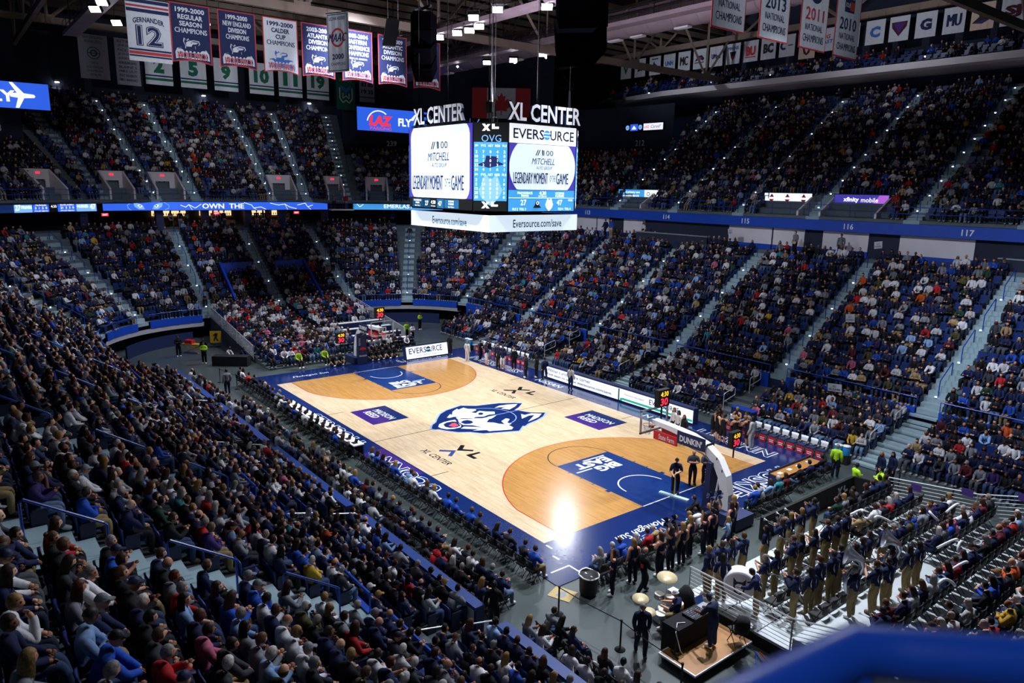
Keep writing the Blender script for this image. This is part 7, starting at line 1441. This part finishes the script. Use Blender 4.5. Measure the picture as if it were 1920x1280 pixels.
# floor rows in front of the near ledge
for row, y in ((0, -11.75), (1, -12.6)):
    for i, x in enumerate(np.arange(16.9, -17, -.57)):
        x = float(x)
        if x < -9 and row == 0 or -.4 < x < .7: continue
        if x > 6.5 or row == 0 and x > 1: place(CHAIR0, x, y, 0, 0, 'black chair in the %s floor row before the ledge, %s from the gap' % (ORD[row], ORD[i]), 'floor chairs before the near ledge')
        if r.random() < .78:
            if x > 8 and row == 0: rand_person(x, y+.05, 0, r.uniform(-.3, .3), r.choice(['lap', 'lap_w', 'lean', 'cross', 'clap', 'phone']), 'first floor row before near ledge, %s from gap' % ORD[i], group='floor row before the near ledge')
            else: ext(x, y+.05, 0, r.uniform(-.3, .3))
for row, y in ((0, -11.9), (1, -12.65)):
    for i, x in enumerate(np.arange(19.4, 25, .62)):
        x = float(x); place(CHAIR0, x, y, 0, 0, 'black chair right of the ledge gap, %s floor row, %s from the gap' % (ORD[row], ORD[i]), 'floor chairs right of the gap')
        if (i+row) % 5 != 3: rand_person(x, y+.05, 0, r.uniform(-.4, .3), r.choice(['lap', 'lap_w', 'lean', 'phone', 'back_w']), 'right of the ledge gap, %s floor row, %s seat' % (ORD[row], ORD[i]), r.choice(['black', 'navy', 'white', 'black', 'grey']), group='floor rows right of the gap')
# officials, sweeper, players
person(14.19, .48, .03, -2.3, 'mop', 'court sweeper in navy polo shirt and black trousers with wide mop', 'navy', 'tee', 'black trousers', hair='dark brown', hk='short', shoe='#15110f')
t = thing('dust_mop', 'wide pale blue dust mop with a yellow handle', 'mop', (14.0, .1, .03)); mat('mop_pale', '#a9c9d2', .9, noise=.1, nscale=20, bump=.5); mat('mop_yellow', '#d0a326', .5); fr = Fr((14.45, .1, .05), (.9, .2, 0), (-.2, .9, 0)); mb = MB()
mb.box((0, 0, .02), (1.45, .2, .07), fr); mb.build('mop_head', 'mop_pale', t); mb = MB(); mb.tube([(14.45, .1, .1), (14.32, .28, 1.2)], .017, 6); mb.build('handle', 'mop_yellow', t)
for i, (x, y, ps) in enumerate(((14.02, 1.94, 'fold'), (14.37, 2.45, 'ball'))): person(x, y, .03, -2.3+.4*i, ps, 'referee in grey shirt and black trousers, %s' % ('holding the ball' if i else 'arms folded'), '#3c4250', 'tee', 'black trousers', hair='black' if i else 'grey', hk='short' if i else 'bald', shoe='#15110f', topname='shirt')
t = thing('basketball', 'orange basketball held by a referee', 'ball', (14.55, 2.75, 1.05)); mat('ball_orange', '#b4552a', .7, bump=.3, nscale=60); mb = MB(); mb.lathe([(.12*math.sin(a), -.12*math.cos(a)) for a in np.linspace(.05, PI-.05, 10)], (14.52, 2.72, 1.08), n=14); mb.build('ball', 'ball_orange', t, True); mb = MB(); [mb.tube([Vector((14.52, 2.72, 1.08))+Vector((.1215*math.cos(a), .1215*math.sin(a)*math.cos(k), .1215*math.sin(a)*math.sin(k))) for a in np.linspace(0, 2*PI, 16, endpoint=False)], .003, 3, 0, True) for k in (0, 1.2, 2.2)]; mb.build('seams', 'black', t)
HUD = [(10.2, 8.6, 'black'), (10.8, 8.2, 'black'), (11.3, 8.0, 'black'), (11.9, 8.3, 'black'), (12.3, 8.9, 'black'), (10.1, 9.3, 'black'), (11.0, 9.7, 'black'), (11.8, 9.8, 'grey')]
cx_, cy_ = 11.1, 8.9
for i, (x, y, c) in enumerate(HUD): person(x, y, .03, math.atan2(cy_-y, cx_-x)-PI/2, r.choice(['stand_w', 'reach', 'fold']), 'player in black uniform in the near huddle, %s clockwise from the board' % ORD[i] if c == 'black' else 'player in grey warm up top at the edge of the near huddle', c, 'tank' if c == 'black' else 'long', '#17181d' if c == 'black' else '#8b8e92', 'shorts' if c == 'black' else 'legs', hair=r.choice(['dark brown', 'black', 'blond']), hk='pony', group='huddle at the near bench', topname='jersey')
person(12.75, 8.6, .03, 1.6, 'stand_w', 'tall person in light grey sweat suit right of the near huddle', '#9a9da2', 'long', '#9a9da2', hair='black', hk='long', scale=1.06)
for x, y, w, b, tt in ((9.0, 6.6, 'left one', 'black', 'white'), (9.5, 6.4, 'right one', 'black', 'white'), (10.2, 6.0, 'nearest one', 'black', 'black')): rand_person(x, y, .03, 2.9, 'stand_w', 'standing behind the near backboard, %s' % w, tt, bot='black trousers', tk='long')
for i in range(9):
    x, y = -12.2+.48*i, 8.3+.5*math.sin(i*1.7); wht = i in (1, 3, 4, 5, 7); person(x, y, .03, math.atan2(9.2-y, -10.3-x)-PI/2, r.choice(['stand_w', 'fold', 'stand_w']), '%s, %s from left in the far huddle' % ('player in white shorts and navy top' if wht else 'coach in dark clothes', ORD[i]), 'navy' if wht else 'black', 'long', '#d4d4d6' if wht else 'black trousers', 'shorts' if wht else 'legs', hair=r.choice(['brown', 'blond', 'black']), hk='pony' if wht else 'short', group='huddle at the far bench', topname='warm_up_top')
person(-12.6, 7.3, .03, .3, 'stand_w', 'woman in white trouser suit left of the far huddle', 'white', 'long', '#c9c2b8', hair='blond', hk='long'); person(-15.3, 7.4, .03, .2, 'stand', 'person in black standing by the far corner of the court', 'black', 'tee', 'black trousers', hair='brown', hk='short')
for x, y, w in ((-5.9, 7.9, 'first of two at mid sideline'), (-5.5, 8.6, 'second of two at mid sideline')): rand_person(x, y, .03, 2.7, 'stand', 'standing %s' % w, 'black', bot='black trousers', fem=False)
rand_person(-4.6, 8.6, .03, 1.2, 'walk', 'walking before the long lit board', 'navy', bot='dark jeans'); person(-1.6, 8.4, .03, .2, 'stand_w', 'cheerleader in white sleeved top before the long lit board', 'white', 'long', '#1d2c5e', hair='brown', hk='pony')
# team benches
for bx, n, w in ((10.1, 11, 'near'), (-15.4, 12, 'far')):
    for i in range(n): place(BENCH0, bx+.57*i, 10.45, 0, PI, '%s covered white topped bench chair with red front, %s from left at the %s bench' % ('empty', ORD[i], w), 'bench chairs')
for i, (x, y) in enumerate(((16.6, 10.6), (16.95, 10.75), (-15.9, 9.9), (-16.35, 9.9))):
    t = thing('drink_cooler', 'round bright blue drink cooler at the %s bench, %s one' % (('near', 'far')[i//2], ('left', 'right')[i % 2]), 'cooler', (x, y, .45)); mb = MB(); mb.box((x, y, .22), (.4, .4, .44)); mb.build('crate', 'black', t); mat('cooler_blue', '#2a8ed0', .4); mb = MB(); mb.lathe([(.16, .45), (.19, .5), (.2, .9), (.18, .95)], (x, y, 0), n=14); mb.build('barrel', 'cooler_blue', t, True); mb = MB(); mb.lathe([(.205, .93), (.205, .99), (.05, 1.02)], (x, y, 0), n=14); mb.build('lid', 'white', t, True)
t = thing('equipment_cart', 'navy padded equipment cart behind the near huddle', 'cart', (10.6, 11.0, 0)); fr = Fr((10.6, 10.95, 0), (1, -.1, 0), (0, 0, 1)); mb = MB(); mb.box((0, .75, 0), (1.5, 1.1, .5), fr); mb.build('body', 'navy', t); mb = MB(); mb.box((0, 1.32, 0), (1.55, .06, .55), fr); mb.build('rim', 'blue_rail', t)
for s in (-.6, .6): mb = MB(); mb.lathe([(.08, -.03), (.08, .03)], fr.p(s, .09, .2), (1, 0, 0), 10); mb.build('wheel', 'black', t)
# far end: press tables, cheerleaders on the floor, guards, black table
for i, k in enumerate((1, 3, 5, 7)):
    x, z = RX[k]-.4, RZ[k]; t = thing('press_table', 'long navy skirted press table behind the far hoop, %s from the floor' % ORD[i], 'table', (x, 3.7, z)); mb = MB(); mb.box((x, 3.7, z+.74), (.5, 5.0, .04)); mb.build('tabletop', 'white', t); mb = MB(); mb.box((x+.24, 3.7, z+.37), (.03, 5.0, .7)); mb.build('skirt', 'navy', t)
    for q, y in enumerate(np.arange(1.6, 6.0, .75)): ext(x-.6, float(y), RZ[k+1]-.1, -PI/2) if r.random() < .55 else None
for i, y in enumerate((1.0, 1.6, 2.2, 2.75, -1.5, -2.1, 3.2)): person(-17.3+.1*(i % 2), y, .03, -PI/2+r.uniform(-.3, .3), 'floor', 'cheerleader in black sitting cross legged under the far hoop, %s' % ['first right of the pad', 'second right of the pad', 'third right of the pad', 'fourth right of the pad', 'first left of the pad', 'second left of the pad', 'rightmost by the lit board'][i], 'black', 'tee', 'black', hair=hair_pick(True), hk='pony', group='cheerleaders under the far hoop')
guard_p(-26.1, 11.0, -1.2, 'fold', 'before the black curtain at the far right tunnel'); guard_p(-22.6, 7.5, -1.4, 'stand', 'at the foot of the far right railing'); guard_p(-23.4, -9.9, -2.2, 'fold', 'beside the black table at the far left'); guard_p(-17.8, -4.6, -1.5, 'lap', 'seated front left of the far end seats', .1); guard_p(-17.6, -2.6, -1.5, 'lap', 'seated left of the far hoop pad', .1)
guard_p(-24.9, -9.5, -2, 'stand', 'by the far left tunnel', 0, False); guard_p(-26.9, -10.9, -1.6, 'fold', 'at the mouth of the far left tunnel', 0, False)
person(-21.4, 7.4, .0, -1.3, 'fold', 'man in navy vest and white sleeves at the far right railing', 'white', 'long', 'black trousers', hair='black', hk='short'); person(-13.9, -11.1, 0, 1.6, 'stand', 'man in light grey sweater seen from behind at the far left', 'grey', 'long', 'dark jeans', hair='dark brown', hk='short')
t = thing('table', 'black draped table at the far left floor entrance', 'table', (-21.6, -8.6, 0)); fr = Fr((-21.8, -8.35, 0), (.62, .78, 0), (0, 0, 1)); mb = MB(); mb.box((0, .38, 0), (2.7, .76, .8), fr); mb.build('drape', 'black_cloth', t)
for s in (-.6, .5): p = fr.p(s, 0, -.8); rand_person(p.x, p.y, 0, -.9, 'lean', 'seated behind the black far table, %s' % ('left one' if s < 0 else 'right one'), 'white' if s < 0 else 'navy', fem=False)
mat('gear_yellow', '#c89a18', .5); t = thing('medical_cart', 'yellow wheeled medical cart by the far left tunnel', 'cart', (-27.6, -9.6, 0)); fr = Fr((-27.6, -9.6, 0), (.8, .6, 0), (0, 0, 1)); mb = MB(); mb.box((0, .75, 0), (1.8, .12, .55), fr); mb.build('pad', 'gear_yellow', t); mb = MB(); mb.box((-.3, .95, 0), (.7, .3, .45), fr); mb.build('bags', 'red', t); mb = MB()
for s in (-1, 1): mb.tube([fr.p(-.8, .05, s*.25), fr.p(.8, .7, s*.25)], .025, 5); mb.tube([fr.p(.8, .05, s*.25), fr.p(-.8, .7, s*.25)], .025, 5)
mb.build('frame', 'gear_yellow', t)
t = thing('sign_board', 'small yellow sign on the far left dasher boards', 'sign', (-28.8, -7.6, .9)); fr = Fr((-28.6, -7.5, .95), (.5, .86, 0), (0, 0, 1)); mb = MB(); mb.rect(-.45, -.5, .9, 1.0, fr, 0, .05); mb.build('panel', 'gear_yellow', t); mb = MB(); mb.poly([(-.2, -.35), (-.05, .1), (-.25, .1), (0, .35), (.2, .3), (.1, -.05), (.25, -.35), (.1, -.35), (0, -.1), (-.08, -.35)], fr, .01); mb.build('figure', 'black', t)
# people standing on stairs, in the concourse and on the camera balcony
STN = [(60.3, 11.0, 10.95, 0), (60.9, 11.1, 10.95, 0)]+[(s, 13.5, 9.1, 0) for s in (63.9, 66.0, 66.6, 67.3, 70.8, 71.3, 71.9, 74.5, 75.2, 76.1, 57.9, 58.3, 56.9)]+[(s_of(x), 10.7, 9.1, 0) for x in (6.6, 2.9, -17.8, -17.0, -12.8)]
spts = []
for s, d_, z, _ in STN: x, y, nx, ny, _k = LOW.at(s, d_); spts.append(dict(p=(x, y, z), rz=math.atan2(-ny, -nx)-PI/2+r.uniform(-.5, .5), v=r.randrange(3), s=1., **crowd_cols(r)))
for s, k in ((76.7, 1), (57, 10), (62.7, 5), (24, 6), (32.2, 5), (32.4, 9)): x, y, nx, ny, _k = LOW.at(s, k*TR+.2); spts.append(dict(p=(x, y, Z0+k*RI), rz=math.atan2(-ny, -nx)-PI/2, v=r.randrange(3), s=1., **crowd_cols(r)))
for k in range(7):
    for x in np.arange(-33+k*.3, 22, .6):
        if abs((x+30.75) % 7.5-3.75) > .5 and in_frame(x, 43.2+1.2*k, 25+.45*k): (bseats.append(dict(p=(float(x), 43.2+1.2*k, 24.65+.45*k), rz=PI)), r.random() < .3 and ext(float(x), 43.25+1.2*k, 24.65+.45*k, PI))
# fans' placards
for i, (x, y, z, w, h, lab) in enumerate(((11.3, 20.9, 5.6, .75, .55, 'white hand lettered placard in the far stand'), (13.5, 15.6, 2.3, 1.1, .5, 'wide white placard with lettering just below the blue wall'), (9.6, 27.1, 10.0, .7, .5, 'white and red placard near the top of the far stand'), (-3.1, 27.6, 10.2, .6, .5, 'white placard before the pale wall panel'), (-.6, 15.2, 2.1, .6, .7, 'grey placard in the far front tier'))):
    t = thing('placard', lab, 'placard', (x, y, z)); fr = Fr((x, y, z), (.9, -.3, .15), (0, -.2, 1)); mb = MB(); mb.rect(-w/2, 0, w, h, fr, 0, .02); mb.build('card', 'cloth_white', t); wr(t, ['ink'], *([lambda m: m.text('GO', fr, 0, h*.68, h*.25, .01, 0, .01), lambda m: m.text('HUSKIES', fr, 0, h*.3, h*.25, .01, 0, .01, w*.8)]))
print('persons', PCOUNT[0])
mb = MB(); mb.box((0, .02, .41), (.45, .44, .05), None, 0); mb.box((0, -.25, .64), (.45, .05, .42)); mb.box((-.25, -.05, .4), (.03, .3, .5), None, 1); sm = mb.mesh('seat_low', ['seat_blue', 'seat_dark'])
gn_scatter('stadium_seats', bseats, [bpy.data.objects.new('seat_low', sm)], 'blue stadium seats of the far stands, mostly taken', [])
gn_scatter('crowd', bpeople, CV, 'crowd of seated spectators filling the far and upper stands', ['c_top', 'c_bot', 'c_hair', 'c_skin', 'c_shoe'])
print('individuals', n_i, 'seats', n_s, 'crowd', len(bpeople), 'bseats', len(bseats))
gn_scatter('standing_crowd', spts, CVS, 'people standing on stairs and in the dim concourse', ['c_top', 'c_bot', 'c_hair', 'c_skin', 'c_shoe'])
